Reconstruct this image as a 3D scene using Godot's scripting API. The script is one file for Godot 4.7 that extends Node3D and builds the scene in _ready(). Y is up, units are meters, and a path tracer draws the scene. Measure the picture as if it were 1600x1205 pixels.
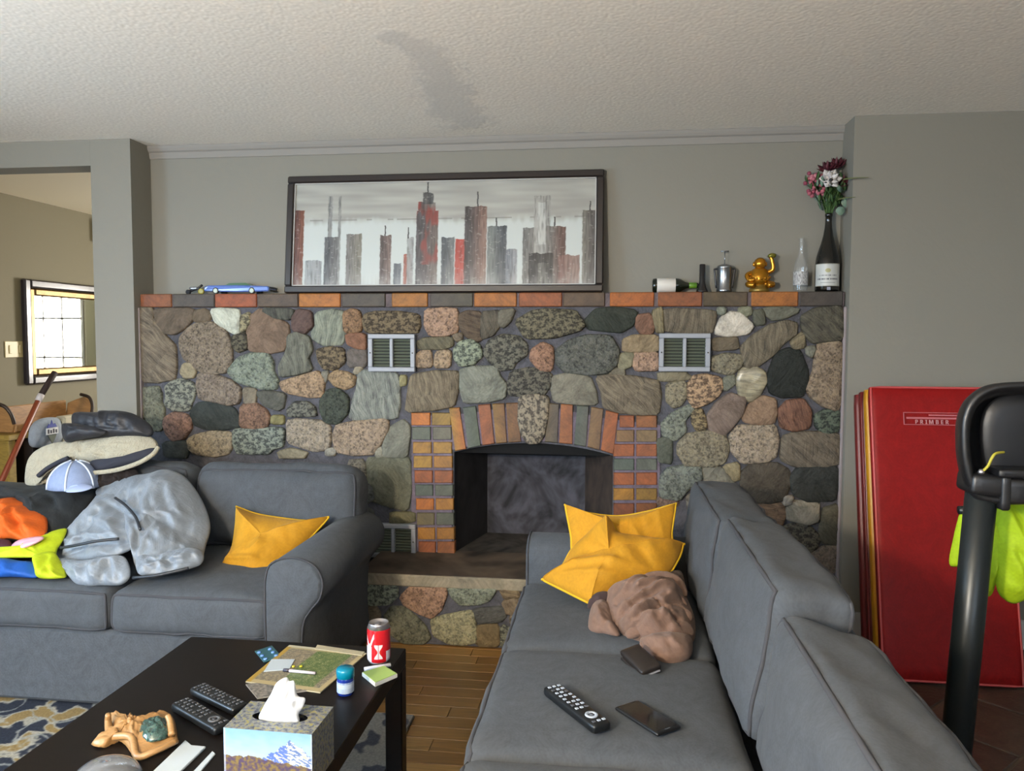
extends Node3D
# A living room with a fieldstone fireplace wall: two grey sofas, a coffee table, folded gym mats.
# Wall plane of the stones is z = 0, x runs right along it, the camera looks towards -z.

var rng := RandomNumberGenerator.new()
var taken := {}
var mats := {}
var tex := {}
var ns := FastNoiseLite.new()

func _ready() -> void:
	rng.seed = 7
	ns.seed = 3
	ns.noise_type = FastNoiseLite.TYPE_SIMPLEX_SMOOTH
	ns.frequency = 1.0
	ns.fractal_octaves = 2
	# --- camera
	var cam := Camera3D.new()
	cam.name = "camera"
	cam.fov = rad_to_deg(2.0 * atan(602.5 / 1202.0))
	cam.near = 0.05
	cam.far = 60.0
	cam.basis = Basis(Vector3.UP, 0.1248) * Basis(Vector3.RIGHT, -0.06) * Basis(Vector3(0, 0, 1), 0.0037)
	cam.position = Vector3(0.4765, 1.3581, 3.6439)
	add_child(cam)
	cam.current = true
	# --- sky and exposure
	var env := Environment.new()
	env.background_mode = Environment.BG_SKY
	var sky := Sky.new()
	var sm := ProceduralSkyMaterial.new()
	sm.sky_top_color = Color8(190, 208, 235)
	sm.sky_horizon_color = Color8(232, 238, 245)
	sm.ground_bottom_color = Color8(120, 118, 112)
	sm.ground_horizon_color = Color8(200, 202, 200)
	sm.sky_energy_multiplier = 2.2
	sky.sky_material = sm
	env.sky = sky
	env.tonemap_mode = Environment.TONE_MAPPER_LINEAR
	env.tonemap_exposure = 1.36
	env.sdfgi_enabled = true
	env.ssao_enabled = true
	env.ssil_enabled = true
	var we := WorldEnvironment.new()
	we.name = "world_environment"
	we.environment = env
	add_child(we)
	# --- daylight at the windows (one area light just inside each pane)
	window_light("window_light", Vector3(-1.6, 1.5, 5.36), Vector3(0, 0, -1), Vector2(2.0, 1.3), 7.5, Color(0.73, 0.875, 1.0))
	window_light("window_light", Vector3(1.9, 1.5, 5.36), Vector3(0, 0, -1), Vector2(1.6, 1.3), 0.6, Color(0.84, 0.93, 1.0))
	window_light("window_light", Vector3(-3.24, 1.45, 3.1), Vector3(1, 0, 0), Vector2(1.6, 1.3), 8.5, Color(0.73, 0.875, 1.0))
	window_light("window_light", Vector3(-1.72, 1.42, -4.42), Vector3(0, 0, 1), Vector2(0.9, 0.95), 19.0, Color(1.0, 0.97, 0.92))
	make_textures()
	ceiling_lamp()
	room()
	hall()
	fireplace()
	wall_things()
	sofas()
	table_and_things()
	mantel_things()
	pile()
	sofa_things()
	right_side()

func ceiling_lamp() -> void:
	# warm globe on a short stem, above and behind the camera
	var at := Vector3(-0.8, 1.68, 4.3)
	var l := OmniLight3D.new()
	l.name = "lamp_light"
	l.light_color = Color(1.0, 0.92, 0.80)
	l.light_energy = 7.6
	l.light_size = 0.11
	l.omni_range = 20.0
	l.omni_attenuation = 2.0
	l.shadow_enabled = true
	l.position = at
	add_child(l)
	var t := thing("ceiling_lamp", Vector3(at.x, CEIL, at.z), "warm white globe lamp hanging from the ceiling on a short stem", "lamp")
	var m := Msh.new()
	lathe(m, at, [[0.01, -0.12], [0.07, -0.10], [0.11, -0.05], [0.12, 0.0], [0.11, 0.05], [0.07, 0.10], [0.03, 0.12]], 24)
	part("lamp_globe", m, mat("lamp glass", Color8(250, 240, 220), 0.4, {"emit": Color(1.0, 0.86, 0.70), "ee": 3.0}), t)
	m = Msh.new()
	tube(m, [at + Vector3(0, 0.12, 0), Vector3(at.x, CEIL - 0.03, at.z)], 0.012, 8)
	lathe(m, Vector3(at.x, CEIL - 0.035, at.z), [[0.03, 0.0], [0.06, 0.01], [0.065, 0.034]], 20)
	part("lamp_stem", m, mat("brushed steel", Color8(168, 172, 176), 0.25, {"metal": 0.95}), t)

func window_light(nm: String, at: Vector3, dir: Vector3, size: Vector2, energy: float, col: Color) -> void:
	var l := AreaLight3D.new()
	l.name = nm
	l.area_size = size
	l.light_energy = energy
	l.light_color = col
	l.area_range = 20.0
	l.area_attenuation = 2.0
	l.shadow_enabled = true
	l.look_at_from_position(at, at + dir, Vector3.UP)
	add_child(l, true)

# ------------------------------------------------------------------ mesh building
class Msh:
	var v := PackedVector3Array()
	var uv := PackedVector2Array()
	var col := PackedColorArray()
	var smooth := PackedInt32Array()
	var has_uv := false
	var has_col := false

	# one closed (or open) run of triangles; closed runs are turned so that they face outwards
	func add(t: PackedVector3Array, sm := true, u := PackedVector2Array(), c := PackedColorArray(), closed := true) -> void:
		var flip := false
		if closed and t.size() > 0:
			var o := t[0]
			var vol := 0.0
			for i in range(0, t.size(), 3):
				vol += (t[i] - o).dot((t[i + 1] - o).cross(t[i + 2] - o))
			flip = vol > 0.0
		for i in range(0, t.size(), 3):
			for k in ([0, 2, 1] if flip else [0, 1, 2]):
				v.append(t[i + k])
				uv.append(u[i + k] if u.size() else Vector2.ZERO)
				col.append(c[i + k] if c.size() else Color.WHITE)
			smooth.append(0 if sm else -1)
		has_uv = has_uv or u.size() > 0
		has_col = has_col or c.size() > 0

	func base() -> Vector3:
		var lo := Vector3.INF
		var hi := -Vector3.INF
		for p in v:
			lo = lo.min(p)
			hi = hi.max(p)
		return Vector3((lo.x + hi.x) / 2.0, lo.y, (lo.z + hi.z) / 2.0)

	func mesh(off: Vector3) -> ArrayMesh:
		var st := SurfaceTool.new()
		st.begin(Mesh.PRIMITIVE_TRIANGLES)
		for i in v.size():
			if i % 3 == 0:
				st.set_smooth_group(4294967295 if smooth[i / 3] < 0 else 0)
			if has_uv:
				st.set_uv(uv[i])
			if has_col:
				st.set_color(col[i])
			st.add_vertex(v[i] - off)
		st.generate_normals()
		st.index()
		return st.commit()

func numbered(nm: String) -> String:
	taken[nm] = taken.get(nm, 0) + 1
	return nm if taken[nm] == 1 else "%s_%03d" % [nm, taken[nm] - 1]

func meta(o: Node, label := "", category := "", group := "", kind := "") -> void:
	if label: o.set_meta("label", label)
	if category: o.set_meta("category", category)
	if group: o.set_meta("group", group)
	if kind: o.set_meta("kind", kind)

func thing(nm: String, at: Vector3, label := "", category := "", group := "", kind := "") -> Node3D:
	var o := Node3D.new()
	o.name = numbered(nm)
	o.position = at
	add_child(o, true)
	meta(o, label, category, group, kind)
	return o

func origin(o: Node) -> Vector3:
	var p := Vector3.ZERO
	while o is Node3D and o != self:
		p += o.position
		o = o.get_parent()
	return p

func part(nm: String, m: Msh, mat: Material, parent: Node3D, label := "") -> MeshInstance3D:
	var o := MeshInstance3D.new()
	o.name = nm
	var b := m.base()
	o.mesh = m.mesh(b)
	o.material_override = mat
	o.position = b - origin(parent)
	parent.add_child(o, true)
	if label: o.set_meta("label", label)
	return o

func solo(nm: String, m: Msh, mat: Material, label := "", category := "", group := "", kind := "") -> MeshInstance3D:
	var o := MeshInstance3D.new()
	o.name = numbered(nm)
	var b := m.base()
	o.mesh = m.mesh(b)
	o.material_override = mat
	o.position = b
	add_child(o, true)
	meta(o, label, category, group, kind)
	return o

func box(m: Msh, a: Vector3, b: Vector3, bev := 0.004, xf := Transform3D(), c1 := Color.WHITE, c2 := Color.WHITE, tinted := false) -> void:
	var c := (a + b) / 2.0
	var h := ((b - a) / 2.0).abs()
	bev = minf(bev, minf(h.x, minf(h.y, h.z)) * 0.8)
	var t := PackedVector3Array()
	var cl := PackedColorArray()
	var P := func(s: Vector3, ax: int) -> Vector3:
		var q := Vector3(s.x * (h.x - (0.0 if ax == 0 else bev)), s.y * (h.y - (0.0 if ax == 1 else bev)), s.z * (h.z - (0.0 if ax == 2 else bev)))
		return xf * (c + q)
	for ax in 3:
		for s in [-1.0, 1.0]:
			var q := []
			for w in [[-1, -1], [1, -1], [1, 1], [-1, 1]]:
				var d := Vector3.ZERO
				d[ax] = s
				d[(ax + 1) % 3] = w[0]
				d[(ax + 2) % 3] = w[1]
				q.append(P.call(d, ax))
			for k in ([0, 2, 1, 0, 3, 2] if s > 0 else [0, 1, 2, 0, 2, 3]):
				t.append(q[k])
	for ax in 3: # edges along ax
		var u := (ax + 1) % 3
		var w := (ax + 2) % 3
		for su in [-1.0, 1.0]:
			for sw in [-1.0, 1.0]:
				var d0 := Vector3.ZERO
				d0[u] = su
				d0[w] = sw
				d0[ax] = -1
				var d1 := d0
				d1[ax] = 1
				var q := [P.call(d0, u), P.call(d1, u), P.call(d1, w), P.call(d0, w)]
				for k in ([0, 1, 2, 0, 2, 3] if su * sw > 0 else [0, 2, 1, 0, 3, 2]):
					t.append(q[k])
	for sx in [-1.0, 1.0]:
		for sy in [-1.0, 1.0]:
			for sz in [-1.0, 1.0]:
				var d := Vector3(sx, sy, sz)
				var q := [P.call(d, 0), P.call(d, 1), P.call(d, 2)]
				for k in ([0, 2, 1] if sx * sy * sz > 0 else [0, 1, 2]):
					t.append(q[k])
	if tinted:
		for p in t:
			cl.append(c1.lerp(c2, clampf(((xf.affine_inverse() * p).x - c.x) / maxf(h.x, 0.001) * 0.5 + 0.5, 0.0, 1.0)))
	m.add(t, false, PackedVector2Array(), cl)

func quad_uv(m: Msh, a: Vector3, b: Vector3, c: Vector3, d: Vector3) -> void:
	# a top left, b top right, c bottom right, d bottom left seen from the front
	m.add(PackedVector3Array([a, b, c, a, c, d]), false, PackedVector2Array([Vector2(0, 0), Vector2(1, 0), Vector2(1, 1), Vector2(0, 0), Vector2(1, 1), Vector2(0, 1)]), PackedColorArray(), false)

# rows of equal length joined into a surface; around: each row is a closed ring; caps close first and last ring
func grid(m: Msh, rows: Array, around := true, caps := true, sm := true) -> void:
	var t := PackedVector3Array()
	var u := PackedVector2Array()
	var n: int = rows[0].size()
	var top := rows.size() - 1
	for i in top:
		for j in (n if around else n - 1):
			var k := (j + 1) % n
			var a: Vector3 = rows[i][j]
			var b: Vector3 = rows[i][k]
			var c: Vector3 = rows[i + 1][k]
			var d: Vector3 = rows[i + 1][j]
			t.append_array([a, b, c, a, c, d])
			var u0 := float(j) / n
			var u1 := float(j + 1) / n
			var v0 := 1.0 - float(i) / top
			var v1 := 1.0 - float(i + 1) / top
			u.append_array([Vector2(u0, v0), Vector2(u1, v0), Vector2(u1, v1), Vector2(u0, v0), Vector2(u1, v1), Vector2(u0, v1)])
	if caps and around:
		for e in [0, top]:
			var mid := Vector3.ZERO
			for p in rows[e]: mid += p
			mid /= n
			for j in n:
				var k := (j + 1) % n
				if e == 0: t.append_array([mid, rows[e][k], rows[e][j]])
				else: t.append_array([mid, rows[e][j], rows[e][k]])
				u.append_array([Vector2(0.5, 0.5), Vector2(0.5, 0.5), Vector2(0.5, 0.5)])
	m.add(t, sm, u, PackedColorArray(), around and caps)

func lathe(m: Msh, at: Vector3, prof: Array, n := 24, xf := Basis(), caps := true) -> void:
	var rows := []
	for p in prof:
		var r := PackedVector3Array()
		for j in n:
			var a := TAU * j / n
			r.append(at + xf * Vector3(sin(a) * p[0], p[1], cos(a) * p[0]))
		rows.append(r)
	grid(m, rows, true, caps)

func tube(m: Msh, pts: Array, r: float, n := 8, closed := false, taper := 1.0) -> void:
	var rows := []
	var cnt := pts.size()
	var up := Vector3(0.123, 0.91, 0.31).normalized()
	for i in cnt + (1 if closed else 0):
		var p: Vector3 = pts[i % cnt]
		var a: Vector3 = pts[(i - 1 + cnt) % cnt] if (closed or i > 0) else p
		var b: Vector3 = pts[(i + 1) % cnt] if (closed or i < cnt - 1) else p
		var d := (b - a).normalized()
		if absf(d.dot(up)) > 0.95: up = Vector3(0.9, 0.1, 0.3).normalized()
		var s := d.cross(up).normalized()
		up = s.cross(d).normalized()
		var rr := r * lerpf(1.0, taper, float(i) / maxf(cnt - 1, 1))
		var row := PackedVector3Array()
		for j in n:
			var g := TAU * j / n
			row.append(p + (s * cos(g) + up * sin(g)) * rr)
		rows.append(row)
	grid(m, rows, true, not closed)

func smooth_loop(pts: Array, per := 5) -> Array:
	var o := []
	var n := pts.size()
	for i in n:
		for k in per:
			o.append(pts[i].cubic_interpolate(pts[(i + 1) % n], pts[(i - 1 + n) % n], pts[(i + 2) % n], float(k) / per))
	return o

func smooth_path(pts: Array, per := 6) -> Array:
	var o := []
	var n := pts.size()
	for i in n - 1:
		for k in per:
			o.append(pts[i].cubic_interpolate(pts[i + 1], pts[maxi(i - 1, 0)], pts[mini(i + 2, n - 1)], float(k) / per))
	o.append(pts[n - 1])
	return o

# extrude a closed outline of 2D points (x, y) along an axis with softened ends. Map turns (x, y, depth) into space
func extrude(m: Msh, poly: Array, d0: float, d1: float, map: Callable, bev := 0.004, sm := false) -> void:
	var pv := PackedVector2Array(poly)
	if Geometry2D.is_polygon_clockwise(pv): pv.reverse()
	var ins := pv
	if bev > 0.0:
		var n := pv.size()
		ins = PackedVector2Array()
		for i in n:
			var e0 := (pv[i] - pv[(i - 1 + n) % n]).normalized()
			var e1 := (pv[(i + 1) % n] - pv[i]).normalized()
			var nn := Vector2(-e0.y - e1.y, e0.x + e1.x)
			nn = nn.normalized() / maxf(0.5, cos(e0.angle_to(e1) / 2.0))
			ins.append(pv[i] + nn * bev)
	var tri := Geometry2D.triangulate_polygon(ins)
	var t := PackedVector3Array()
	var s := signf(d1 - d0)
	var rings := [[ins, d0], [pv, d0 + s * bev], [pv, d1 - s * bev], [ins, d1]]
	for i in 3:
		var n := pv.size()
		for j in n:
			var k := (j + 1) % n
			var a: Vector3 = map.call(rings[i][0][j], rings[i][1])
			var b: Vector3 = map.call(rings[i][0][k], rings[i][1])
			var c: Vector3 = map.call(rings[i + 1][0][k], rings[i + 1][1])
			var d: Vector3 = map.call(rings[i + 1][0][j], rings[i + 1][1])
			t.append_array([a, b, c, a, c, d])
	for e in [0, 3]:
		for i in range(0, tri.size(), 3):
			var q := [map.call(rings[e][0][tri[i]], rings[e][1]), map.call(rings[e][0][tri[i + 1]], rings[e][1]), map.call(rings[e][0][tri[i + 2]], rings[e][1])]
			if e == 0: t.append_array([q[0], q[2], q[1]])
			else: t.append_array([q[0], q[1], q[2]])
	m.add(t, sm)

# upholstered block: rounded box with bulging faces
func soft_pt(s: Dictionary, p: Vector3) -> Vector3:
	var h: Vector3 = s.h
	var r: float = s.r
	var q := Vector3(p.x * h.x, p.y * h.y, p.z * h.z)
	var inn := q.clamp(-(h - Vector3.ONE * r), h - Vector3.ONE * r)
	var d := (q - inn).normalized()
	var o := inn + d * r
	var b: Vector3 = s.get("b", Vector3.ZERO)
	var k := (Vector3.ONE - p * p).max(Vector3.ZERO)
	o.x += d.x * b.x * k.y * k.z
	o.y += d.y * b.y * k.x * k.z
	o.z += d.z * b.z * k.x * k.y
	var sag: float = s.get("sag", 0.0)
	var xf: Transform3D = s.xf
	var w := xf * o
	if sag > 0.0:
		var f := float(s.get("f", 7.0))
		w += xf.basis * d * (ns.get_noise_3dv(w * f) * sag + absf(ns.get_noise_3dv(w * f * 0.6 + Vector3(9, 3, 1))) * -sag)
	return w

func soft(m: Msh, s: Dictionary, n := 14) -> void:
	var par := []
	for i in n + 1:
		var t := 2.0 * i / n - 1.0
		par.append(signf(t) * (1.0 - pow(1.0 - absf(t), 1.7)))
	var t := PackedVector3Array()
	for ax in 3:
		for sd in [-1.0, 1.0]:
			var g := []
			for i in n + 1:
				var row := []
				for j in n + 1:
					var p := Vector3.ZERO
					p[ax] = sd
					p[(ax + 1) % 3] = par[i]
					p[(ax + 2) % 3] = par[j]
					row.append(soft_pt(s, p))
				g.append(row)
			for i in n:
				for j in n:
					var q := [g[i][j], g[i + 1][j], g[i + 1][j + 1], g[i][j + 1]]
					for k in ([0, 2, 1, 0, 3, 2] if sd > 0 else [0, 1, 2, 0, 2, 3]):
						t.append(q[k])
	m.add(t)

# a welt running round the face sd of axis ax of a soft block
func welt(m: Msh, s: Dictionary, ax: int, sd: float, r := 0.004) -> void:
	var pts := []
	var n := 12
	for e in 4:
		for i in n:
			var t := 2.0 * i / n - 1.0
			var p := Vector3.ZERO
			p[ax] = sd
			var uv: Vector2 = [Vector2(t, -1), Vector2(1, t), Vector2(-t, 1), Vector2(-1, -t)][e]
			p[(ax + 1) % 3] = uv.x
			p[(ax + 2) % 3] = uv.y
			pts.append(soft_pt(s, p))
	tube(m, pts, r, 6, true)

# cloth: an outline in space, puffed along nrm on both sides, with fold ridges [a, b, height, width]
func cloth(m: Msh, outline: Array, nrm: Vector3, front: float, back: float, folds := [], noise := 0.01, freq := 9.0, rings := 16, per := 5, pw := 2.0, seed_off := 0.0, grain := Vector3(0.35, -0.8, 0.45)) -> void:
	var o := smooth_loop(outline, per)
	var c := Vector3.ZERO
	for p in o: c += p
	c /= o.size()
	nrm = nrm.normalized()
	var rows := []
	for side in [1, -1]:
		var th := front if side == 1 else -back
		var rs := []
		for k in rings + 1:
			var t := pow(float(k) / rings, 1.25)
			var row := PackedVector3Array()
			for p in o:
				var b: Vector3 = p.lerp(c, t * 0.999)
				var s := pow(maxf(0.0, 1.0 - pow(1.0 - t, pw)), 0.62)
				var h := th * s
				var gr := grain.normalized()
				var bq: Vector3 = b + gr * 0.05 * ns.get_noise_3dv(b * 5.0)
				var q: Vector3 = (bq - gr * bq.dot(gr) * 0.68) * freq + Vector3(seed_off, seed_off * 0.7, 0)
				var rid := 1.0 - 2.0 * absf(ns.get_noise_3dv(q)) * 1.6
				h += side * s * noise * (rid + 0.6 * ns.get_noise_3dv(q * 2.3))
				if side == 1:
					for f in folds:
						var ab: Vector3 = f[1] - f[0]
						var tt := clampf((b - f[0]).dot(ab) / ab.length_squared(), 0.0, 1.0)
						var dd: float = (b - f[0] - ab * tt).length() / f[3]
						h += f[2] * exp(-dd * dd) * minf(1.0, s * 1.6)
				row.append(b + nrm * h)
			rs.append(row)
		if side == 1:
			rs.reverse()
			rows = rs
		else:
			rows.append_array(rs.slice(1))
	grid(m, rows)

# rings: [scale about the centre, offset along nrm]
func loft(m: Msh, outline: Array, nrm: Vector3, rings: Array, per := 5) -> void:
	var o := smooth_loop(outline, per) if per > 1 else outline
	var c := Vector3.ZERO
	for p in o: c += p
	c /= o.size()
	var rows := []
	for r in rings:
		var row := PackedVector3Array()
		for p in o: row.append(c + (p - c) * r[0] + nrm * r[1])
		rows.append(row)
	grid(m, rows)

func axes(x: Vector3, y: Vector3, at: Vector3) -> Transform3D:
	x = x.normalized()
	var z := x.cross(y).normalized()
	return Transform3D(Basis(x, z.cross(x).normalized(), z), at)

# ------------------------------------------------------------------ textures and materials
func picture(w: int, h: int, f: Callable) -> ImageTexture:
	var im := Image.create(w, h, false, Image.FORMAT_RGB8)
	for y in h:
		for x in w:
			im.set_pixel(x, y, f.call(float(x) / w, float(y) / h))
	return ImageTexture.create_from_image(im)

func n2(u: float, v: float, fx: float, fy: float, s := 0.0) -> float: # seamless noise -1..1
	var a := u * TAU
	var b := v * TAU
	return ns.get_noise_3d(cos(a) * fx / TAU + s * 13.7 + cos(b) * fy / TAU * 0.7, sin(a) * fx / TAU + s * 5.1 + sin(b) * fy / TAU * 0.7, (sin(b) - cos(b)) * fy / TAU * 0.7 + s)

func lin(v: Color) -> Color:
	return v.linear_to_srgb()

func make_textures() -> void:
	var cn := FastNoiseLite.new()
	cn.noise_type = FastNoiseLite.TYPE_CELLULAR
	cn.cellular_return_type = FastNoiseLite.RETURN_CELL_VALUE
	cn.frequency = 1.0
	cn.fractal_type = FastNoiseLite.FRACTAL_NONE
	var flat := func(u: float, v: float, f: float): return cn.get_noise_2d(u * f, v * f)
	tex.granite = picture(384, 384, func(u: float, v: float):
		var a: float = flat.call(u, v, 44.0)
		var b: float = flat.call(u + 3.0, v, 84.0)
		var k: float = 0.76 + 0.24 * ns.get_noise_2d(u * 7, v * 7) + 0.1 * ns.get_noise_2d(u * 24, v * 24)
		if a < -0.5: k -= 0.24
		if a > 0.6: k += 0.16
		if b < -0.6: k -= 0.17
		if b > 0.6: k += 0.1
		return lin(Color(k, k * (0.99 if a > 0.0 else 1.01), k * (0.95 if a > 0.2 else 1.03))))
	tex.gneiss = picture(384, 384, func(u: float, v: float):
		var w := v + 0.06 * ns.get_noise_2d(u * 1.6, v * 2.0) + 0.004 * ns.get_noise_2d(u * 14.0, v * 14.0)
		var k := 0.68 + 0.30 * ns.get_noise_2d(u * 2.0, w * 13.0) + 0.26 * ns.get_noise_2d(u * 4.0 + 5.0, w * 62.0)
		k += 0.06 * flat.call(u, v, 110.0)
		k = clampf(k + 0.12 * ns.get_noise_2d(u * 9.0, v * 9.0), 0.34, 1.0)
		return lin(Color(k, k * 0.98, k * lerpf(1.02, 0.9, k))))
	tex.plain = picture(256, 256, func(u: float, v: float):
		var k: float = 0.78 + 0.26 * n2(u, v, 6.0, 6.0, 3.0) + 0.2 * n2(u, v, 24.0, 24.0, 5.0) + 0.05 * flat.call(u, v, 90.0)
		return lin(Color(k, k, k * 0.99)))
	tex.blotch = picture(384, 384, func(u: float, v: float):
		var a := ns.get_noise_2d(u * 11.0, v * 16.0) + 0.6 * ns.get_noise_2d(u * 34.0, v * 34.0)
		var k: float = 0.64 + 0.42 * clampf(a * 2.2, -0.85, 0.85) + 0.08 * flat.call(u, v, 100.0)
		k = clampf(k, 0.2, 1.0)
		return lin(Color(k, k * 0.99, k * lerpf(1.04, 0.88, k))))
	tex.rough = picture(256, 256, func(u: float, v: float):
		var k := 0.5 + 0.35 * n2(u, v, 14.0, 14.0, 6.0) + 0.25 * n2(u, v, 44.0, 44.0, 7.0)
		return Color(k, k, k))
	tex.crumple = picture(320, 320, func(u: float, v: float):
		var a := n2(u, v, 9.0, 9.0, 1.0)
		var b := n2(u, v, 19.0, 19.0, 4.0)
		var k := 0.5 + 0.6 * (0.35 - absf(a)) + 0.35 * (0.3 - absf(b))
		return Color(k, k, k))
	tex.weave = picture(128, 128, func(u: float, v: float):
		var k := 0.9 + 0.06 * n2(u, v, 5.0, 5.0) + 0.08 * n2(u, v, 40.0, 40.0, 3.0)
		return Color(k, k, k))
	tex.wood = picture(512, 256, func(u: float, v: float):
		var w := v * 7.0 + 0.5 * ns.get_noise_2d(u * 3.0, v * 4.0)
		var k := 0.78 + 0.22 * ns.get_noise_2d(u * 2.4, w * 5.0) + 0.18 * ns.get_noise_2d(u * 10.0, v * 120.0)
		return lin(Color(k, k * 0.97, k * 0.92)))
	tex.soot = picture(256, 256, func(u: float, v: float):
		var k := 0.55 + 0.6 * n2(u, v, 5.0, 4.0, 1.0) + 0.25 * n2(u, v, 15.0, 12.0, 2.0)
		k = clampf(k, 0.12, 1.0)
		return lin(Color(k, k, k * 1.06)))
	# grey smudge that somebody left on the ceiling; the texture spans x -4..4, z -1..5.6 of the ceiling
	tex.ceiling = picture(1200, 990, func(u: float, v: float):
		var x: float = u * 8.0 - 4.0
		var z: float = v * 6.6 - 1.0
		var k := 0.95 + 0.035 * ns.get_noise_2d(x * 60.0, z * 60.0) + 0.03 * ns.get_noise_2d(x * 130.0, z * 130.0)
		var g := 0.0
		if x > -0.6 and x < 0.3 and z > 0.0 and z < 1.4:
			var path := [Vector2(-0.23, 1.15), Vector2(-0.16, 1.02), Vector2(-0.16, 0.76), Vector2(-0.2, 0.45), Vector2(-0.18, 0.15)]
			for i in 4:
				var q := Geometry2D.get_closest_point_to_segment(Vector2(x, z), path[i], path[i + 1])
				var d := q.distance_to(Vector2(x, z)) / lerpf(0.05, 0.105, clampf((1.15 - z) / 0.7, 0, 1))
				d += 0.5 * ns.get_noise_2d(x * 9.0, z * 6.0) + 0.3 * ns.get_noise_2d(x * 30.0, z * 22.0)
				g = maxf(g, smoothstep(1.5, 0.5, d))
		return Color(k, k, k).lerp(Color(0.80, 0.815, 0.84), g * 0.45))

func mat(nm: String, c: Color, rough := 0.8, o := {}) -> StandardMaterial3D:
	if mats.has(nm): return mats[nm]
	var m := StandardMaterial3D.new()
	m.resource_name = nm
	var k := 1.0 if nm.contains("ceiling") else 0.74 # real reflectances: darker than the exposed picture shows
	var lc := c.srgb_to_linear()
	m.albedo_color = Color(lc.r * k, lc.g * k, lc.b * k).linear_to_srgb()
	m.roughness = rough
	m.metallic = o.get("metal", 0.0)
	if o.has("spec"): m.metallic_specular = o.spec
	if o.has("tex"): m.albedo_texture = o.tex
	if o.has("vc"): m.vertex_color_use_as_albedo = true
	if o.has("bump"):
		m.heightmap_enabled = true
		m.heightmap_texture = o.bump
		m.heightmap_scale = o.get("bs", 0.3)
	if o.has("tri"):
		m.uv1_triplanar = true
		m.uv1_world_triplanar = true
		m.uv1_scale = Vector3.ONE * float(o.tri)
	if o.has("alpha"):
		m.transparency = BaseMaterial3D.TRANSPARENCY_ALPHA
		m.albedo_color.a = o.alpha
	if o.has("coat"):
		m.clearcoat_enabled = true
		m.clearcoat = o.coat
		m.clearcoat_roughness = o.get("coat_rough", 0.1)
	if o.has("rim"):
		m.rim_enabled = true
		m.rim = o.rim
		m.rim_tint = 0.5
	if o.has("emit"):
		m.emission_enabled = true
		m.emission = o.emit
		m.emission_energy_multiplier = o.get("ee", 1.0)
	if o.has("back"):
		m.backlight_enabled = true
		m.backlight = o.back
	mats[nm] = m
	return m

func fabric(nm: String, c: Color, rough := 0.95, rim := 0.25) -> StandardMaterial3D:
	return mat(nm, c, rough, {"tex": tex.weave, "tri": 6.0, "rim": rim, "spec": 0.2})

func paint(nm: String, c: Color) -> StandardMaterial3D:
	return mat(nm, c, 0.7, {"bump": tex.rough, "bs": 0.05, "tri": 1.5, "spec": 0.35})

# ------------------------------------------------------------------ room shell
func slab(nm: String, a: Vector3, b: Vector3, m: Material, parent: Node3D = null, bev := 0.0005) -> MeshInstance3D:
	var k := Msh.new()
	box(k, a, b, bev)
	if parent: return part(nm, k, m, parent)
	return solo(nm, k, m, "", "", "", "structure")

const CEIL := 2.338

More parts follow.
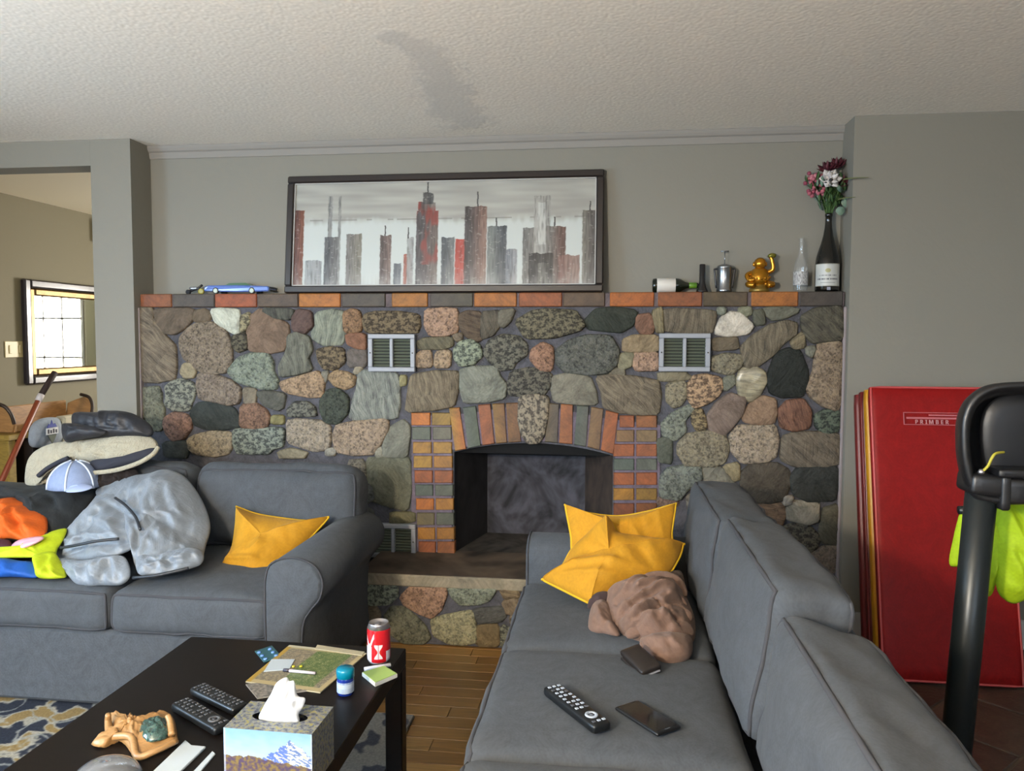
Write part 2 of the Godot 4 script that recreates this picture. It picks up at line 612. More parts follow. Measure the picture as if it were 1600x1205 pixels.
func room() -> void:
	var wall_mat := paint("grey wall paint", Color8(142, 140, 131))
	# ceiling: one sheet with the smudge, thick slab above
	var k := Msh.new()
	quad_uv(k, Vector3(-4, CEIL, -1), Vector3(4, CEIL, -1), Vector3(4, CEIL, 5.6), Vector3(-4, CEIL, 5.6))
	var ceil_mat := mat("ceiling texture paint", Color8(251, 248, 240), 0.95, {"tex": tex.ceiling, "spec": 0.2})
	ceil_mat.normal_enabled = false
	var kb := Msh.new()
	box(kb, Vector3(-4, CEIL + 0.001, -0.11), Vector3(4, CEIL + 0.15, 5.6), 0.001)
	var cl := thing("ceiling", Vector3(0, CEIL, 2.5), "", "", "", "structure")
	var kk := Msh.new()
	quad_uv(kk, Vector3(-4, CEIL, -1), Vector3(4, CEIL, -1), Vector3(4, CEIL, 5.6), Vector3(-4, CEIL, 5.6))
	# clip: only the room side is built
	kk = Msh.new()
	var z0 := -0.11
	var v0 := (z0 + 1.0) / 6.6
	kk.add(PackedVector3Array([Vector3(-4, CEIL, z0), Vector3(4, CEIL, z0), Vector3(4, CEIL, 5.6), Vector3(-4, CEIL, z0), Vector3(4, CEIL, 5.6), Vector3(-4, CEIL, 5.6)]), false, PackedVector2Array([Vector2(0, v0), Vector2(1, v0), Vector2(1, 1), Vector2(0, v0), Vector2(1, 1), Vector2(0, 1)]), PackedColorArray(), false)
	part("plaster", kk, ceil_mat, cl)
	part("slab", kb, mat("ceiling slab", Color8(200, 195, 185), 0.9), cl)
	# stippled relief of the ceiling comes from bumps in the same plaster
	ceil_mat.heightmap_enabled = true
	ceil_mat.heightmap_texture = tex.ceiling
	ceil_mat.heightmap_scale = 1.6
	# walls
	var w := thing("wall_front", Vector3(0, 0, 0.06), "", "", "", "structure")
	slab("upper_wall", Vector3(-1.9, 1.5, -0.24), Vector3(1.56, CEIL, -0.11), wall_mat, w)
	slab("pier", Vector3(-2.085, 0, -0.24), Vector3(-1.872, CEIL, 0.06), wall_mat, w)
	slab("header", Vector3(-3.3, 2.21, -0.08), Vector3(-2.085, CEIL, 0.06), wall_mat, w)
	slab("wall_panel", Vector3(1.532, 0, -0.24), Vector3(3.7, CEIL, 0.06), wall_mat, w)
	slab("wall_panel", Vector3(-3.5, 0, -0.08), Vector3(-3.28, CEIL, 0.06), wall_mat, w)
	slab("baseboard_right", Vector3(1.54, 0, 0.058), Vector3(3.6, 0.13, 0.075), mat("white trim paint", Color8(215, 215, 215), 0.5))
	slab("wall_right", Vector3(3.6, 0, -0.1), Vector3(3.75, CEIL, 5.5), wall_mat)
	# left wall with window
	var wl := thing("wall_left", Vector3(-3.4, 0, 2.7), "", "", "", "structure")
	for q in [[0.0, CEIL, 0.06, 2.25], [0.0, CEIL, 3.95, 5.5], [0.0, 0.78, 2.25, 3.95], [2.12, CEIL, 2.25, 3.95]]:
		slab("wall_panel", Vector3(-3.45, q[0], q[2]), Vector3(-3.3, q[1], q[3]), wall_mat, wl)
	var wb := thing("wall_back", Vector3(0, 0, 5.5), "", "", "", "structure")
	for q in [[-3.45, -2.65, 0.0, CEIL], [-0.55, 1.05, 0.0, CEIL], [2.75, 3.75, 0.0, CEIL], [-2.65, -0.55, 0.0, 0.83], [-2.65, -0.55, 2.17, CEIL], [1.05, 2.75, 0.0, 0.83], [1.05, 2.75, 2.17, CEIL]]:
		slab("wall_panel", Vector3(q[0], q[2], 5.4), Vector3(q[1], q[3], 5.55), wall_mat, wb)
	window("window_1", Vector3(-2.65, 0.83, 5.47), Vector3(-0.55, 2.17, 5.47))
	window("window_2", Vector3(1.05, 0.83, 5.47), Vector3(2.75, 2.17, 5.47))
	window("window_3", Vector3(-3.38, 0.78, 2.25), Vector3(-3.38, 2.12, 3.95))
	# crown moulding over the recess: three stepped strips
	var tm := Msh.new()
	extrude(tm, [Vector2(-0.111, CEIL - 0.064), Vector2(-0.104, CEIL - 0.064), Vector2(-0.101, CEIL - 0.052), Vector2(-0.098, CEIL - 0.040), Vector2(-0.098, CEIL - 0.034), Vector2(-0.090, CEIL - 0.028), Vector2(-0.084, CEIL - 0.016), Vector2(-0.082, CEIL - 0.001), Vector2(-0.111, CEIL - 0.001)], -1.872, 1.532, func(p, d): return Vector3(d, p.y, p.x), 0.0)
	solo("trim_1", tm, paint("moulding paint", Color8(152, 149, 144)), "", "", "", "structure")
	# floor
	var fl := thing("floor", Vector3(0, 0, 2.0), "", "", "", "structure")
	slab("subfloor", Vector3(-3.45, -0.16, -4.4), Vector3(3.7, -0.014, 5.55), mat("dark joint filler", Color8(52, 40, 30), 0.9), fl)
	var pm := []
	for i in 4:
		var s: Color = [Color8(176, 132, 72), Color8(160, 118, 62), Color8(186, 142, 80), Color8(150, 110, 58)][i]
		pm.append(mat("honey oak plank %d" % i, s, 0.35, {"tex": tex.wood, "coat": 0.35, "coat_rough": 0.25}))
	var z := 0.0
	while z < 5.35:
		var x := -3.28 - rng.randf() * 0.8
		var near := z > 0.3 and z < 2.9
		while x < 1.3:
			var x1 := minf(x + (rng.randf_range(0.6, 1.2) if near else 4.6), 1.3)
			var a := maxf(x, -3.28)
			if x1 > a + 0.05:
				var pk := Msh.new()
				plank(pk, a + 0.0008, x1 - 0.0008, z + 0.0008, z + 0.0762)
				part("plank", pk, pm[rng.randi() % 4], fl)
			x = x1
		z += 0.077
	var tl := []
	for i in 3:
		tl.append(mat("brown slate tile %d" % i, [Color8(92, 74, 64), Color8(84, 66, 56), Color8(100, 82, 70)][i], 0.45, {"tex": tex.plain, "tri": 2.0, "bump": tex.rough, "bs": 0.2}))
	slab("tile_bed", Vector3(1.302, -0.014, 0.06), Vector3(3.6, -0.006, 5.4), mat("tile grout", Color8(112, 100, 88), 0.9), fl)
	for i in range(-8, 9):
		for j in range(-8, 9):
			var c := Vector3(2.3 + (i + j) * 0.236, 0, 2.2 + (i - j) * 0.236)
			if c.x < 1.56 or c.x > 3.4 or c.z < 0.32 or c.z > 5.1: continue
			var pk := Msh.new()
			box(pk, Vector3(-0.162, -0.008, -0.162), Vector3(0.162, 0.0, 0.162), 0.004, Transform3D(Basis(Vector3.UP, PI / 4), c))
			part("tile", pk, tl[rng.randi() % 3], fl)

func plank(m: Msh, x0: float, x1: float, z0: float, z1: float) -> void:
	box(m, Vector3(x0, -0.014, z0), Vector3(x1, 0.0, z1), 0.0015)
	var o := rng.randf()
	m.has_uv = true
	for i in m.v.size():
		m.uv[i] = Vector2(m.v[i].x * 0.7 + o, m.v[i].z * 2.2 + o * 7.0)

func window(nm: String, a: Vector3, b: Vector3) -> void:
	var w := thing(nm, (a + b) / 2.0, "", "", "", "structure")
	var k := Msh.new()
	var along := 0 if absf(b.x - a.x) > absf(b.z - a.z) else 2
	var th := Vector3(0.02, 0, 0) if along == 2 else Vector3(0, 0, 0.02)
	var ln := Vector3(1, 0, 0) if along == 0 else Vector3(0, 0, 1)
	var L := absf(b[along] - a[along])
	var H := b.y - a.y
	for f in [[0, 0, L, 0.06], [0, H - 0.06, L, H], [0, 0, 0.06, H], [L - 0.06, 0, L, H], [L / 2 - 0.03, 0, L / 2 + 0.03, H]]:
		box(k, a + ln * f[0] + Vector3(0, f[1], 0) - th, a + ln * f[2] + Vector3(0, f[3], 0) + th, 0.004)
	part("window_frame", k, mat("white window paint", Color8(225, 226, 226), 0.4), w)
	var p := Msh.new()
	box(p, a + ln * 0.03 + Vector3(0, 0.03, 0) - th * 0.15, a + ln * (L - 0.03) + Vector3(0, H - 0.03, 0) + th * 0.15, 0.0005)
	part("pane", p, mat("window glass", Color8(255, 255, 255), 0.02, {"alpha": 0.05}), w)

# ------------------------------------------------------------------ hall seen through the opening
func hall() -> void:
	var hm := paint("beige hall paint", Color8(150, 144, 122))
	slab("wall_hall_left", Vector3(-3.9, 0, -4.3), Vector3(-3.75, CEIL + 0.04, 0.0), hm)
	slab("wall_hall_side", Vector3(-3.76, 0, -0.08), Vector3(-3.45, CEIL, 0.05), hm)
	slab("wall_hall_right", Vector3(0.0, 0, -4.3), Vector3(0.15, CEIL, -0.9), hm)
	slab("wall_hall_near", Vector3(-2.085, 0, -0.92), Vector3(0.15, CEIL, -0.78), hm)
	slab("wall_hall_end", Vector3(-2.085, 0, -0.8), Vector3(-1.98, CEIL, -0.24), hm)
	slab("ceiling_hall", Vector3(-3.9, CEIL + 0.03, -4.3), Vector3(0.15, CEIL + 0.15, -0.08), mat("cream hall ceiling", Color8(238, 230, 208), 0.9))
	# far wall with the bright window that the mirror shows
	var wf := thing("wall_hall_back", Vector3(-2, 0, -4.2), "", "", "", "structure")
	for q in [[-3.9, -2.2, 0.0, CEIL], [-1.25, 0.15, 0.0, CEIL], [-2.2, -1.25, 0.0, 0.9], [-2.2, -1.25, 1.92, CEIL]]:
		slab("wall_panel", Vector3(q[0], q[2], -4.35), Vector3(q[1], q[3], -4.2), hm, wf)
	var w := thing("window_4", Vector3(-1.7, 0.9, -4.25), "", "", "", "structure")
	var k := Msh.new()
	for f in [[-2.2, 0.9, -1.25, 0.95], [-2.2, 1.87, -1.25, 1.92], [-2.2, 0.9, -2.16, 1.92], [-1.3, 0.9, -1.25, 1.92]]:
		box(k, Vector3(f[0], f[1], -4.28), Vector3(f[2], f[3], -4.2), 0.004)
	part("window_frame", k, mat("white window paint", Color.WHITE), w)
	for f in [[-1.925, 0.95, -1.90, 1.87], [-1.695, 0.95, -1.67, 1.87], [-1.485, 0.95, -1.46, 1.87], [-2.16, 1.125, -1.3, 1.15], [-2.16, 1.56, -1.3, 1.585]]:
		var g := Msh.new()
		box(g, Vector3(f[0], f[1], -4.26), Vector3(f[2], f[3], -4.24), 0.002)
		part("muntin", g, mat("dark muntin", Color8(90, 84, 78), 0.5), w)
	var p := Msh.new()
	box(p, Vector3(-2.17, 0.93, -4.252), Vector3(-1.28, 1.89, -4.248), 0.0005)
	part("pane", p, mat("window glass", Color.WHITE), w)
	# panelled closet door on the same wall, seen at the right of the mirror
	var d := thing("door_1", Vector3(-2.6, 0, -4.18), "", "", "", "structure")
	var dm := mat("pale green door paint", Color8(228, 228, 200), 0.5)
	slab("door_slab", Vector3(-3.0, 0.0, -4.2), Vector3(-2.24, 2.03, -4.17), dm, d, 0.003)
	for x in [-2.98, -2.72, -2.47]:
		slab("door_panel", Vector3(x, 0.1, -4.172), Vector3(x + 0.22, 1.95, -4.16), dm, d, 0.004)
	# mirror on the hall wall
	var pts := [Vector3(-3.72, 1.783, -1.438), Vector3(-3.72, 1.013, -1.446)]
	var y1: float = pts[0].y
	var y0: float = pts[1].y
	var za := -1.455
	var zb := -2.66
	var mi := thing("mirror", Vector3(-3.75, y0, (za + zb) / 2), "rectangular mirror in a black and gold frame on the beige hall wall", "mirror")
	var fm := mat("black mirror frame", Color8(48, 44, 52), 0.3, {"coat": 0.5})
	var gm := mat("antique gold frame", Color8(150, 118, 66), 0.35, {"metal": 0.6, "tex": tex.plain, "tri": 6.0})
	for e in [[fm, 0.0, 0.062, 0.045, "frame_rail"], [gm, 0.062, 0.118, 0.03, "gilt_rail"]]:
		for s in 4:
			var a0: float = e[1]
			var a1: float = e[2]
			var q: Array = [[za - a0, za - a1, y0 + a0, y1 - a0], [zb + a1, zb + a0, y0 + a0, y1 - a0], [zb + a1, za - a1, y1 - a1, y1 - a0], [zb + a1, za - a1, y0 + a0, y0 + a1]][s]
			var g := Msh.new()
			box(g, Vector3(-3.75, q[2], q[0]), Vector3(-3.75 + e[3], q[3], q[1]), 0.012)
			part(e[4], g, e[0], mi)
	var g2 := Msh.new()
	box(g2, Vector3(-3.748, y0 + 0.11, zb + 0.11), Vector3(-3.735, y1 - 0.11, za - 0.11), 0.001)
	part("mirror_glass", g2, mat("mirror silver", Color8(235, 238, 235), 0.02, {"metal": 1.0}), mi)
	# switch plate
	var sp := thing("switch_plate", Vector3(-3.75, 1.273, -1.385), "cream light switch plate on the hall wall left of the mirror", "switch")
	var c := sp.position
	var s1 := Msh.new()
	box(s1, c + Vector3(0, -0.058, -0.09), c + Vector3(0.007, 0.058, 0.09), 0.004)
	part("plate", s1, mat("cream plastic", Color8(226, 212, 160), 0.4), sp)
	for dz in [-0.045, 0.045]:
		var s2 := Msh.new()
		box(s2, c + Vector3(0.005, -0.03, dz - 0.012), c + Vector3(0.013, 0.03, dz + 0.012), 0.003)
		part("rocker", s2, mat("cream plastic", Color.WHITE), sp)
	var dc := Vector3(-3.75, 2.226, -2.315)
	var ch := Msh.new()
	box(ch, dc + Vector3(0, -0.09, -0.10), dc + Vector3(0.06, 0.09, 0.03), 0.01)
	solo("door_chime", ch, mat("cream plastic", Color.WHITE), "cream door chime box high on the hall wall behind the pier", "chime")
	# bookcase with a curved wooden cradle on top
	var wood := mat("light birch", Color8(206, 158, 104), 0.55, {"tex": tex.wood, "tri": 1.2})
	var olive := mat("pale case wood", Color8(186, 158, 78), 0.55, {"tex": tex.wood, "tri": 1.2})
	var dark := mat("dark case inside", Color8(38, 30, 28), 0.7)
	var bc := thing("bookcase", Vector3(-3.55, 0, -1.25), "pale wooden bookcase with dark shelves under the mirror in the hall", "bookcase")
	slab("side_panel", Vector3(-3.73, 0, -0.86), Vector3(-3.32, 0.70, -0.80), olive, bc, 0.003)
	slab("side_panel", Vector3(-3.73, 0, -1.90), Vector3(-3.32, 0.70, -1.86), olive, bc, 0.003)
	slab("top_panel", Vector3(-3.735, 0.70, -1.92), Vector3(-3.30, 0.735, -0.78), olive, bc, 0.004)
	slab("shelf", Vector3(-3.72, 0.36, -1.86), Vector3(-3.33, 0.385, -0.86), olive, bc, 0.003)
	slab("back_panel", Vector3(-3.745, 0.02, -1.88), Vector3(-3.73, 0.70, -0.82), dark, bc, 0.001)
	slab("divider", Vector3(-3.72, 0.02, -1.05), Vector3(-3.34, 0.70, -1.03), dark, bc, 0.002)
	var cr := thing("cradle", Vector3(-3.5, 0.735, -1.2), "light wood cradle tray with curved ends on the hall bookcase", "cradle")
	for e in [[-0.88, 1.0], [-1.60, -1.0]]:
		var g := Msh.new()
		extrude(g, [Vector2(-3.54, 0.74), Vector2(-3.36, 0.74), Vector2(-3.33, 0.82), Vector2(-3.36, 0.89), Vector2(-3.41, 0.92), Vector2(-3.47, 0.90), Vector2(-3.54, 0.87)], e[0], e[0] - 0.025, func(p, d): return Vector3(p.x, p.y, d + e[1] * (p.y - 0.74) * 0.28), 0.004)
		part("end_board", g, wood, cr)
		var t := Msh.new()
		tube(t, smooth_path([Vector3(-3.33, 0.80, e[0] + e[1] * 0.016), Vector3(-3.335, 0.86, e[0] + e[1] * 0.032), Vector3(-3.37, 0.915, e[0] + e[1] * 0.045), Vector3(-3.44, 0.935, e[0] + e[1] * 0.05)]), 0.012)
		part("dark_edge", t, mat("dark edge stain", Color8(58, 42, 30), 0.5), cr)
	slab("side_board", Vector3(-3.54, 0.742, -1.60), Vector3(-3.52, 0.895, -0.89), wood, cr, 0.005)
	slab("side_board", Vector3(-3.36, 0.742, -1.60), Vector3(-3.34, 0.79, -0.89), wood, cr, 0.005)
	slab("bottom_board", Vector3(-3.53, 0.737, -1.60), Vector3(-3.35, 0.75, -0.89), wood, cr, 0.003)
	# round grey pouch with an emblem, hung on the cradle front
	var pc := Vector3(-3.28, 0.712, -1.069)
	var pz := thing("emblem_pouch", pc, "round pale grey pouch with small blue and white emblem before the wooden cradle", "pouch")
	var gk := Msh.new()
	loft(gk, [pc + Vector3(0, -0.075, 0.11), pc + Vector3(0, 0.04, 0.125), pc + Vector3(0, 0.10, 0.05), pc + Vector3(0, 0.10, -0.1), pc + Vector3(0, 0.04, -0.15), pc + Vector3(0, -0.075, -0.15)], Vector3(1, 0, 0), [[0.85, -0.03], [1.0, -0.01], [1.0, 0.01], [0.9, 0.03], [0.5, 0.045]])
	part("pouch_body", gk, fabric("pale grey cloth", Color8(196, 208, 224)), pz)
	var fx := -3.228
	var ec := pc + Vector3(0.0, 0.02, 0.0)
	var em := mat("emblem blue", Color8(40, 62, 170), 0.6)
	var e1 := Msh.new()
	extrude(e1, [Vector2(-0.045, 0.025), Vector2(0.045, 0.025), Vector2(0.03, 0.05), Vector2(0.012, 0.045), Vector2(0.0, 0.075), Vector2(-0.012, 0.045), Vector2(-0.03, 0.05)], 0.0, 0.004, func(p, d): return Vector3(fx + d, ec.y + p.y, ec.z - p.x), 0.0)
	part("emblem_crown", e1, em, pz)
	var e2 := Msh.new()
	box(e2, Vector3(fx, ec.y - 0.022, ec.z - 0.058), Vector3(fx + 0.004, ec.y + 0.022, ec.z + 0.058), 0.001)
	part("emblem_band", e2, mat("emblem white", Color8(235, 238, 245), 0.6), pz)
	for i in 4:
		var e4 := Msh.new()
		box(e4, Vector3(fx + 0.003, ec.y - 0.014, ec.z + 0.036 - i * 0.024 - 0.008), Vector3(fx + 0.006, ec.y + 0.014 - 0.006 * (i % 2), ec.z + 0.036 - i * 0.024 + 0.005), 0.001)
		part("emblem_letter", e4, mat("emblem ink", Color8(40, 44, 70), 0.6), pz)
	var e3 := Msh.new()
	extrude(e3, [Vector2(-0.04, -0.025), Vector2(0.04, -0.025), Vector2(0.022, -0.055), Vector2(0.0, -0.085), Vector2(-0.022, -0.055)], 0.0, 0.004, func(p, d): return Vector3(fx + d, ec.y + p.y, ec.z - p.x), 0.0)
	part("emblem_point", e3, mat("emblem green", Color8(70, 82, 66), 0.6), pz)
	# cream block beside the pouch
	var cb := Msh.new()
	var q0 := Vector3(-3.26, 0.716, -1.259)
	box(cb, q0 + Vector3(-0.05, -0.10, -0.11), q0 + Vector3(0.03, 0.10, 0.06), 0.012)
	solo("cream_box", cb, mat("cream card", Color8(214, 208, 184), 0.7), "small cream cardboard box beside the grey pouch", "box")
	# hockey stick leaning
	var hs := thing("hockey_stick", Vector3(-3.1, 0, -0.3), "brown wooden hockey stick leaning against the hall bookcase", "hockey stick")
	var top: Vector3 = Vector3(-3, 1.138, -0.824)
	var mid: Vector3 = Vector3(-3.02, 0.984, -0.709)
	var low: Vector3 = Vector3(-3.1, 0.468, -0.465)
	var dirn := (low - top).normalized()
	low = top + dirn * (top.y - 0.03) / absf(dirn.y)
	var m1 := Msh.new()
	tube(m1, [mid, low], 0.017, 8)
	part("shaft", m1, mat("reddish stick wood", Color8(150, 70, 40), 0.45), hs)
	var m2 := Msh.new()
	tube(m2, [top, mid + dirn * -0.02], 0.018, 8)
	part("grip_tape", m2, mat("black tape", Color8(52, 36, 32), 0.8), hs)
	var m3 := Msh.new()
	tube(m3, [mid + dirn * -0.025, mid + dirn * 0.02], 0.0195, 8)
	part("white_band", m3, mat("white tape", Color8(228, 220, 220), 0.7), hs)
	var m4 := Msh.new()
	box(m4, low + Vector3(-0.015, -0.03, -0.02), low + Vector3(0.015, 0.04, 0.24), 0.006)
	part("blade", m4, mat("reddish stick wood", Color.WHITE), hs)

# ------------------------------------------------------------------ fireplace wall
var wall_node: Node3D
var fire_node: Node3D
var mantel_node: Node3D

func stone_mat(kind: String) -> StandardMaterial3D:
	if kind == "shell":
		return mat("stone shell", Color8(255, 255, 255), 0.28, {"tex": tex.gneiss, "vc": true})
	return mat("stone " + kind, Color8(255, 255, 255), 0.78, {"tex": tex[kind], "vc": true, "bump": tex.rough, "bs": 0.5, "spec": 0.3})

const MEAN := {"granite": 0.76, "gneiss": 0.68, "plain": 0.8, "blotch": 0.64, "shell": 0.6}

func piece(mm: Array, z0: float, rise: float, round_times: int, rings: Array, c1: Color, c2: Color, mean: float, uvs: float, turn: float) -> Msh:
	var p := PackedVector2Array()
	for i in range(0, mm.size(), 2):
		p.append(Vector2(mm[i], mm[i + 1]) / 1000.0)
	for k in round_times:
		var q := PackedVector2Array()
		for i in p.size():
			var a := p[i]
			var b := p[(i + 1) % p.size()]
			q.append(a.lerp(b, 0.11))
			q.append(a.lerp(b, 0.89))
		p = q
	if round_times:
		var grown := Geometry2D.offset_polygon(p, 0.0115, Geometry2D.JOIN_MITER)
		if grown.size() == 1:
			p = PackedVector2Array()
			for a in grown[0]:
				if p.is_empty() or p[-1].distance_to(a) > 0.006: p.append(a)
			if p[-1].distance_to(p[0]) < 0.006: p.remove_at(p.size() - 1)
	var c := Vector2.ZERO
	for a in p: c += a
	c /= p.size()
	var tilt := Vector2(rng.randf_range(-0.04, 0.04), rng.randf_range(-0.04, 0.04)) if round_times else Vector2.ZERO
	var off := Vector2(rng.randf(), rng.randf())
	var x0 := 1e9
	var x1 := -1e9
	for a in p:
		x0 = minf(x0, a.x)
		x1 = maxf(x1, a.x)
	var m := Msh.new()
	var t := PackedVector3Array()
	var u := PackedVector2Array()
	var cl := PackedColorArray()
	var rows := []
	for r in rings:
		var row := []
		for a in p:
			var d := a - c
			var L := d.length()
			var b: Vector2 = c + d * (1.0 - r[2]) * maxf(0.0, 1.0 - r[0] / L)
			var z: float = z0 + r[1] * rise + (d * (1.0 - r[2])).dot(tilt)
			if round_times and r[2] > 0.0: z += 0.004 * ns.get_noise_2d(b.x * 22.0, b.y * 22.0)
			if round_times:
				var jag: float = 1.0 + 0.035 * ns.get_noise_2d(b.x * 38.0 + off.x * 50.0, b.y * 38.0) * (1.0 - r[2])
				b = c + (b - c) * jag
				z += 0.0035 * ns.get_noise_2d(b.x * 60.0 + 7.0, b.y * 60.0) if r[1] > 0.5 else 0.0
			row.append(Vector3(b.x, b.y, z))
		rows.append(row)
	var mid := Vector3(c.x, c.y, z0 + rise * rings[-1][1] * 1.02)
	var tri := func(a: Vector3, b: Vector3, d: Vector3) -> void:
		for q in [a, b, d]:
			t.append(q)
			u.append(Vector2(q.x, q.y).rotated(turn) * uvs + off)
			var cc: Color = c1.lerp(c2, smoothstep(0.2, 0.8, (q.x - x0) / maxf(x1 - x0, 0.001)))
			cc = cc.srgb_to_linear()
			cl.append(Color(cc.r / mean, cc.g / mean, cc.b / mean))
	var n := p.size()
	for i in rows.size() - 1:
		for j in n:
			var k := (j + 1) % n
			tri.call(rows[i][j], rows[i][k], rows[i + 1][k])
			tri.call(rows[i][j], rows[i + 1][k], rows[i + 1][j])
	for j in n:
		tri.call(rows[-1][j], rows[-1][(j + 1) % n], mid)
		tri.call(rows[0][j], Vector3(c.x, c.y, z0 + rings[0][1] * rise), rows[0][(j + 1) % n])
	m.add(t, round_times > 0, u, cl)
	return m

const STONE_RINGS := [[0.0, -0.9, 0.0], [0.0, 0.3, 0.0], [0.003, 0.72, 0.0], [0.008, 0.92, 0.0], [0.010, 0.98, 0.3], [0.010, 1.02, 0.65]]
const BRICK_RINGS := [[0.0, -2.0, 0.0], [0.0, 0.6, 0.0], [0.004, 1.0, 0.0]]

func st(kind: String, c: Color, mm: Array) -> void:
	c = c.lerp(Color(c.get_luminance(), c.get_luminance(), c.get_luminance() * 0.98), 0.22)
	var turn := 0.0
	if kind == "gneiss": # bands follow the longer side of the stone, some stand upright
		turn = [0.15, 1.35, -0.5, 1.7, 0.7][rng.randi() % 5]
	part("stone", piece(mm, 0.0, rng.randf_range(0.018, 0.028), 1, STONE_RINGS, c, c, MEAN[kind], 2.6, turn), stone_mat(kind), wall_node)

func hs(kind: String, c: Color, mm: Array) -> void:
	part("stone", piece(mm, 0.362, 0.018, 1, STONE_RINGS, c, c, MEAN[kind], 2.6, 0.3), stone_mat(kind), fire_node)

func brick_mat() -> StandardMaterial3D:
	return mat("brick face", Color8(255, 255, 255), 0.62, {"tex": tex.plain, "vc": true, "bump": tex.plain, "bs": 0.15})

func br(c1: Color, c2: Color, mm: Array) -> void:
	c1 = fired(c1)
	c2 = fired(c2)
	part("brick", piece(mm, 0.008, 0.012, 0, BRICK_RINGS, c1, c2, 0.92, 3.0, 0.0), brick_mat(), fire_node)

func keystone(kind: String, c: Color, mm: Array) -> void:
	part("keystone", piece(mm, 0.008, 0.03, 1, STONE_RINGS, c, c, MEAN[kind], 2.4, 1.2), stone_mat(kind), fire_node, "grey boulder keystone in the middle of the arch")

func fired(c: Color) -> Color:
	return Color(c.r, c.g * 1.03, c.b * 0.78) if c.r > c.g * 1.3 else Color(c.r * 1.02, c.g * 0.98, c.b)

func mbrick(x0: int, x1: int, c1: Color, c2: Color) -> void:
	var m := Msh.new()
	c1 = fired(c1)
	c2 = fired(c2)
	var a := c1.srgb_to_linear() * 1.05
	var b := c2.srgb_to_linear() * 1.05
	box(m, Vector3(x0 / 1000.0, 1.5125, -0.10), Vector3(x1 / 1000.0, 1.5785, 0.014), 0.004, Transform3D(), a, b, true)
	m.has_uv = true
	var o := rng.randf()
	for i in m.v.size(): m.uv[i] = Vector2(m.v[i].x * 3.0 + o, (m.v[i].y + m.v[i].z) * 3.0)
	part("brick", m, brick_mat(), mantel_node)

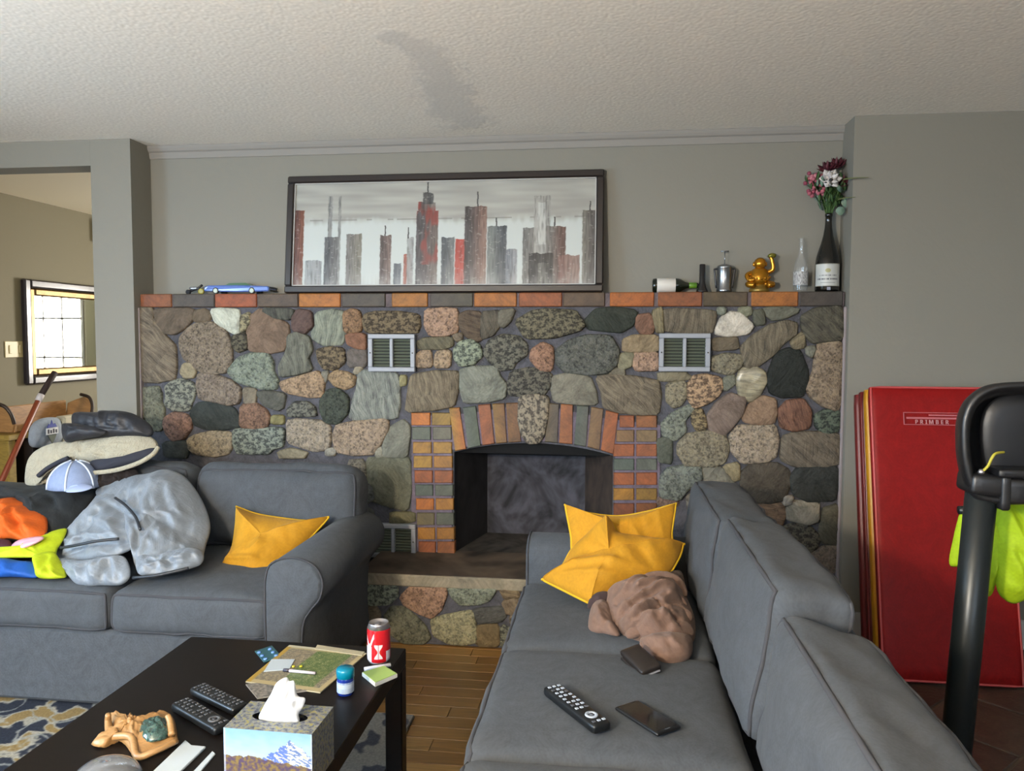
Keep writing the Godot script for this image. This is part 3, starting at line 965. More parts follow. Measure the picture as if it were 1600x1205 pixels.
func fireplace() -> void:
	var mortar := mat("blue grey mortar", Color8(92, 92, 100), 0.9, {"tex": tex.plain, "tri": 3.0, "bump": tex.rough, "bs": 0.4})
	wall_node = thing("wall_fireplace", Vector3(-0.17, 0, 0), "", "", "", "structure")
	# mortar bed: one thick sheet with the arched opening left free
	var arch := []
	for i in 13:
		var x := -0.262 + 0.764 * i / 12.0
		var q := (x - 0.12) / 0.382
		arch.append(Vector2(x, 0.863 - 0.052 * q * q))
	var poly := [Vector2(-1.872, 0.0), Vector2(-1.872, 1.51), Vector2(1.528, 1.51), Vector2(1.528, 0.0), Vector2(0.502, 0.0)]
	arch.reverse()
	poly.append_array(arch)
	poly.append(Vector2(-0.262, 0.0))
	var mb := Msh.new()
	extrude(mb, poly, -0.235, 0.004, func(p, d): return Vector3(p.x, p.y, d), 0.0)
	part("mortar", mb, mortar, wall_node)
	wall_stones()
	# low courses that the sofas hide from the photograph
	var hid := [[-1.86, -0.66, 0.30, 0.66], [1.0, 1.5, 0.02, 0.34]]
	for a in hid:
		var y: float = a[2]
		while y < a[3] - 0.05:
			var x: float = a[0]
			var hh := minf(0.12, a[3] - y)
			while x < a[1] - 0.08:
				var ww := minf(rng.randf_range(0.12, 0.22), a[1] - x)
				var q := []
				for k in [[0.06, 0.2], [0.3, 0.06], [0.75, 0.08], [0.95, 0.3], [0.93, 0.75], [0.6, 0.94], [0.2, 0.9]]:
					q.append(roundi((x + ww * (k[0] + rng.randf_range(-0.05, 0.05))) * 1000.0))
					q.append(roundi((y + hh * (k[1] + rng.randf_range(-0.06, 0.06))) * 1000.0))
				st(["granite", "plain", "gneiss", "blotch"][rng.randi() % 4], [Color8(126, 114, 98), Color8(104, 104, 96), Color8(140, 118, 98), Color8(92, 94, 90)][rng.randi() % 4], q)
				x += ww
			y += hh
	# caulked corner beads where the stone meets the painted walls
	for x in [[-1.874, -1.866], [1.520, 1.534]]:
		var cb := Msh.new()
		box(cb, Vector3(x[0], 0.0, 0.0), Vector3(x[1], 1.51, 0.03), 0.004)
		part("corner_bead", cb, mat("pale caulk", Color8(150, 140, 142), 0.7), wall_node)
	# mantel
	mantel_node = thing("mantel_shelf", Vector3(-0.17, 1.51, -0.04), "mantel shelf of one course of red, orange and dark bricks", "mantel")
	var mm := Msh.new()
	box(mm, Vector3(-1.868, 1.511, -0.109), Vector3(1.528, 1.577, 0.006), 0.003)
	part("mortar", mm, mat("brick mortar", Color8(112, 100, 104), 0.9, {"tex": tex.plain, "tri": 3.0}), mantel_node)
	mantel_bricks()
	# fireplace: hearth, brick surround, firebox
	fire_node = thing("fireplace", Vector3(0.12, 0, 0.1), "arched brick fireplace with sooty firebox and raised stone hearth", "fireplace")
	var bm := Msh.new()
	extrude(bm, [Vector2(-0.475, 0.317), Vector2(-0.468, 0.982), Vector2(-0.20, 1.0), Vector2(0.12, 1.055), Vector2(0.45, 0.99), Vector2(0.72, 0.96), Vector2(0.72, 0.317), Vector2(0.512, 0.317)] + arch.map(func(q): return Vector2(0.12 + (q.x - 0.12) * 1.026, q.y + 0.012)) + [Vector2(-0.272, 0.317)], 0.0, 0.012, func(p, d): return Vector3(p.x, p.y, d), 0.0)
	part("brick_mortar", bm, mat("purple grey mortar", Color8(124, 112, 128), 0.9, {"tex": tex.plain, "tri": 3.0}), fire_node)
	fire_bricks()
	var hb := Msh.new()
	box(hb, Vector3(-0.612, 0.0, 0.03), Vector3(0.96, 0.262, 0.366), 0.004)
	part("hearth_mortar", hb, mortar, fire_node)
	hearth_stones()
	var hsl := Msh.new()
	box(hsl, Vector3(-0.622, 0.262, -0.03), Vector3(0.97, 0.315, 0.382), 0.006)
	part("hearth_slab", hsl, mat("weathered concrete", Color8(158, 148, 126), 0.75, {"tex": tex.plain, "tri": 2.2, "bump": tex.rough, "bs": 0.2}), fire_node, "worn concrete hearth slab")
	hsl = Msh.new()
	box(hsl, Vector3(-0.621, 0.3145, -0.03), Vector3(0.969, 0.3175, 0.374), 0.001)
	part("hearth_top", hsl, mat("sooty brown hearth top", Color8(104, 90, 74), 0.7, {"tex": tex.soot, "tri": 0.9}), fire_node, "brown soot-worn top face")
	# firebox: splayed sides, back, sloped throat, floor
	var soot := mat("sooty firebrick", Color8(44, 42, 44), 0.95, {"tex": tex.soot, "tri": 1.4})
	var back := mat("smoked back plate", Color8(84, 84, 92), 0.8, {"tex": tex.soot, "tri": 2.1})
	var bz := -0.42
	var fb := Msh.new()
	box(fb, Vector3(-0.2, 0.28, bz - 0.05), Vector3(0.42, 1.0, bz), 0.002)
	part("back_wall", fb, back, fire_node)
	for s in [[-0.262, -0.165, -0.33], [0.502, 0.36, 0.57]]:
		var sd := Msh.new()
		var xo: float = s[2]
		extrude(sd, [Vector2(s[0], -0.02), Vector2(s[1], bz), Vector2(xo, bz - 0.02), Vector2(xo, -0.02)], 0.28, 1.0, func(p, d): return Vector3(p.x, d, p.y), 0.0)
		part("side_wall", sd, mat("sooty brown brick", Color8(78, 62, 50), 0.95, {"tex": tex.soot, "tri": 1.8}) if s[0] > 0 else soot, fire_node)
	var th := Msh.new()
	extrude(th, [Vector2(-0.02, 0.87), Vector2(-0.06, 0.80), Vector2(-0.3, 0.79), Vector2(bz, 0.74), Vector2(bz, 1.0), Vector2(-0.02, 1.0)], -0.32, 0.56, func(p, d): return Vector3(d, maxf(p.y, 0.0), p.x), 0.0)
	part("smoke_hood", th, mat("black soot", Color8(14, 13, 14), 0.95), fire_node)
	var ff := Msh.new()
	box(ff, Vector3(-0.33, 0.262, bz), Vector3(0.57, 0.313, -0.03), 0.002)
	part("firebox_floor", ff, mat("ashy firebox floor", Color8(86, 80, 72), 0.9, {"tex": tex.soot, "tri": 1.6}), fire_node)

func vent(a: Vector3, b: Vector3, z: float, label: String) -> void:
	var v := thing("vent_grille", Vector3((a.x + b.x) / 2, b.y, z), label, "vent")
	var fm := mat("pale grey vent paint", Color8(158, 162, 170), 0.5)
	var x0 := a.x
	var x1 := b.x
	var y1 := a.y
	var y0 := b.y
	var e := 0.022
	var f := Msh.new()
	for q in [[x0, x1, y1 - e, y1], [x0, x1, y0, y0 + e], [x0, x0 + e, y0 + e, y1 - e], [x1 - e, x1, y0 + e, y1 - e], [(x0 + x1) / 2 - 0.008, (x0 + x1) / 2 + 0.008, y0 + e, y1 - e]]:
		box(f, Vector3(q[0], q[2], z - 0.02), Vector3(q[1], q[3], z + 0.012), 0.003)
	part("frame", f, fm, v)
	var bk := Msh.new()
	box(bk, Vector3(x0 + 0.01, y0 + 0.01, z - 0.022), Vector3(x1 - 0.01, y1 - 0.01, z - 0.016), 0.001)
	part("backing", bk, mat("vent dark", Color8(44, 48, 42), 0.8), v)
	var n := 9
	for h in 2:
		var xa := x0 + e if h == 0 else (x0 + x1) / 2 + 0.008
		var xb := (x0 + x1) / 2 - 0.008 if h == 0 else x1 - e
		for i in n:
			var y := lerpf(y0 + e, y1 - e, (i + 0.5) / n)
			var l := Msh.new()
			box(l, Vector3(xa, -0.0012, -0.006), Vector3(xb, 0.0012, 0.006), 0.0005, Transform3D(Basis(Vector3.RIGHT, 0.75), Vector3(0, y, z - 0.006)))
			part("louver", l, mat("olive louver", Color8(92, 100, 84), 0.6), v)
	for s in [[x0 + e / 2], [x1 - e / 2]]:
		var k := Msh.new()
		lathe(k, Vector3(s[0], (y0 + y1) / 2, z + 0.011), [[0.004, 0.0], [0.003, 0.003]], 8, Basis(Vector3.RIGHT, PI / 2))
		part("screw", k, mat("dark screw", Color8(80, 78, 74), 0.4, {"metal": 0.7}), v)

func wall_things() -> void:
	vent(Vector3(-0.677, 1.381, 0.03), Vector3(-0.446, 1.2, 0.03), 0.032, "pale grey double vent grille in the stone wall, upper left of the fireplace")
	vent(Vector3(0.707, 1.388, 0.03), Vector3(0.938, 1.213, 0.03), 0.032, "pale grey double vent grille in the stone wall, upper right of the fireplace")
	vent(Vector3(-0.674, 0.456, 0.03), Vector3(-0.446, 0.287, 0.03), 0.032, "pale grey vent grille low on the stone wall beside the sofa arm, above the hearth")
	# canvas print of a skyline, leaning on the mantel
	var W := 1.565
	var H := 0.585
	var tilt := 0.11
	var bl := Vector3(-1.118, 1.5795, -0.03)
	var xf := Transform3D(Basis(Vector3.RIGHT, -tilt), bl)
	var pt := thing("framed_print", Vector3(bl.x + W / 2, bl.y, -0.04), "wide black framed abstract skyline print leaning on the brick mantel", "picture")
	var fm := mat("black brown frame", Color8(38, 30, 28), 0.35, {"coat": 0.3})
	var e := 0.036
	for q in [[0.0, W, 0.0, e, 0], [0.0, W, H - e, H, 0], [0.0, e, e, H - e, 1], [W - e, W, e, H - e, 1]]:
		var g := Msh.new()
		box(g, Vector3(q[0], q[2], 0.0), Vector3(q[1], q[3], 0.028), 0.006, xf)
		part("frame_rail", g, fm, pt)
	for q in [[e, W - e, e, e + 0.005], [e, W - e, H - e - 0.005, H - e], [e, e + 0.005, e, H - e], [W - e - 0.005, W - e, e, H - e]]:
		var g := Msh.new()
		box(g, Vector3(q[0], q[2], 0.004), Vector3(q[1], q[3], 0.020), 0.001, xf)
		part("inner_lip", g, mat("silver lip", Color8(190, 190, 188), 0.4), pt)
	var bb := Msh.new()
	box(bb, Vector3(0.01, 0.01, -0.001), Vector3(W - 0.01, H - 0.01, 0.010), 0.001, xf)
	part("backing_board", bb, mat("backing board", Color8(60, 54, 48), 0.9), pt)
	var cv := Msh.new()
	quad_uv(cv, xf * Vector3(e, H - e, 0.0115), xf * Vector3(W - e, H - e, 0.0115), xf * Vector3(W - e, e, 0.0115), xf * Vector3(e, e, 0.0115))
	part("print", cv, mat("skyline print", Color8(235, 235, 235), 0.35, {"tex": skyline()}), pt)

func skyline() -> ImageTexture:
	# towers: left, right, top, width softness, colours left and right (fractions of the sheet)
	var tw := [[0.0, 0.035, 0.26, Color8(96, 52, 44), Color8(120, 62, 38)], [0.04, 0.10, 0.75, Color8(165, 170, 172), Color8(150, 152, 155)],
		[0.115, 0.132, 0.12, Color8(140, 142, 140), Color8(150, 150, 148)], [0.15, 0.162, 0.13, Color8(150, 152, 150), Color8(150, 152, 148)],
		[0.105, 0.155, 0.52, Color8(80, 82, 86), Color8(110, 108, 108)], [0.18, 0.235, 0.50, Color8(120, 116, 112), Color8(130, 124, 110)],
		[0.295, 0.335, 0.51, Color8(78, 62, 58), Color8(120, 96, 88)], [0.342, 0.37, 0.78, Color8(84, 90, 98), Color8(110, 116, 124)], [0.375, 0.405, 0.70, Color8(166, 84, 66), Color8(140, 80, 70)],
		[0.385, 0.41, 0.54, Color8(170, 174, 172), Color8(160, 160, 160)], [0.415, 0.49, 0.28, Color8(66, 62, 66), Color8(104, 90, 84)], [0.42, 0.48, 0.20, Color8(96, 74, 70), Color8(124, 116, 110), 0.30],
		[0.435, 0.472, 0.11, Color8(84, 84, 84), Color8(70, 72, 74), 0.22], [0.50, 0.545, 0.54, Color8(60, 68, 76), Color8(110, 114, 116)], [0.545, 0.585, 0.56, Color8(178, 52, 40), Color8(190, 70, 60)],
		[0.575, 0.65, 0.25, Color8(62, 56, 58), Color8(138, 104, 92)], [0.65, 0.715, 0.44, Color8(120, 126, 124), Color8(62, 70, 78)], [0.71, 0.75, 0.66, Color8(110, 118, 132), Color8(150, 154, 160)],
		[0.765, 0.82, 0.46, Color8(110, 110, 108), Color8(134, 130, 126)], [0.80, 0.855, 0.16, Color8(182, 182, 176), Color8(160, 160, 156)], [0.812, 0.84, 0.22, Color8(214, 216, 212), Color8(206, 208, 204), 0.62],
		[0.84, 0.905, 0.45, Color8(128, 124, 120), Color8(96, 64, 56)], [0.785, 0.865, 0.70, Color8(40, 40, 42), Color8(50, 48, 48)], [0.815, 0.85, 0.79, Color8(120, 120, 114), Color8(96, 96, 92)], [0.88, 0.95, 0.72, Color8(140, 104, 96), Color8(150, 120, 110)], [0.955, 1.0, 0.30, Color8(120, 116, 108), Color8(78, 72, 70)]]
	var spires := [[0.452, 0.0, 0.12], [0.618, 0.11, 0.26], [0.312, 0.42, 0.52], [0.868, 0.36, 0.46], [0.68, 0.36, 0.45], [0.98, 0.22, 0.31], [0.39, 0.44, 0.55]]
	return picture(900, 290, func(u: float, v: float):
		var c := Color8(196, 197, 190).lerp(Color8(172, 172, 166), clampf(0.5 + 0.9 * ns.get_noise_2d(u * 3.0, v * 9.0), 0.0, 1.0))
		c = c.lerp(Color8(216, 224, 222), smoothstep(0.33, 0.42, v + 0.03 * ns.get_noise_2d(u * 30, v * 3)))
		if absf(v - 0.36) < 0.006 and ns.get_noise_2d(u * 12.0, 4.0) > -0.1: c = c.lerp(Color8(120, 118, 112), 0.4)
		var w := u + 0.0016 * ns.get_noise_2d(u * 40.0, v * 16.0)
		for s in spires:
			if absf(w - s[0]) < 0.0022 and v > s[1] and v < s[2]: c = Color8(84, 84, 84)
		for t in tw:
			var top: float = t[2] + 0.012 * ns.get_noise_2d(u * 30.0, t[2] * 9.0)
			if w > t[0] and w < t[1] and v > top and (t.size() < 6 or v < t[5]):
				var k := smoothstep(0.1, 0.9, (w - t[0]) / (t[1] - t[0]))
				var b: Color = t[3].lerp(t[4], k)
				var streak := ns.get_noise_2d(u * 110.0, v * 5.0)
				b = b.lightened(0.16 * maxf(streak, 0.0)).darkened(0.35 * maxf(-streak, 0.0))
				if ns.get_noise_2d(u * 40.0, v * 26.0 + 4.0) > 0.5: b = b.lerp(Color8(200, 202, 198), 0.35)
				if t[0] > 0.41 and t[0] < 0.43 and v < 0.8: b = b.lerp(Color8(150, 50, 42), 0.75 * smoothstep(-0.1, 0.35, ns.get_noise_2d(u * 26.0, v * 3.0 + 2.0)))
				b = b.lerp(Color8(178, 180, 178), 0.35 * smoothstep(0.7, 1.0, v) * (0.6 + 0.8 * ns.get_noise_2d(u * 24.0, v * 6.0)))
				c = c.lerp(b, 0.9 * smoothstep(t[0] - 0.001, t[0] + 0.004, w) * smoothstep(t[1] + 0.001, t[1] - 0.004, w))
		if v > 0.86: c = c.lerp(Color8(190, 190, 188), 0.45 * smoothstep(0.86, 1.0, v) * (0.5 + ns.get_noise_2d(u * 60.0, 8.0)))
		return c)

# ------------------------------------------------------------------ sofas
func sofa_mat() -> StandardMaterial3D:
	return mat("grey sofa cotton", Color8(92, 97, 103), 0.95, {"tex": tex.weave, "tri": 4.0, "rim": 0.2, "spec": 0.2})

func seam_mat() -> StandardMaterial3D:
	return mat("dark sofa seam", Color8(66, 67, 72), 0.95)

func upholster(nm: String, sofa: Node3D, a: Vector3, b: Vector3, r: float, bul: Vector3, faces := [], tilt := Basis(), sag := 0.006) -> void:
	var s := {"h": (b - a) / 2.0, "r": r, "b": bul, "xf": Transform3D(tilt, (a + b) / 2.0), "sag": sag}
	var m := Msh.new()
	soft(m, s)
	var o := part(nm, m, sofa_mat(), sofa)
	if faces.size():
		var w := Msh.new()
		for f in faces: welt(w, s, f[0], f[1], 0.0055)
		part("seam", w, seam_mat(), o)

func arm(sofa: Node3D, prof: Array, d0: float, d1: float, map: Callable) -> void:
	var m := Msh.new()
	var sp := []
	var loop := []
	for p in prof: loop.append(Vector3(p.x, p.y, 0))
	for p in smooth_loop(loop, 4): sp.append(Vector2(p.x, p.y))
	extrude(m, sp, d0, d1, map, 0.012, true)
	var o := part("arm", m, sofa_mat(), sofa)
	var w := Msh.new()
	var pts := []
	for p in sp: pts.append(map.call(p, d1 - signf(d1 - d0) * 0.008))
	tube(w, pts, 0.0035, 6, true)
	part("seam", w, seam_mat(), o)

func sofas() -> void:
	# loveseat along the stone wall
	var s1 := thing("sofa", Vector3(-1.3, 0, 0.7), "grey cotton loveseat with rolled arms against the stone wall, heaped with clothes", "sofa")
	var b := Msh.new()
	box(b, Vector3(-2.02, 0.02, 0.42), Vector3(-0.66, 0.30, 1.125), 0.015)
	part("base", b, sofa_mat(), s1)
	var bf := {"h": Vector3(0.735, 0.33, 0.085), "r": 0.05, "xf": Transform3D(Basis(), Vector3(-1.36, 0.35, 0.30))}
	var bm := Msh.new()
	soft(bm, bf, 8)
	# lower part of the back is a straight frame
	part("back_frame", bm, sofa_mat(), s1)
	upholster("seat_cushion", s1, Vector3(-1.295, 0.295, 0.46), Vector3(-0.695, 0.452, 1.145), 0.04, Vector3(0, 0.022, 0.008), [[2, 1.0]])
	upholster("seat_cushion", s1, Vector3(-1.90, 0.295, 0.46), Vector3(-1.297, 0.452, 1.145), 0.04, Vector3(0, 0.022, 0.008), [[2, 1.0]])
	upholster("back_cushion", s1, Vector3(-1.335, 0.43, 0.33), Vector3(-0.575, 0.80, 0.52), 0.075, Vector3(0, 0.01, 0.035), [[2, 1.0], [2, -1.0]], Basis(Vector3.RIGHT, -0.10), 0.01)
	upholster("back_cushion", s1, Vector3(-2.06, 0.43, 0.33), Vector3(-1.345, 0.80, 0.52), 0.075, Vector3(0, 0.01, 0.035), [[2, 1.0], [2, -1.0]], Basis(Vector3.RIGHT, -0.10), 0.01)
	var pr := [Vector2(-0.70, 0.03), Vector2(-0.70, 0.25), Vector2(-0.702, 0.44), Vector2(-0.698, 0.53), Vector2(-0.675, 0.58), Vector2(-0.605, 0.602), Vector2(-0.53, 0.582), Vector2(-0.494, 0.53), Vector2(-0.502, 0.465), Vector2(-0.54, 0.415), Vector2(-0.565, 0.36), Vector2(-0.572, 0.2), Vector2(-0.572, 0.03)]
	arm(s1, pr, 0.39, 1.15, func(p, d): return Vector3(p.x, p.y, d))
	arm(s1, pr, 0.39, 1.15, func(p, d): return Vector3(-2.6 - p.x, p.y, d))
	# long sofa on the right, its back to the right
	var s2 := thing("sofa", Vector3(0.6, 0, 1.7), "grey cotton three-seat sofa at the right with its back to the red mats", "sofa")
	b = Msh.new()
	box(b, Vector3(0.205, 0.02, 0.62), Vector3(0.97, 0.295, 2.80), 0.015)
	part("base", b, sofa_mat(), s2)
	bm = Msh.new()
	soft(bm, {"h": Vector3(0.085, 0.34, 1.10), "r": 0.05, "xf": Transform3D(Basis(Vector3(0, 0, 1), -0.05), Vector3(0.955, 0.37, 1.70))}, 10)
	part("back_frame", bm, sofa_mat(), s2)
	for z in [[0.815, 1.425], [1.428, 2.025], [2.028, 2.63]]:
		upholster("seat_cushion", s2, Vector3(0.165, 0.295, z[0]), Vector3(0.80, 0.452, z[1]), 0.04, Vector3(0.008, 0.02, 0.0), [[0, -1.0]])
	for z in [[0.50, 1.205, 0.80, 0.795, 1.0, -0.09], [1.21, 1.925, 0.81, 0.805, 1.005, -0.15], [1.955, 2.70, 0.765, 0.815, 1.01, -0.16]]:
		upholster("back_cushion", s2, Vector3(z[3], 0.435, z[0]), Vector3(z[4], z[2], z[1]), 0.042, Vector3(0.03, 0.006, 0.004), [[0, -1.0], [0, 1.0]], Basis(Vector3(0, 0, 1), z[5]), 0.012)
	var pz := [Vector2(0.81, 0.03), Vector2(0.81, 0.30), Vector2(0.812, 0.50), Vector2(0.80, 0.575), Vector2(0.74, 0.605), Vector2(0.66, 0.60), Vector2(0.61, 0.56), Vector2(0.60, 0.49), Vector2(0.63, 0.43), Vector2(0.66, 0.38), Vector2(0.66, 0.2), Vector2(0.66, 0.03)]
	arm(s2, pz, 0.94, 0.175, func(p, d): return Vector3(d, p.y, p.x))
	arm(s2, pz, 0.94, 0.175, func(p, d): return Vector3(d, p.y, 3.45 - p.x))

# ------------------------------------------------------------------ coffee table and what lies on it
func flat_box(m: Msh, q: Array, y0: float, y1: float, bev := 0.003) -> void:
	# slab over a four-cornered outline lying flat
	var p := []
	for a in q: p.append(Vector2(a.x, a.z))
	extrude(m, p, y0, y1, func(w, d): return Vector3(w.x, d, w.y), bev)

func table_and_things() -> void:
	var tb := thing("coffee_table", Vector3(-0.44, 0, 2.0), "black brown square-legged coffee table littered with small things", "coffee table")
	var tm := mat("black brown veneer", Color8(25, 21, 20), 0.4, {"tex": tex.wood, "tri": 1.5, "spec": 0.3})
	var x0 := -0.778
	var x1 := -0.105
	var z0 := 1.487
	var z1 := 2.62
	var k := Msh.new()
	box(k, Vector3(x0, 0.4, z0), Vector3(x1, 0.45, z1), 0.003)
	part("tabletop", k, tm, tb)
	for q in [[x0, z0], [x1 - 0.05, z0], [x0, z1 - 0.05], [x1 - 0.05, z1 - 0.05]]:
		var l := Msh.new()
		box(l, Vector3(q[0], 0.012, q[1]), Vector3(q[0] + 0.05, 0.4, q[1] + 0.05), 0.003)
		part("leg", l, tm, tb)
	# rug under it
	var rg := Msh.new()
	box(rg, Vector3(-2.9, 0.0, 1.02), Vector3(-0.2, 0.011, 3.0), 0.004)
	rg.has_uv = true
	for i in rg.v.size(): rg.uv[i] = Vector2((rg.v[i].x + 2.9) / 2.7, (rg.v[i].z - 1.02) / 1.98)
	tex.rug = picture(540, 396, func(u: float, v: float):
		var x: float = u * 2.7
		var z: float = v * 1.98
		var wx := x + 0.06 * ns.get_noise_2d(x * 5.0, z * 5.0)
		var wz := z + 0.06 * ns.get_noise_2d(x * 5.0 + 9.0, z * 5.0)
		var c := Color8(54, 58, 68)
		var a := ns.get_noise_2d(wx * 6.0, wz * 6.0) + 0.12 * ns.get_noise_2d(x * 30.0, z * 30.0)
		c = c.lerp(Color8(166, 162, 148), smoothstep(0.06, 0.18, a))
		c = c.lerp(Color8(146, 124, 84), smoothstep(0.28, 0.38, a))
		var vine := absf(ns.get_noise_2d(wx * 3.6 + 4.0, wz * 3.6)) + 0.03 * ns.get_noise_2d(x * 26.0, z * 26.0)
		c = c.lerp(Color8(158, 160, 154), 0.8 * smoothstep(0.08, 0.03, vine))
		if x > 2.4: c = Color8(132, 126, 116).lerp(Color8(72, 72, 76), smoothstep(0.15, 0.28, ns.get_noise_2d(x * 9.0, z * 7.0)))
		var s := 1.0 + 0.18 * ns.get_noise_2d(x * 120.0, z * 120.0)
		return Color(c.r * s, c.g * s, c.b * s))
	solo("area_rug", rg, mat("floral rug wool", Color8(255, 255, 255), 0.98, {"tex": tex.rug, "spec": 0.1}), "navy, cream and gold floral rug under the coffee table", "rug")
	tissue_box()
	papers()
	# blue jar with teal lid
	var c: Vector3 = Vector3(-0.183, 0.45, 1.791)
	var j := thing("jar", c, "small blue jar with teal lid and white label on the coffee table", "jar")
	var m := Msh.new()
	lathe(m, c, [[0.019, 0.0], [0.0215, 0.003], [0.0215, 0.044], [0.019, 0.048]])
	part("jar_body", m, mat("cobalt plastic", Color8(24, 50, 140), 0.15, {"coat": 0.5}), j)
	m = Msh.new()
	lathe(m, c, [[0.0218, 0.008], [0.0219, 0.0085], [0.0219, 0.035], [0.0218, 0.0355]])
	tex.jar = picture(256, 64, func(u: float, v: float):
		var w := Color8(188, 206, 226)
		if v > 0.2 and v < 0.36 and fposmod(u * 40.0, 1.0) > 0.3 and ns.get_noise_1d(u * 90.0) > -0.3: w = Color8(90, 120, 180)
		if v > 0.5 and fposmod(v * 22.0, 1.0) > 0.6 and ns.get_noise_1d(u * 160.0) > -0.2: w = Color8(130, 150, 190)
		return w)
	part("paper_label", m, mat("jar label print", Color8(255, 255, 255), 0.5, {"tex": tex.jar}), j)
	m = Msh.new()
	var rows := [[0.0205, 0.044], [0.0228, 0.046], [0.0228, 0.064], [0.0205, 0.068]]
	lathe(m, c, rows, 40)
	part("lid", m, mat("teal plastic", Color8(0, 128, 158), 0.3), j)
	# red soft drink can
	c = Vector3(-0.156, 0.45, 1.59)
	var cn := thing("soda_can", c, "red and white aluminium soda can at the far right corner of the coffee table", "can")
	tex.can = picture(512, 256, func(u: float, v: float):
		var w := Color8(196, 24, 34)
		var x: float = fposmod(u + 0.5, 1.0) - 0.5 # 0 faces the sofa side of the room
		var b := 0.035 + 0.022 * cos((v - 0.42) * 17.0)
		if absf(x) < b and v > 0.40 and v < 0.80: w = Color8(240, 222, 224)
		if absf(x) < 0.008 and v > 0.40 and v < 0.80: w = Color8(190, 150, 160)
		if x < -0.1 and x > -0.24 and v > 0.46 and v < 0.92: w = Color8(226, 222, 232)
		if x > 0.11 and x < 0.2 and v > 0.6 and v < 0.9: w = Color8(222, 218, 230)
		if x < -0.06 and x > -0.2 and absf(v - 0.3 - 0.16 * sin(x * 34.0)) < 0.07: w = Color8(240, 228, 234)
		if absf(x) > 0.26 and absf(x) < 0.45 and absf(v - 0.5 - 0.12 * sin(x * 30.0)) < 0.08: w = Color8(236, 230, 234)
		return w)
	m = Msh.new()
	lathe(m, c, [[0.030, 0.008], [0.0325, 0.012], [0.0328, 0.02], [0.0328, 0.095], [0.032, 0.1]], 36, Basis(Vector3.UP, 0.25), false)
	for i in m.uv.size(): m.uv[i].y = clampf(1.0 - (m.v[i].y - c.y) / 0.1, 0.0, 1.0)
	part("can_wall", m, mat("can print", Color8(255, 255, 255), 0.25, {"tex": tex.can, "coat": 0.5}), cn)
	m = Msh.new()
	lathe(m, c, [[0.024, 0.0], [0.026, 0.0], [0.0302, 0.0082]], 36)
	lathe(m, c, [[0.032, 0.0998], [0.0275, 0.112], [0.0275, 0.1145], [0.0262, 0.1145], [0.0255, 0.110], [0.002, 0.110]], 36)
	var alu := mat("aluminium", Color8(205, 200, 202), 0.3, {"metal": 0.9})
	part("can_top", m, alu, cn)
	m = Msh.new()
	loft(m, [c + Vector3(-0.006, 0.112, -0.004), c + Vector3(0.006, 0.112, -0.004), c + Vector3(0.008, 0.112, 0.016), c + Vector3(-0.008, 0.112, 0.016)], Vector3.UP, [[0.9, -0.001], [1.0, 0.0], [0.9, 0.001]], 3)
	part("pull_tab", m, alu, cn)
	# pads, pens, cards
	m = Msh.new()
	flat_box(m, [Vector3(-0.173, 0.45, 1.688), Vector3(-0.127, 0.45, 1.637), Vector3(-0.077, 0.45, 1.683), Vector3(-0.119, 0.45, 1.746)], 0.45, 0.461, 0.001)
	var np := thing("sticky_pad", m.base(), "pad of light green sticky notes beside the red can", "notepad")
	part("paper_stack", m, mat("white paper edge", Color8(222, 226, 222), 0.8), np)
	m = Msh.new()
	flat_box(m, [Vector3(-0.171, 0.461, 1.688), Vector3(-0.126, 0.461, 1.641), Vector3(-0.078, 0.461, 1.684), Vector3(-0.118, 0.461, 1.744)], 0.461, 0.4625, 0.0003)
	part("top_sheet", m, mat("green paper", Color8(160, 190, 104), 0.8), np)
	m = Msh.new()
	tube(m, [Vector3(-0.177, 0.456, 1.657), Vector3(-0.114, 0.456, 1.62)], 0.0055, 10)
	solo("white_pen", m, mat("white gloss plastic", Color8(225, 225, 235), 0.3), "short white pen lying before the red can", "pen")
	m = Msh.new()
	flat_box(m, [Vector3(-0.532, 0.45, 1.573), Vector3(-0.501, 0.45, 1.527), Vector3(-0.44, 0.45, 1.597), Vector3(-0.473, 0.45, 1.641)], 0.45, 0.453, 0.0008)
	var bp := thing("blister_pack", m.base(), "small blue green blister pack at the left of the papers", "blister pack")
	part("foil_card", m, mat("teal foil", Color8(60, 110, 120), 0.35, {"metal": 0.3}), bp)
	for i in 6:
		var a: Vector3 = Vector3(-0.514, 0.453, 1.583)
		var ex: Vector3 = (Vector3(-0.486, 0.453, 1.546) - Vector3(-0.514, 0.453, 1.583)) * 0.45
		var ez: Vector3 = (Vector3(-0.467, 0.453, 1.634) - Vector3(-0.514, 0.453, 1.583)) * 0.4
		var b := Msh.new()
		lathe(b, a + ex * (i % 2) * 1.6 + ez * (i / 2), [[0.006, 0.0], [0.005, 0.003], [0.002, 0.004]], 10)
		part("blister", b, mat("blue blister", Color8(110, 150, 220), 0.2), bp)
	# three remotes lying on the table, two shown side by side
	remote(Vector3(-0.481, 0.45, 1.88), Vector3(-0.544, 0.45, 1.836) - Vector3(-0.43, 0.45, 1.9), 0.19, 0.046, 0.02, "black remote control nearest the folded papers on the coffee table", false, false)
	remote(Vector3(-0.476, 0.45, 1.971), Vector3(-0.548, 0.45, 1.923) - Vector3(-0.406, 0.45, 2.01), 0.2, 0.048, 0.022, "black remote control between the other table remote and the burl dish", true, false)
	# burl wood dish with a glassy green stone in it
	var bo := thing("burl_dish", Vector3(-0.571, 0.45, 2.097), "knotty burl wood dish with forked arms holding a green stone", "dish")
	var bw := mat("burl wood", Color8(190, 146, 92), 0.5, {"tex": tex.wood, "tri": 5.0, "coat": 0.2})
	m = Msh.new()
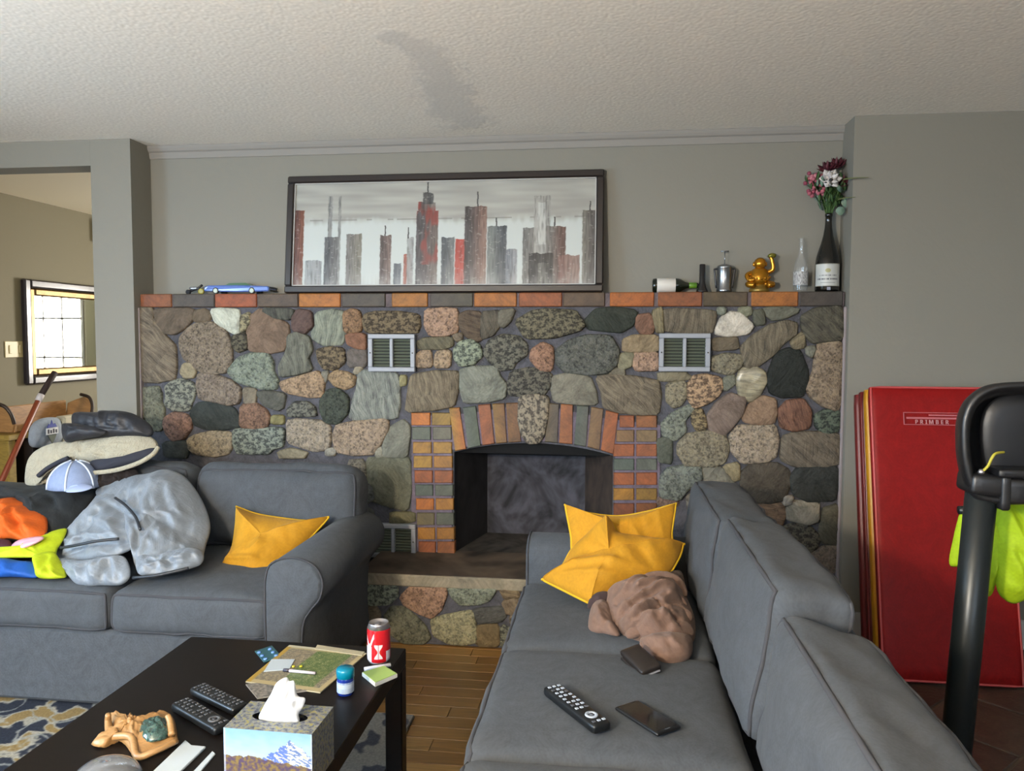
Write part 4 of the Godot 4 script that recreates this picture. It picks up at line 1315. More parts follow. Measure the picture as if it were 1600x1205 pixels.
	cloth(m, [Vector3(-0.657, 0.455, 2.112), Vector3(-0.651, 0.455, 2.086), Vector3(-0.638, 0.455, 2.073), Vector3(-0.679, 0.455, 2.014), Vector3(-0.705, 0.455, 1.986), Vector3(-0.666, 0.455, 2), Vector3(-0.643, 0.455, 1.99), Vector3(-0.621, 0.455, 2.018), Vector3(-0.601, 0.455, 2.009), Vector3(-0.567, 0.455, 1.993), Vector3(-0.566, 0.455, 1.961), Vector3(-0.537, 0.455, 1.982), Vector3(-0.483, 0.455, 2.058), Vector3(-0.47, 0.455, 2.085), Vector3(-0.499, 0.455, 2.126), Vector3(-0.525, 0.455, 2.15), Vector3(-0.58, 0.455, 2.105), Vector3(-0.61, 0.455, 2.092), Vector3(-0.623, 0.455, 2.121)], Vector3.UP, 0.028, 0.005, [], 0.008, 30.0, 12, 4)
	part("wood_body", m, bw, bo)
	for q in [[Vector3(-0.635, 0.462, 2.08), Vector3(-0.662, 0.472, 2.045), Vector3(-0.66, 0.49, 2.047)], [Vector3(-0.594, 0.465, 2.064), Vector3(-0.604, 0.485, 2.051)], [Vector3(-0.484, 0.47, 2.081), Vector3(-0.5, 0.49, 2.059), Vector3(-0.511, 0.5, 2.051)], [Vector3(-0.626, 0.462, 2.091), Vector3(-0.564, 0.475, 2.107), Vector3(-0.517, 0.462, 2.157), Vector3(-0.481, 0.47, 2.143), Vector3(-0.46, 0.47, 2.1)]]:
		m = Msh.new()
		tube(m, smooth_path(q, 4), 0.009, 8, false, 0.7)
		part("knot_arm", m, bw, bo)
	m = Msh.new()
	cloth(m, [Vector3(-0.576, 0.472, 2.063), Vector3(-0.572, 0.472, 2.039), Vector3(-0.554, 0.472, 2.025), Vector3(-0.523, 0.472, 2.032), Vector3(-0.493, 0.472, 2.069), Vector3(-0.49, 0.472, 2.097), Vector3(-0.511, 0.472, 2.116), Vector3(-0.543, 0.472, 2.104)], Vector3.UP, 0.022, 0.01, [], 0.006, 45.0, 10, 3)
	solo("green_stone", m, mat("green glass stone", Color8(70, 104, 100), 0.12, {"tex": tex.blotch, "tri": 12.0, "coat": 0.8}), "glossy dark green stone lying in the burl dish", "stone")
	# white packets and stick
	m = Msh.new()
	flat_box(m, [Vector3(-0.458, 0.45, 2.201), Vector3(-0.459, 0.45, 2.068), Vector3(-0.433, 0.45, 2.087), Vector3(-0.399, 0.45, 2.088), Vector3(-0.401, 0.45, 2.201)], 0.45, 0.456, 0.0015)
	solo("paper_packet", m, mat("white paper", Color8(188, 198, 204), 0.7), "flat white paper packet at the near edge of the coffee table", "packet")
	m = Msh.new()
	flat_box(m, [Vector3(-0.376, 0.45, 2.191), Vector3(-0.377, 0.45, 2.101), Vector3(-0.365, 0.45, 2.11), Vector3(-0.36, 0.45, 2.193)], 0.45, 0.454, 0.001)
	solo("white_stick", m, mat("white paper", Color.WHITE), "narrow white stick beside the flat white packet", "stick")
	# clear bowl upside down at the lower edge of the frame
	c = Vector3(-0.536, 0.45, 2.235)
	m = Msh.new()
	var pr := []
	for i in 10:
		var a := PI / 2 * i / 9.0
		pr.append([0.068 * cos(a) + 0.001, 0.045 * sin(a)])
	for i in 10:
		var a := PI / 2 * (9 - i) / 9.0
		pr.append([0.065 * cos(a) + 0.0005, 0.042 * sin(a)])
	lathe(m, c, pr, 32)
	solo("glass_bowl", m, mat("clear dish", Color8(225, 230, 236), 0.05, {"alpha": 0.12}), "clear upturned glass bowl at the near edge of the coffee table", "bowl")

func remote(at: Vector3, along: Vector3, L: float, W: float, H: float, label: String, ring: bool, pale := true) -> void:
	along.y = 0.0
	var xf := axes(along.cross(Vector3.UP), Vector3.UP, at) # x across, y up, z towards the far end reversed
	var r := thing("remote_control", at, label, "remote control")
	var m := Msh.new()
	soft(m, {"h": Vector3(W / 2, H / 2, L / 2), "r": minf(H * 0.45, 0.009), "b": Vector3.ZERO, "xf": xf * Transform3D(Basis(), Vector3(0, H / 2 + 0.0005, 0))}, 8)
	part("case", m, mat("black remote plastic", Color8(22, 24, 26), 0.35), r)
	var km := mat("grey rubber key", Color8(92, 96, 104), 0.6)
	var wm := mat("pale rubber key", Color8(186, 196, 210), 0.6) if pale else mat("dim rubber key", Color8(84, 86, 90), 0.6)
	if not pale: km = mat("dark rubber key", Color8(48, 48, 52), 0.6)
	for i in 12:
		for j in 3:
			var z := lerpf(-L * 0.43, L * 0.43, i / 11.0)
			if ring and i > 7 and i < 11: continue
			if (i == 4 or i == 8) and j == 1: continue
			var b := Msh.new()
			var x := (j - 1) * W * 0.27
			box(b, Vector3(x - W * 0.085, H, z - L * 0.017), Vector3(x + W * 0.085, H + 0.0022, z + L * 0.017), 0.0008, xf)
			part("key", b, wm if (i * 3 + j) % 5 != 3 else km, r)
	if ring:
		var g := Msh.new()
		lathe(g, xf * Vector3(0, H, L * 0.3), [[W * 0.31, 0.0], [W * 0.30, 0.0028], [W * 0.17, 0.0028], [W * 0.16, 0.0]], 20)
		part("ring_key", g, wm, r)
		g = Msh.new()
		lathe(g, xf * Vector3(0, H, L * 0.3), [[W * 0.12, 0.0], [W * 0.1, 0.003]], 14)
		part("centre_key", g, km, r)

func tissue_box() -> void:
	var A: Vector3 = Vector3(-0.295, 0.565, 2.204)
	var B: Vector3 = Vector3(-0.106, 0.565, 2.207)
	var D: Vector3 = Vector3(-0.274, 0.565, 2.089)
	var ex := B - A
	var ez := (D - A)
	ez = ez - ex.normalized() * ez.dot(ex.normalized())
	ez = ez.normalized() * 0.118
	var dn := Vector3(0, -0.1148, 0)
	var t := thing("tissue_box", A + ex / 2 + ez / 2 + dn, "tissue box printed with a mountain picture, a white tissue standing out", "tissue box")
	tex.mountain = picture(320, 190, func(u: float, v: float):
		var c := Color8(128, 172, 208).lerp(Color8(168, 190, 216), clampf(v * 2.2 + 0.2 * ns.get_noise_2d(u * 4, v * 5), 0, 1))
		v *= 1.5
		var peak := 1.0 - maxf(0.0, 0.88 - 1.9 * absf(u - 0.76)) - 0.08 * ns.get_noise_2d(u * 16.0, 1.0) + 0.08
		var peak2 := 0.68 + 0.7 * absf(u - 0.55) - 0.08 * ns.get_noise_2d(u * 20.0, 5.0)
		var hill := 0.74 + 0.05 * ns.get_noise_2d(u * 12.0, 8.0)
		if v > peak2: c = Color8(90, 110, 170).lerp(Color8(120, 130, 140), clampf(0.5 + ns.get_noise_2d(u * 30, v * 22), 0, 1))
		if v > peak:
			var s := ns.get_noise_2d(u * 13.0 - v * 7.0, v * 9.0) + 0.4 * ns.get_noise_2d(u * 40.0, v * 30.0)
			c = Color8(200, 206, 212) if s > -0.12 else Color8(92, 116, 164)
			if u < 0.72 and s < 0.15: c = Color8(84, 112, 190)
			if s > 0.4: c = Color8(210, 204, 160)
		if v > hill + 0.28 * maxf(0.0, u - 0.35): c = Color8(126, 108, 60).lerp(Color8(74, 60, 92), clampf(0.5 + 1.2 * ns.get_noise_2d(u * 16, v * 7), 0, 1))
		if u < 0.02 or u > 0.985: c = c.lerp(Color8(190, 205, 235), 0.6)
		return c)
	tex.boxtop = picture(192, 128, func(u: float, v: float):
		var n := ns.get_noise_2d(u * 14.0, v * 9.0) + 0.5 * ns.get_noise_2d(u * 40.0, v * 30.0)
		var c := Color8(96, 104, 112).lerp(Color8(176, 176, 168), clampf(0.5 + n, 0, 1))
		if n > 0.35: c = Color8(168, 160, 90)
		if n < -0.5: c = Color8(66, 66, 92)
		return c)
	var m := Msh.new()
	quad_uv(m, A, B, B + dn, A + dn)
	part("front_panel", m, mat("mountain print", Color8(255, 255, 255), 0.4, {"tex": tex.mountain}), t)
	var pm := mat("rock print", Color8(235, 235, 240), 0.4, {"tex": tex.boxtop})
	m = Msh.new()
	quad_uv(m, B, B + ez, B + ez + dn, B + dn)
	quad_uv(m, A + ez, A, A + dn, A + ez + dn)
	quad_uv(m, B + ez, A + ez, A + ez + dn, B + ez + dn)
	part("side_panel", m, pm, t)
	# top with an oval slot: a ring of card
	m = Msh.new()
	var c := A + ex / 2 + ez / 2
	var rows := [PackedVector3Array(), PackedVector3Array()]
	for i in 48:
		var g := TAU * i / 48.0
		var d := Vector2(cos(g), sin(g))
		var k := 0.5 / maxf(absf(d.x), absf(d.y))
		rows[0].append(c + ex * d.x * k + ez * d.y * k)
		rows[1].append(c + ex * d.x * 0.32 + ez * d.y * 0.2)
	grid(m, rows, true, false, false)
	for i in m.uv.size():
		var w := m.v[i] - A
		m.uv[i] = Vector2(w.dot(ex) / ex.length_squared(), w.dot(ez) / ez.length_squared())
	part("top_panel", m, pm, t)
	m = Msh.new()
	box(m, Vector3(-0.46, -0.95, -0.46), Vector3(0.46, -0.4, 0.46), 0.01, Transform3D(Basis(ex, Vector3(0, 0.1148, 0), ez), c))
	part("tissue_stack", m, mat("tissue paper", Color8(240, 244, 248), 0.95, {"back": Color8(120, 120, 120)}), t)
	# the tissue itself: a gathered sheet standing in the slot
	m = Msh.new()
	var zt := c.z + 0.004
	var sheet := []
	for p in [Vector3(-0.243, 0.558, 2.16), Vector3(-0.234, 0.586, 2.16), Vector3(-0.217, 0.615, 2.16), Vector3(-0.204, 0.64, 2.16), Vector3(-0.183, 0.653, 2.16), Vector3(-0.176, 0.646, 2.16), Vector3(-0.165, 0.645, 2.16), Vector3(-0.16, 0.616, 2.16), Vector3(-0.142, 0.61, 2.16), Vector3(-0.147, 0.592, 2.16), Vector3(-0.157, 0.575, 2.16), Vector3(-0.158, 0.556, 2.16), Vector3(-0.199, 0.548, 2.16)]: sheet.append(Vector3(p.x, maxf(p.y, c.y - 0.012), zt))
	cloth(m, sheet, Vector3(0, 0.15, 1), 0.016, 0.014, [], 0.007, 26.0, 18, 7, 1.6, 2.0, Vector3(0.1, 1, 0))
	solo("tissue", m, mat("tissue paper", Color.WHITE), "crumpled white tissue pulled up out of the mountain tissue box", "tissue")

func papers() -> void:
	tex.map = picture(320, 256, func(u: float, v: float):
		var c := Color8(176, 160, 118)
		if u > 0.06 and u < 0.94 and v > 0.08 and v < 0.92:
			c = Color8(150, 136, 108).lerp(Color8(110, 104, 90), clampf(0.5 + ns.get_noise_2d(u * 16, v * 16), 0, 1))
			if u > 0.42 and u < 0.86: c = Color8(76, 98, 50).lerp(Color8(120, 128, 80), clampf(0.4 + ns.get_noise_2d(u * 14, v * 12), 0, 1))
			if ns.get_noise_2d(u * 44, v * 60) > 0.5: c = Color8(200, 190, 160)
		elif u < 0.06: c = Color8(170, 140, 60)
		if v < 0.05: c = Color8(196, 188, 160)
		return c)
	tex.grey = picture(128, 96, func(u: float, v: float):
		var k := clampf(0.5 + 0.8 * ns.get_noise_2d(u * 9, v * 7), 0, 1)
		return Color8(84, 82, 78).lerp(Color8(156, 150, 140), k))
	var t := thing("folded_map", Vector3(-0.338, 0.45, 1.661), "folded colour printed map lying open by the blue jar", "map")
	var q := [Vector3(-0.45, 0.452, 1.52), Vector3(-0.205, 0.452, 1.548), Vector3(-0.247, 0.452, 1.8), Vector3(-0.465, 0.452, 1.766)]
	var m := Msh.new()
	flat_box(m, q, 0.45, 0.4535, 0.001)
	part("sheet_stack", m, mat("map paper edge", Color8(176, 166, 136), 0.8), t)
	m = Msh.new()
	var up := Vector3(0, 0.0022, 0)
	quad_uv(m, q[0] + up, q[1] + up, q[2] + up, q[3] + up)
	part("printed_face", m, mat("map print", Color8(255, 255, 255), 0.45, {"tex": tex.map}), t)
	m = Msh.new()
	q = [Vector3(-0.368, 0.455, 1.51), Vector3(-0.213, 0.455, 1.541), Vector3(-0.212, 0.455, 1.568), Vector3(-0.364, 0.454, 1.538)]
	flat_box(m, q, 0.4535, 0.4555, 0.0005)
	part("folded_flap", m, mat("map paper edge", Color.WHITE), t)
	m = Msh.new()
	q = [Vector3(-0.458, 0.452, 1.78), Vector3(-0.327, 0.452, 1.731), Vector3(-0.284, 0.452, 1.793), Vector3(-0.392, 0.452, 1.851)]
	var t2 := thing("leaflet", q[0], "grey printed leaflet half under the map, behind the tissue box", "leaflet")
	flat_box(m, q, 0.4501, 0.4525, 0.0005)
	part("sheet", m, mat("leaflet paper", Color8(150, 146, 140), 0.6), t2)
	m = Msh.new()
	quad_uv(m, q[0] + Vector3(0, 0.0016, 0), q[1] + Vector3(0, 0.0016, 0), q[2] + Vector3(0, 0.0016, 0), q[3] + Vector3(0, 0.0016, 0))
	part("printed_face", m, mat("leaflet print", Color8(255, 255, 255), 0.5, {"tex": tex.grey}), t2)
	m = Msh.new()
	flat_box(m, [Vector3(-0.456, 0.455, 1.629), Vector3(-0.39, 0.455, 1.62), Vector3(-0.379, 0.455, 1.686), Vector3(-0.442, 0.455, 1.707)], 0.4545, 0.457, 0.0008)
	solo("white_card", m, mat("white paper", Color8(188, 198, 204), 0.7), "small white card lying on the folded map", "card")
	m = Msh.new()
	tube(m, [Vector3(-0.373, 0.459, 1.699), Vector3(-0.297, 0.459, 1.705)], 0.004, 10)
	var pen := thing("marker_pen", m.base(), "pale pen with a dark cap lying across the folded map", "pen")
	part("barrel", m, mat("pale pen plastic", Color8(206, 198, 208), 0.35), pen)
	m = Msh.new()
	tube(m, [Vector3(-0.39, 0.459, 1.697), Vector3(-0.372, 0.459, 1.698)], 0.0046, 10)
	part("pen_cap", m, mat("dark cap", Color8(48, 46, 62), 0.4), pen)
	for p in [Vector3(-0.375, 0.456, 1.666), Vector3(-0.355, 0.456, 1.663)]:
		m = Msh.new()
		lathe(m, p, [[0.0045, -0.001], [0.0045, 0.002], [0.003, 0.003]], 12)
		solo("yellow_counter", m, mat("yellow plastic", Color8(205, 196, 50), 0.4), "little yellow disc on the map, the %s of the two" % ("left" if p.x < -0.365 else "right"), "disc", "yellow discs on the map")

# ------------------------------------------------------------------ things on the mantel
func bottle_glass(nm: String, c: Color) -> StandardMaterial3D:
	return mat(nm, c, 0.08, {"coat": 0.6})

func mantel_things() -> void:
	var Y := 1.5795
	var zc := -0.05
	# toy car, long blue saloon
	var a: Vector3 = Vector3(-1.537, 1.583, -0.05)
	var b: Vector3 = Vector3(-1.197, 1.582, -0.05)
	var L := b.x - a.x
	var car := thing("toy_car", Vector3((a.x + b.x) / 2, Y, zc), "long blue and green toy car at the left end of the mantel", "toy car")
	var blue := mat("toy blue lacquer", Color8(92, 122, 200), 0.25, {"coat": 0.8})
	var m := Msh.new()
	var side := [Vector2(0.0, 0.014), Vector2(0.0, 0.034), Vector2(0.02, 0.042), Vector2(L * 0.5, 0.043), Vector2(L - 0.01, 0.038), Vector2(L, 0.03), Vector2(L - 0.002, 0.012), Vector2(L * 0.5, 0.009)]
	extrude(m, side, -0.045, 0.045, func(p, d): return Vector3(a.x + p.x, Y + p.y, zc + d * (0.92 if p.y > 0.036 else 1.0)), 0.005)
	part("car_body", m, blue, car)
	m = Msh.new()
	extrude(m, [Vector2(L * 0.30, 0.041), Vector2(L * 0.36, 0.054), Vector2(L * 0.62, 0.055), Vector2(L * 0.72, 0.041)], -0.036, 0.036, func(p, d): return Vector3(a.x + p.x, Y + p.y, zc + d * (0.8 if p.y > 0.05 else 1.0)), 0.004)
	part("cabin", m, mat("toy green top", Color8(92, 130, 104), 0.3), car)
	for x in [0.18, 0.74]:
		for s in [-1.0, 1.0]:
			m = Msh.new()
			lathe(m, Vector3(a.x + L * x, Y + 0.0155, zc + s * 0.041), [[0.0155, -0.006], [0.016, 0.0], [0.0155, 0.005], [0.011, 0.0055]], 18, Basis(Vector3.RIGHT, PI / 2))
			var wh := part("wheel", m, mat("toy rubber", Color8(34, 36, 40), 0.8), car)
			m = Msh.new()
			lathe(m, Vector3(a.x + L * x, Y + 0.0155, zc + s * 0.041 + s * 0.0045), [[0.012, -0.002], [0.012, 0.001], [0.008, 0.003]], 16, Basis(Vector3.RIGHT, PI / 2 * s))
			part("hubcap", m, mat("pale hubcap", Color8(206, 220, 206), 0.4), wh)
	m = Msh.new()
	box(m, Vector3(b.x - 0.012, Y + 0.012, zc - 0.043), Vector3(b.x + 0.008, Y + 0.020, zc + 0.043), 0.003)
	box(m, Vector3(b.x - 0.012, Y + 0.028, zc - 0.04), Vector3(b.x + 0.006, Y + 0.034, zc + 0.04), 0.003)
	part("bumper", m, mat("dark trim", Color8(48, 54, 56), 0.4), car)
	# toy motorcycle
	var mx: Vector3 = Vector3(-1.606, 1.583, -0.05)
	var mt := thing("toy_motorcycle", Vector3(mx.x, Y, zc), "tiny black and yellow toy motorcycle left of the blue toy car", "toy motorcycle")
	for s in [[-0.04, 0.012, "dark"], [0.03, 0.015, "yellow"]]:
		m = Msh.new()
		lathe(m, Vector3(mx.x + s[0], Y + s[1], zc), [[s[1], -0.006], [s[1], 0.006], [s[1] * 0.6, 0.007]], 16, Basis(Vector3.RIGHT, PI / 2))
		part("wheel", m, mat("toy yellow", Color8(168, 156, 70), 0.4) if s[2] == "yellow" else mat("toy rubber", Color.BLACK), mt)
	m = Msh.new()
	tube(m, [Vector3(mx.x - 0.04, Y + 0.014, zc), Vector3(mx.x - 0.01, Y + 0.024, zc), Vector3(mx.x + 0.012, Y + 0.03, zc), Vector3(mx.x + 0.03, Y + 0.02, zc)], 0.007)
	tube(m, [Vector3(mx.x + 0.0, Y + 0.024, zc), Vector3(mx.x + 0.036, Y + 0.047, zc)], 0.006)
	part("frame", m, mat("toy black", Color8(36, 34, 36), 0.35), mt)
	m = Msh.new()
	soft(m, {"h": Vector3(0.022, 0.007, 0.008), "r": 0.006, "xf": Transform3D(Basis(), Vector3(mx.x - 0.012, Y + 0.031, zc))}, 5)
	part("tank", m, mat("toy chrome", Color8(170, 172, 176), 0.2, {"metal": 0.7}), mt)
	# wine bottle lying on its side
	a = Vector3(0.676, 1.614, -0.055)
	b = Vector3(0.888, 1.613, -0.055)
	var wb := thing("wine_bottle", Vector3((a.x + b.x) / 2, Y, -0.055), "dark wine bottle with a white label lying on its side on the mantel", "bottle")
	var h := b.x - a.x
	var r := 0.0335
	var ax := Basis(Vector3(0, 0, 1), -PI / 2)
	var at := Vector3(a.x, Y + r, -0.055)
	m = Msh.new()
	lathe(m, at, [[r * 0.7, 0.0], [r * 0.96, 0.004], [r, 0.012], [r, h * 0.56], [r * 0.9, h * 0.62], [r * 0.5, h * 0.72], [0.0135, h * 0.78], [0.0125, h * 0.985], [0.0105, h]], 28, ax)
	part("glass", m, bottle_glass("dark green glass", Color8(20, 28, 18)), wb)
	m = Msh.new()
	lathe(m, at, [[r + 0.0003, h * 0.10], [r + 0.0008, h * 0.105], [r + 0.0008, h * 0.50], [r + 0.0003, h * 0.505]], 28, ax)
	part("paper_label", m, mat("white label", Color8(226, 222, 214), 0.6), wb)
	m = Msh.new()
	lathe(m, at, [[0.0136, h * 0.80], [0.0142, h * 0.805], [0.0138, h * 0.96], [0.013, h * 0.965]], 20, ax)
	part("neck_foil", m, mat("green foil", Color8(92, 138, 40), 0.35), wb)
	# black flared mill
	a = Vector3(0.905, 1.585, -0.04)
	m = Msh.new()
	lathe(m, Vector3(a.x, Y, -0.045), [[0.028, 0.0], [0.028, 0.006], [0.020, 0.022], [0.0145, 0.045], [0.014, 0.128], [0.012, 0.131]], 24)
	solo("black_mill", m, mat("black lacquer", Color8(26, 24, 26), 0.2, {"coat": 0.6}), "slim black flared mill standing behind the lying wine bottle", "mill")
	# coffee press
	a = Vector3(1.006, 1.586, -0.05)
	var cp := thing("coffee_press", Vector3(a.x, Y, -0.05), "small steel coffee press with a thin plunger between mill and gold figurine", "coffee press")
	var steel := mat("brushed steel", Color8(168, 172, 176), 0.25, {"metal": 0.95})
	m = Msh.new()
	lathe(m, Vector3(a.x, Y, -0.05), [[0.034, 0.0], [0.036, 0.002], [0.036, 0.012], [0.034, 0.016], [0.034, 0.112], [0.036, 0.116], [0.030, 0.124], [0.012, 0.13], [0.006, 0.131]], 30)
	part("pot", m, steel, cp)
	m = Msh.new()
	tube(m, [Vector3(a.x, Y + 0.128, -0.05), Vector3(a.x, Y + 0.19, -0.05)], 0.0022, 8)
	tube(m, [Vector3(a.x - 0.018, Y + 0.19, -0.05), Vector3(a.x + 0.018, Y + 0.19, -0.05)], 0.003, 8)
	part("plunger", m, steel, cp)
	for s in [-1.0, 1.0]:
		m = Msh.new()
		tube(m, smooth_path([Vector3(a.x + s * 0.034, Y + 0.108, -0.05), Vector3(a.x + s * 0.046, Y + 0.106, -0.05), Vector3(a.x + s * 0.044, Y + 0.09, -0.05), Vector3(a.x + s * 0.036, Y + 0.02, -0.05)], 4), 0.0045, 8)
		part("handle", m, mat("toy black", Color.BLACK), cp)
	figurine()
	# clear bottle
	a = Vector3(1.347, 1.584, -0.05)
	var cb := thing("clear_bottle", Vector3(a.x, Y, -0.05), "small clear glass bottle with a pale label left of the flower bottle", "bottle")
	m = Msh.new()
	lathe(m, Vector3(a.x, Y, -0.05), [[0.026, 0.0], [0.031, 0.004], [0.032, 0.01], [0.032, 0.11], [0.028, 0.135], [0.013, 0.165], [0.011, 0.18], [0.011, 0.236], [0.0135, 0.238], [0.0135, 0.246], [0.0105, 0.247], [0.009, 0.236], [0.009, 0.18], [0.026, 0.133], [0.0297, 0.11], [0.0297, 0.012], [0.024, 0.006]], 30)
	part("glass", m, mat("clear bottle glass", Color8(225, 230, 228), 0.04, {"alpha": 0.06}), cb)
	m = Msh.new()
	lathe(m, Vector3(a.x, Y, -0.05), [[0.0322, 0.03], [0.0326, 0.031], [0.0326, 0.092], [0.0322, 0.093]], 30, Basis(), false)
	tex.clear_label = picture(256, 64, func(u: float, v: float):
		var k := Color8(190, 192, 192)
		if ns.get_noise_2d(u * 60.0, v * 10.0) > 0.15: k = Color8(120, 118, 122)
		return k)
	part("paper_label", m, mat("bottle label print", Color8(255, 255, 255), 0.5, {"tex": tex.clear_label}), cb)
	flower_bottle()

func figurine() -> void:
	# golden laughing figure holding something over its head
	var a: Vector3 = Vector3(1.164, 1.585, -0.05)
	var o := Vector3(a.x, 1.5795, -0.05)
	var gold := mat("gold lacquer", Color8(206, 142, 40), 0.22, {"metal": 0.75})
	var f := thing("gold_figurine", o, "shiny gold seated figurine with one arm raised on a small base", "figurine")
	var m := Msh.new()
	lathe(m, o, [[0.044, 0.0], [0.047, 0.004], [0.045, 0.016], [0.036, 0.024], [0.034, 0.034]], 24)
	part("base", m, mat("dull gold base", Color8(150, 124, 60), 0.35, {"metal": 0.6}), f)
	m = Msh.new()
	lathe(m, o + Vector3(0, 0.03, 0), [[0.030, 0.0], [0.044, 0.012], [0.047, 0.032], [0.043, 0.055], [0.034, 0.074], [0.016, 0.084]], 24)
	part("belly", m, gold, f)
	m = Msh.new()
	lathe(m, o + Vector3(0.0, 0.105, 0.006), [[0.012, 0.0], [0.022, 0.008], [0.027, 0.024], [0.024, 0.042], [0.012, 0.052], [0.003, 0.054]], 20)
	part("head", m, gold, f)
	for s in [-1.0, 1.0]:
		m = Msh.new()
		lathe(m, o + Vector3(s * 0.026, 0.118, 0.004), [[0.003, 0.0], [0.007, 0.006], [0.006, 0.018], [0.002, 0.022]], 10)
		part("ear", m, gold, f)
		m = Msh.new()
		tube(m, smooth_path([o + Vector3(s * 0.02, 0.04, 0.02), o + Vector3(s * 0.055, 0.035, 0.025), o + Vector3(s * 0.03, 0.03, 0.045)], 5), 0.014, 10)
		part("leg", m, gold, f)
	m = Msh.new()
	tube(m, smooth_path([o + Vector3(0.03, 0.09, 0.0), o + Vector3(0.058, 0.105, 0.008), o + Vector3(0.052, 0.145, 0.01), o + Vector3(0.046, 0.16, 0.01)], 5), 0.011, 10, false, 0.75)
	part("raised_arm", m, gold, f)
	m = Msh.new()
	tube(m, smooth_path([o + Vector3(-0.03, 0.09, 0.0), o + Vector3(-0.058, 0.078, 0.012), o + Vector3(-0.05, 0.055, 0.03), o + Vector3(-0.03, 0.055, 0.042)], 5), 0.012, 10, false, 0.75)
	part("lowered_arm", m, gold, f)
	m = Msh.new()
	loft(m, [o + Vector3(0.036, 0.158, 0.01), o + Vector3(0.062, 0.156, 0.01), o + Vector3(0.07, 0.172, 0.01), o + Vector3(0.05, 0.178, 0.01), o + Vector3(0.034, 0.17, 0.01)], Vector3(0, 0, 1), [[0.5, -0.01], [1.0, -0.004], [1.0, 0.006], [0.6, 0.012]], 3)
	part("held_ingot", m, mat("dark olive gold", Color8(120, 116, 40), 0.3, {"metal": 0.5}), f)
	for i in 7:
		m = Msh.new()
		var g := -1.2 + i * 0.4
		lathe(m, o + Vector3(sin(g) * 0.046, 0.066 - 0.012 * cos(g), cos(g) * 0.046), [[0.001, 0.0], [0.0055, 0.003], [0.0055, 0.008], [0.001, 0.011]], 8)
		part("bead", m, gold, f)

func petals(m: Msh, at: Vector3, n: int, r: float, facing: Basis, cup := 0.4, wid := 0.5) -> void:
	for i in n:
		var g := TAU * i / n
		var rows := []
		for k in 5:
			var f := k / 4.0
			var row := PackedVector3Array()
			var w := r * wid * sin(PI * clampf(0.12 + f * 0.86, 0.0, 1.0))
			for j in [[-1.0, 0.0], [0.0, 0.006], [1.0, 0.0], [0.0, -0.002]]:
				var l := Vector3(f * r, cup * r * f * f + j[1] * r * 8.0 * 0.2 + absf(j[0]) * w * 0.25, j[0] * w)
				row.append(at + facing * (Basis(Vector3.UP, g) * l))
			rows.append(row)
		grid(m, rows)

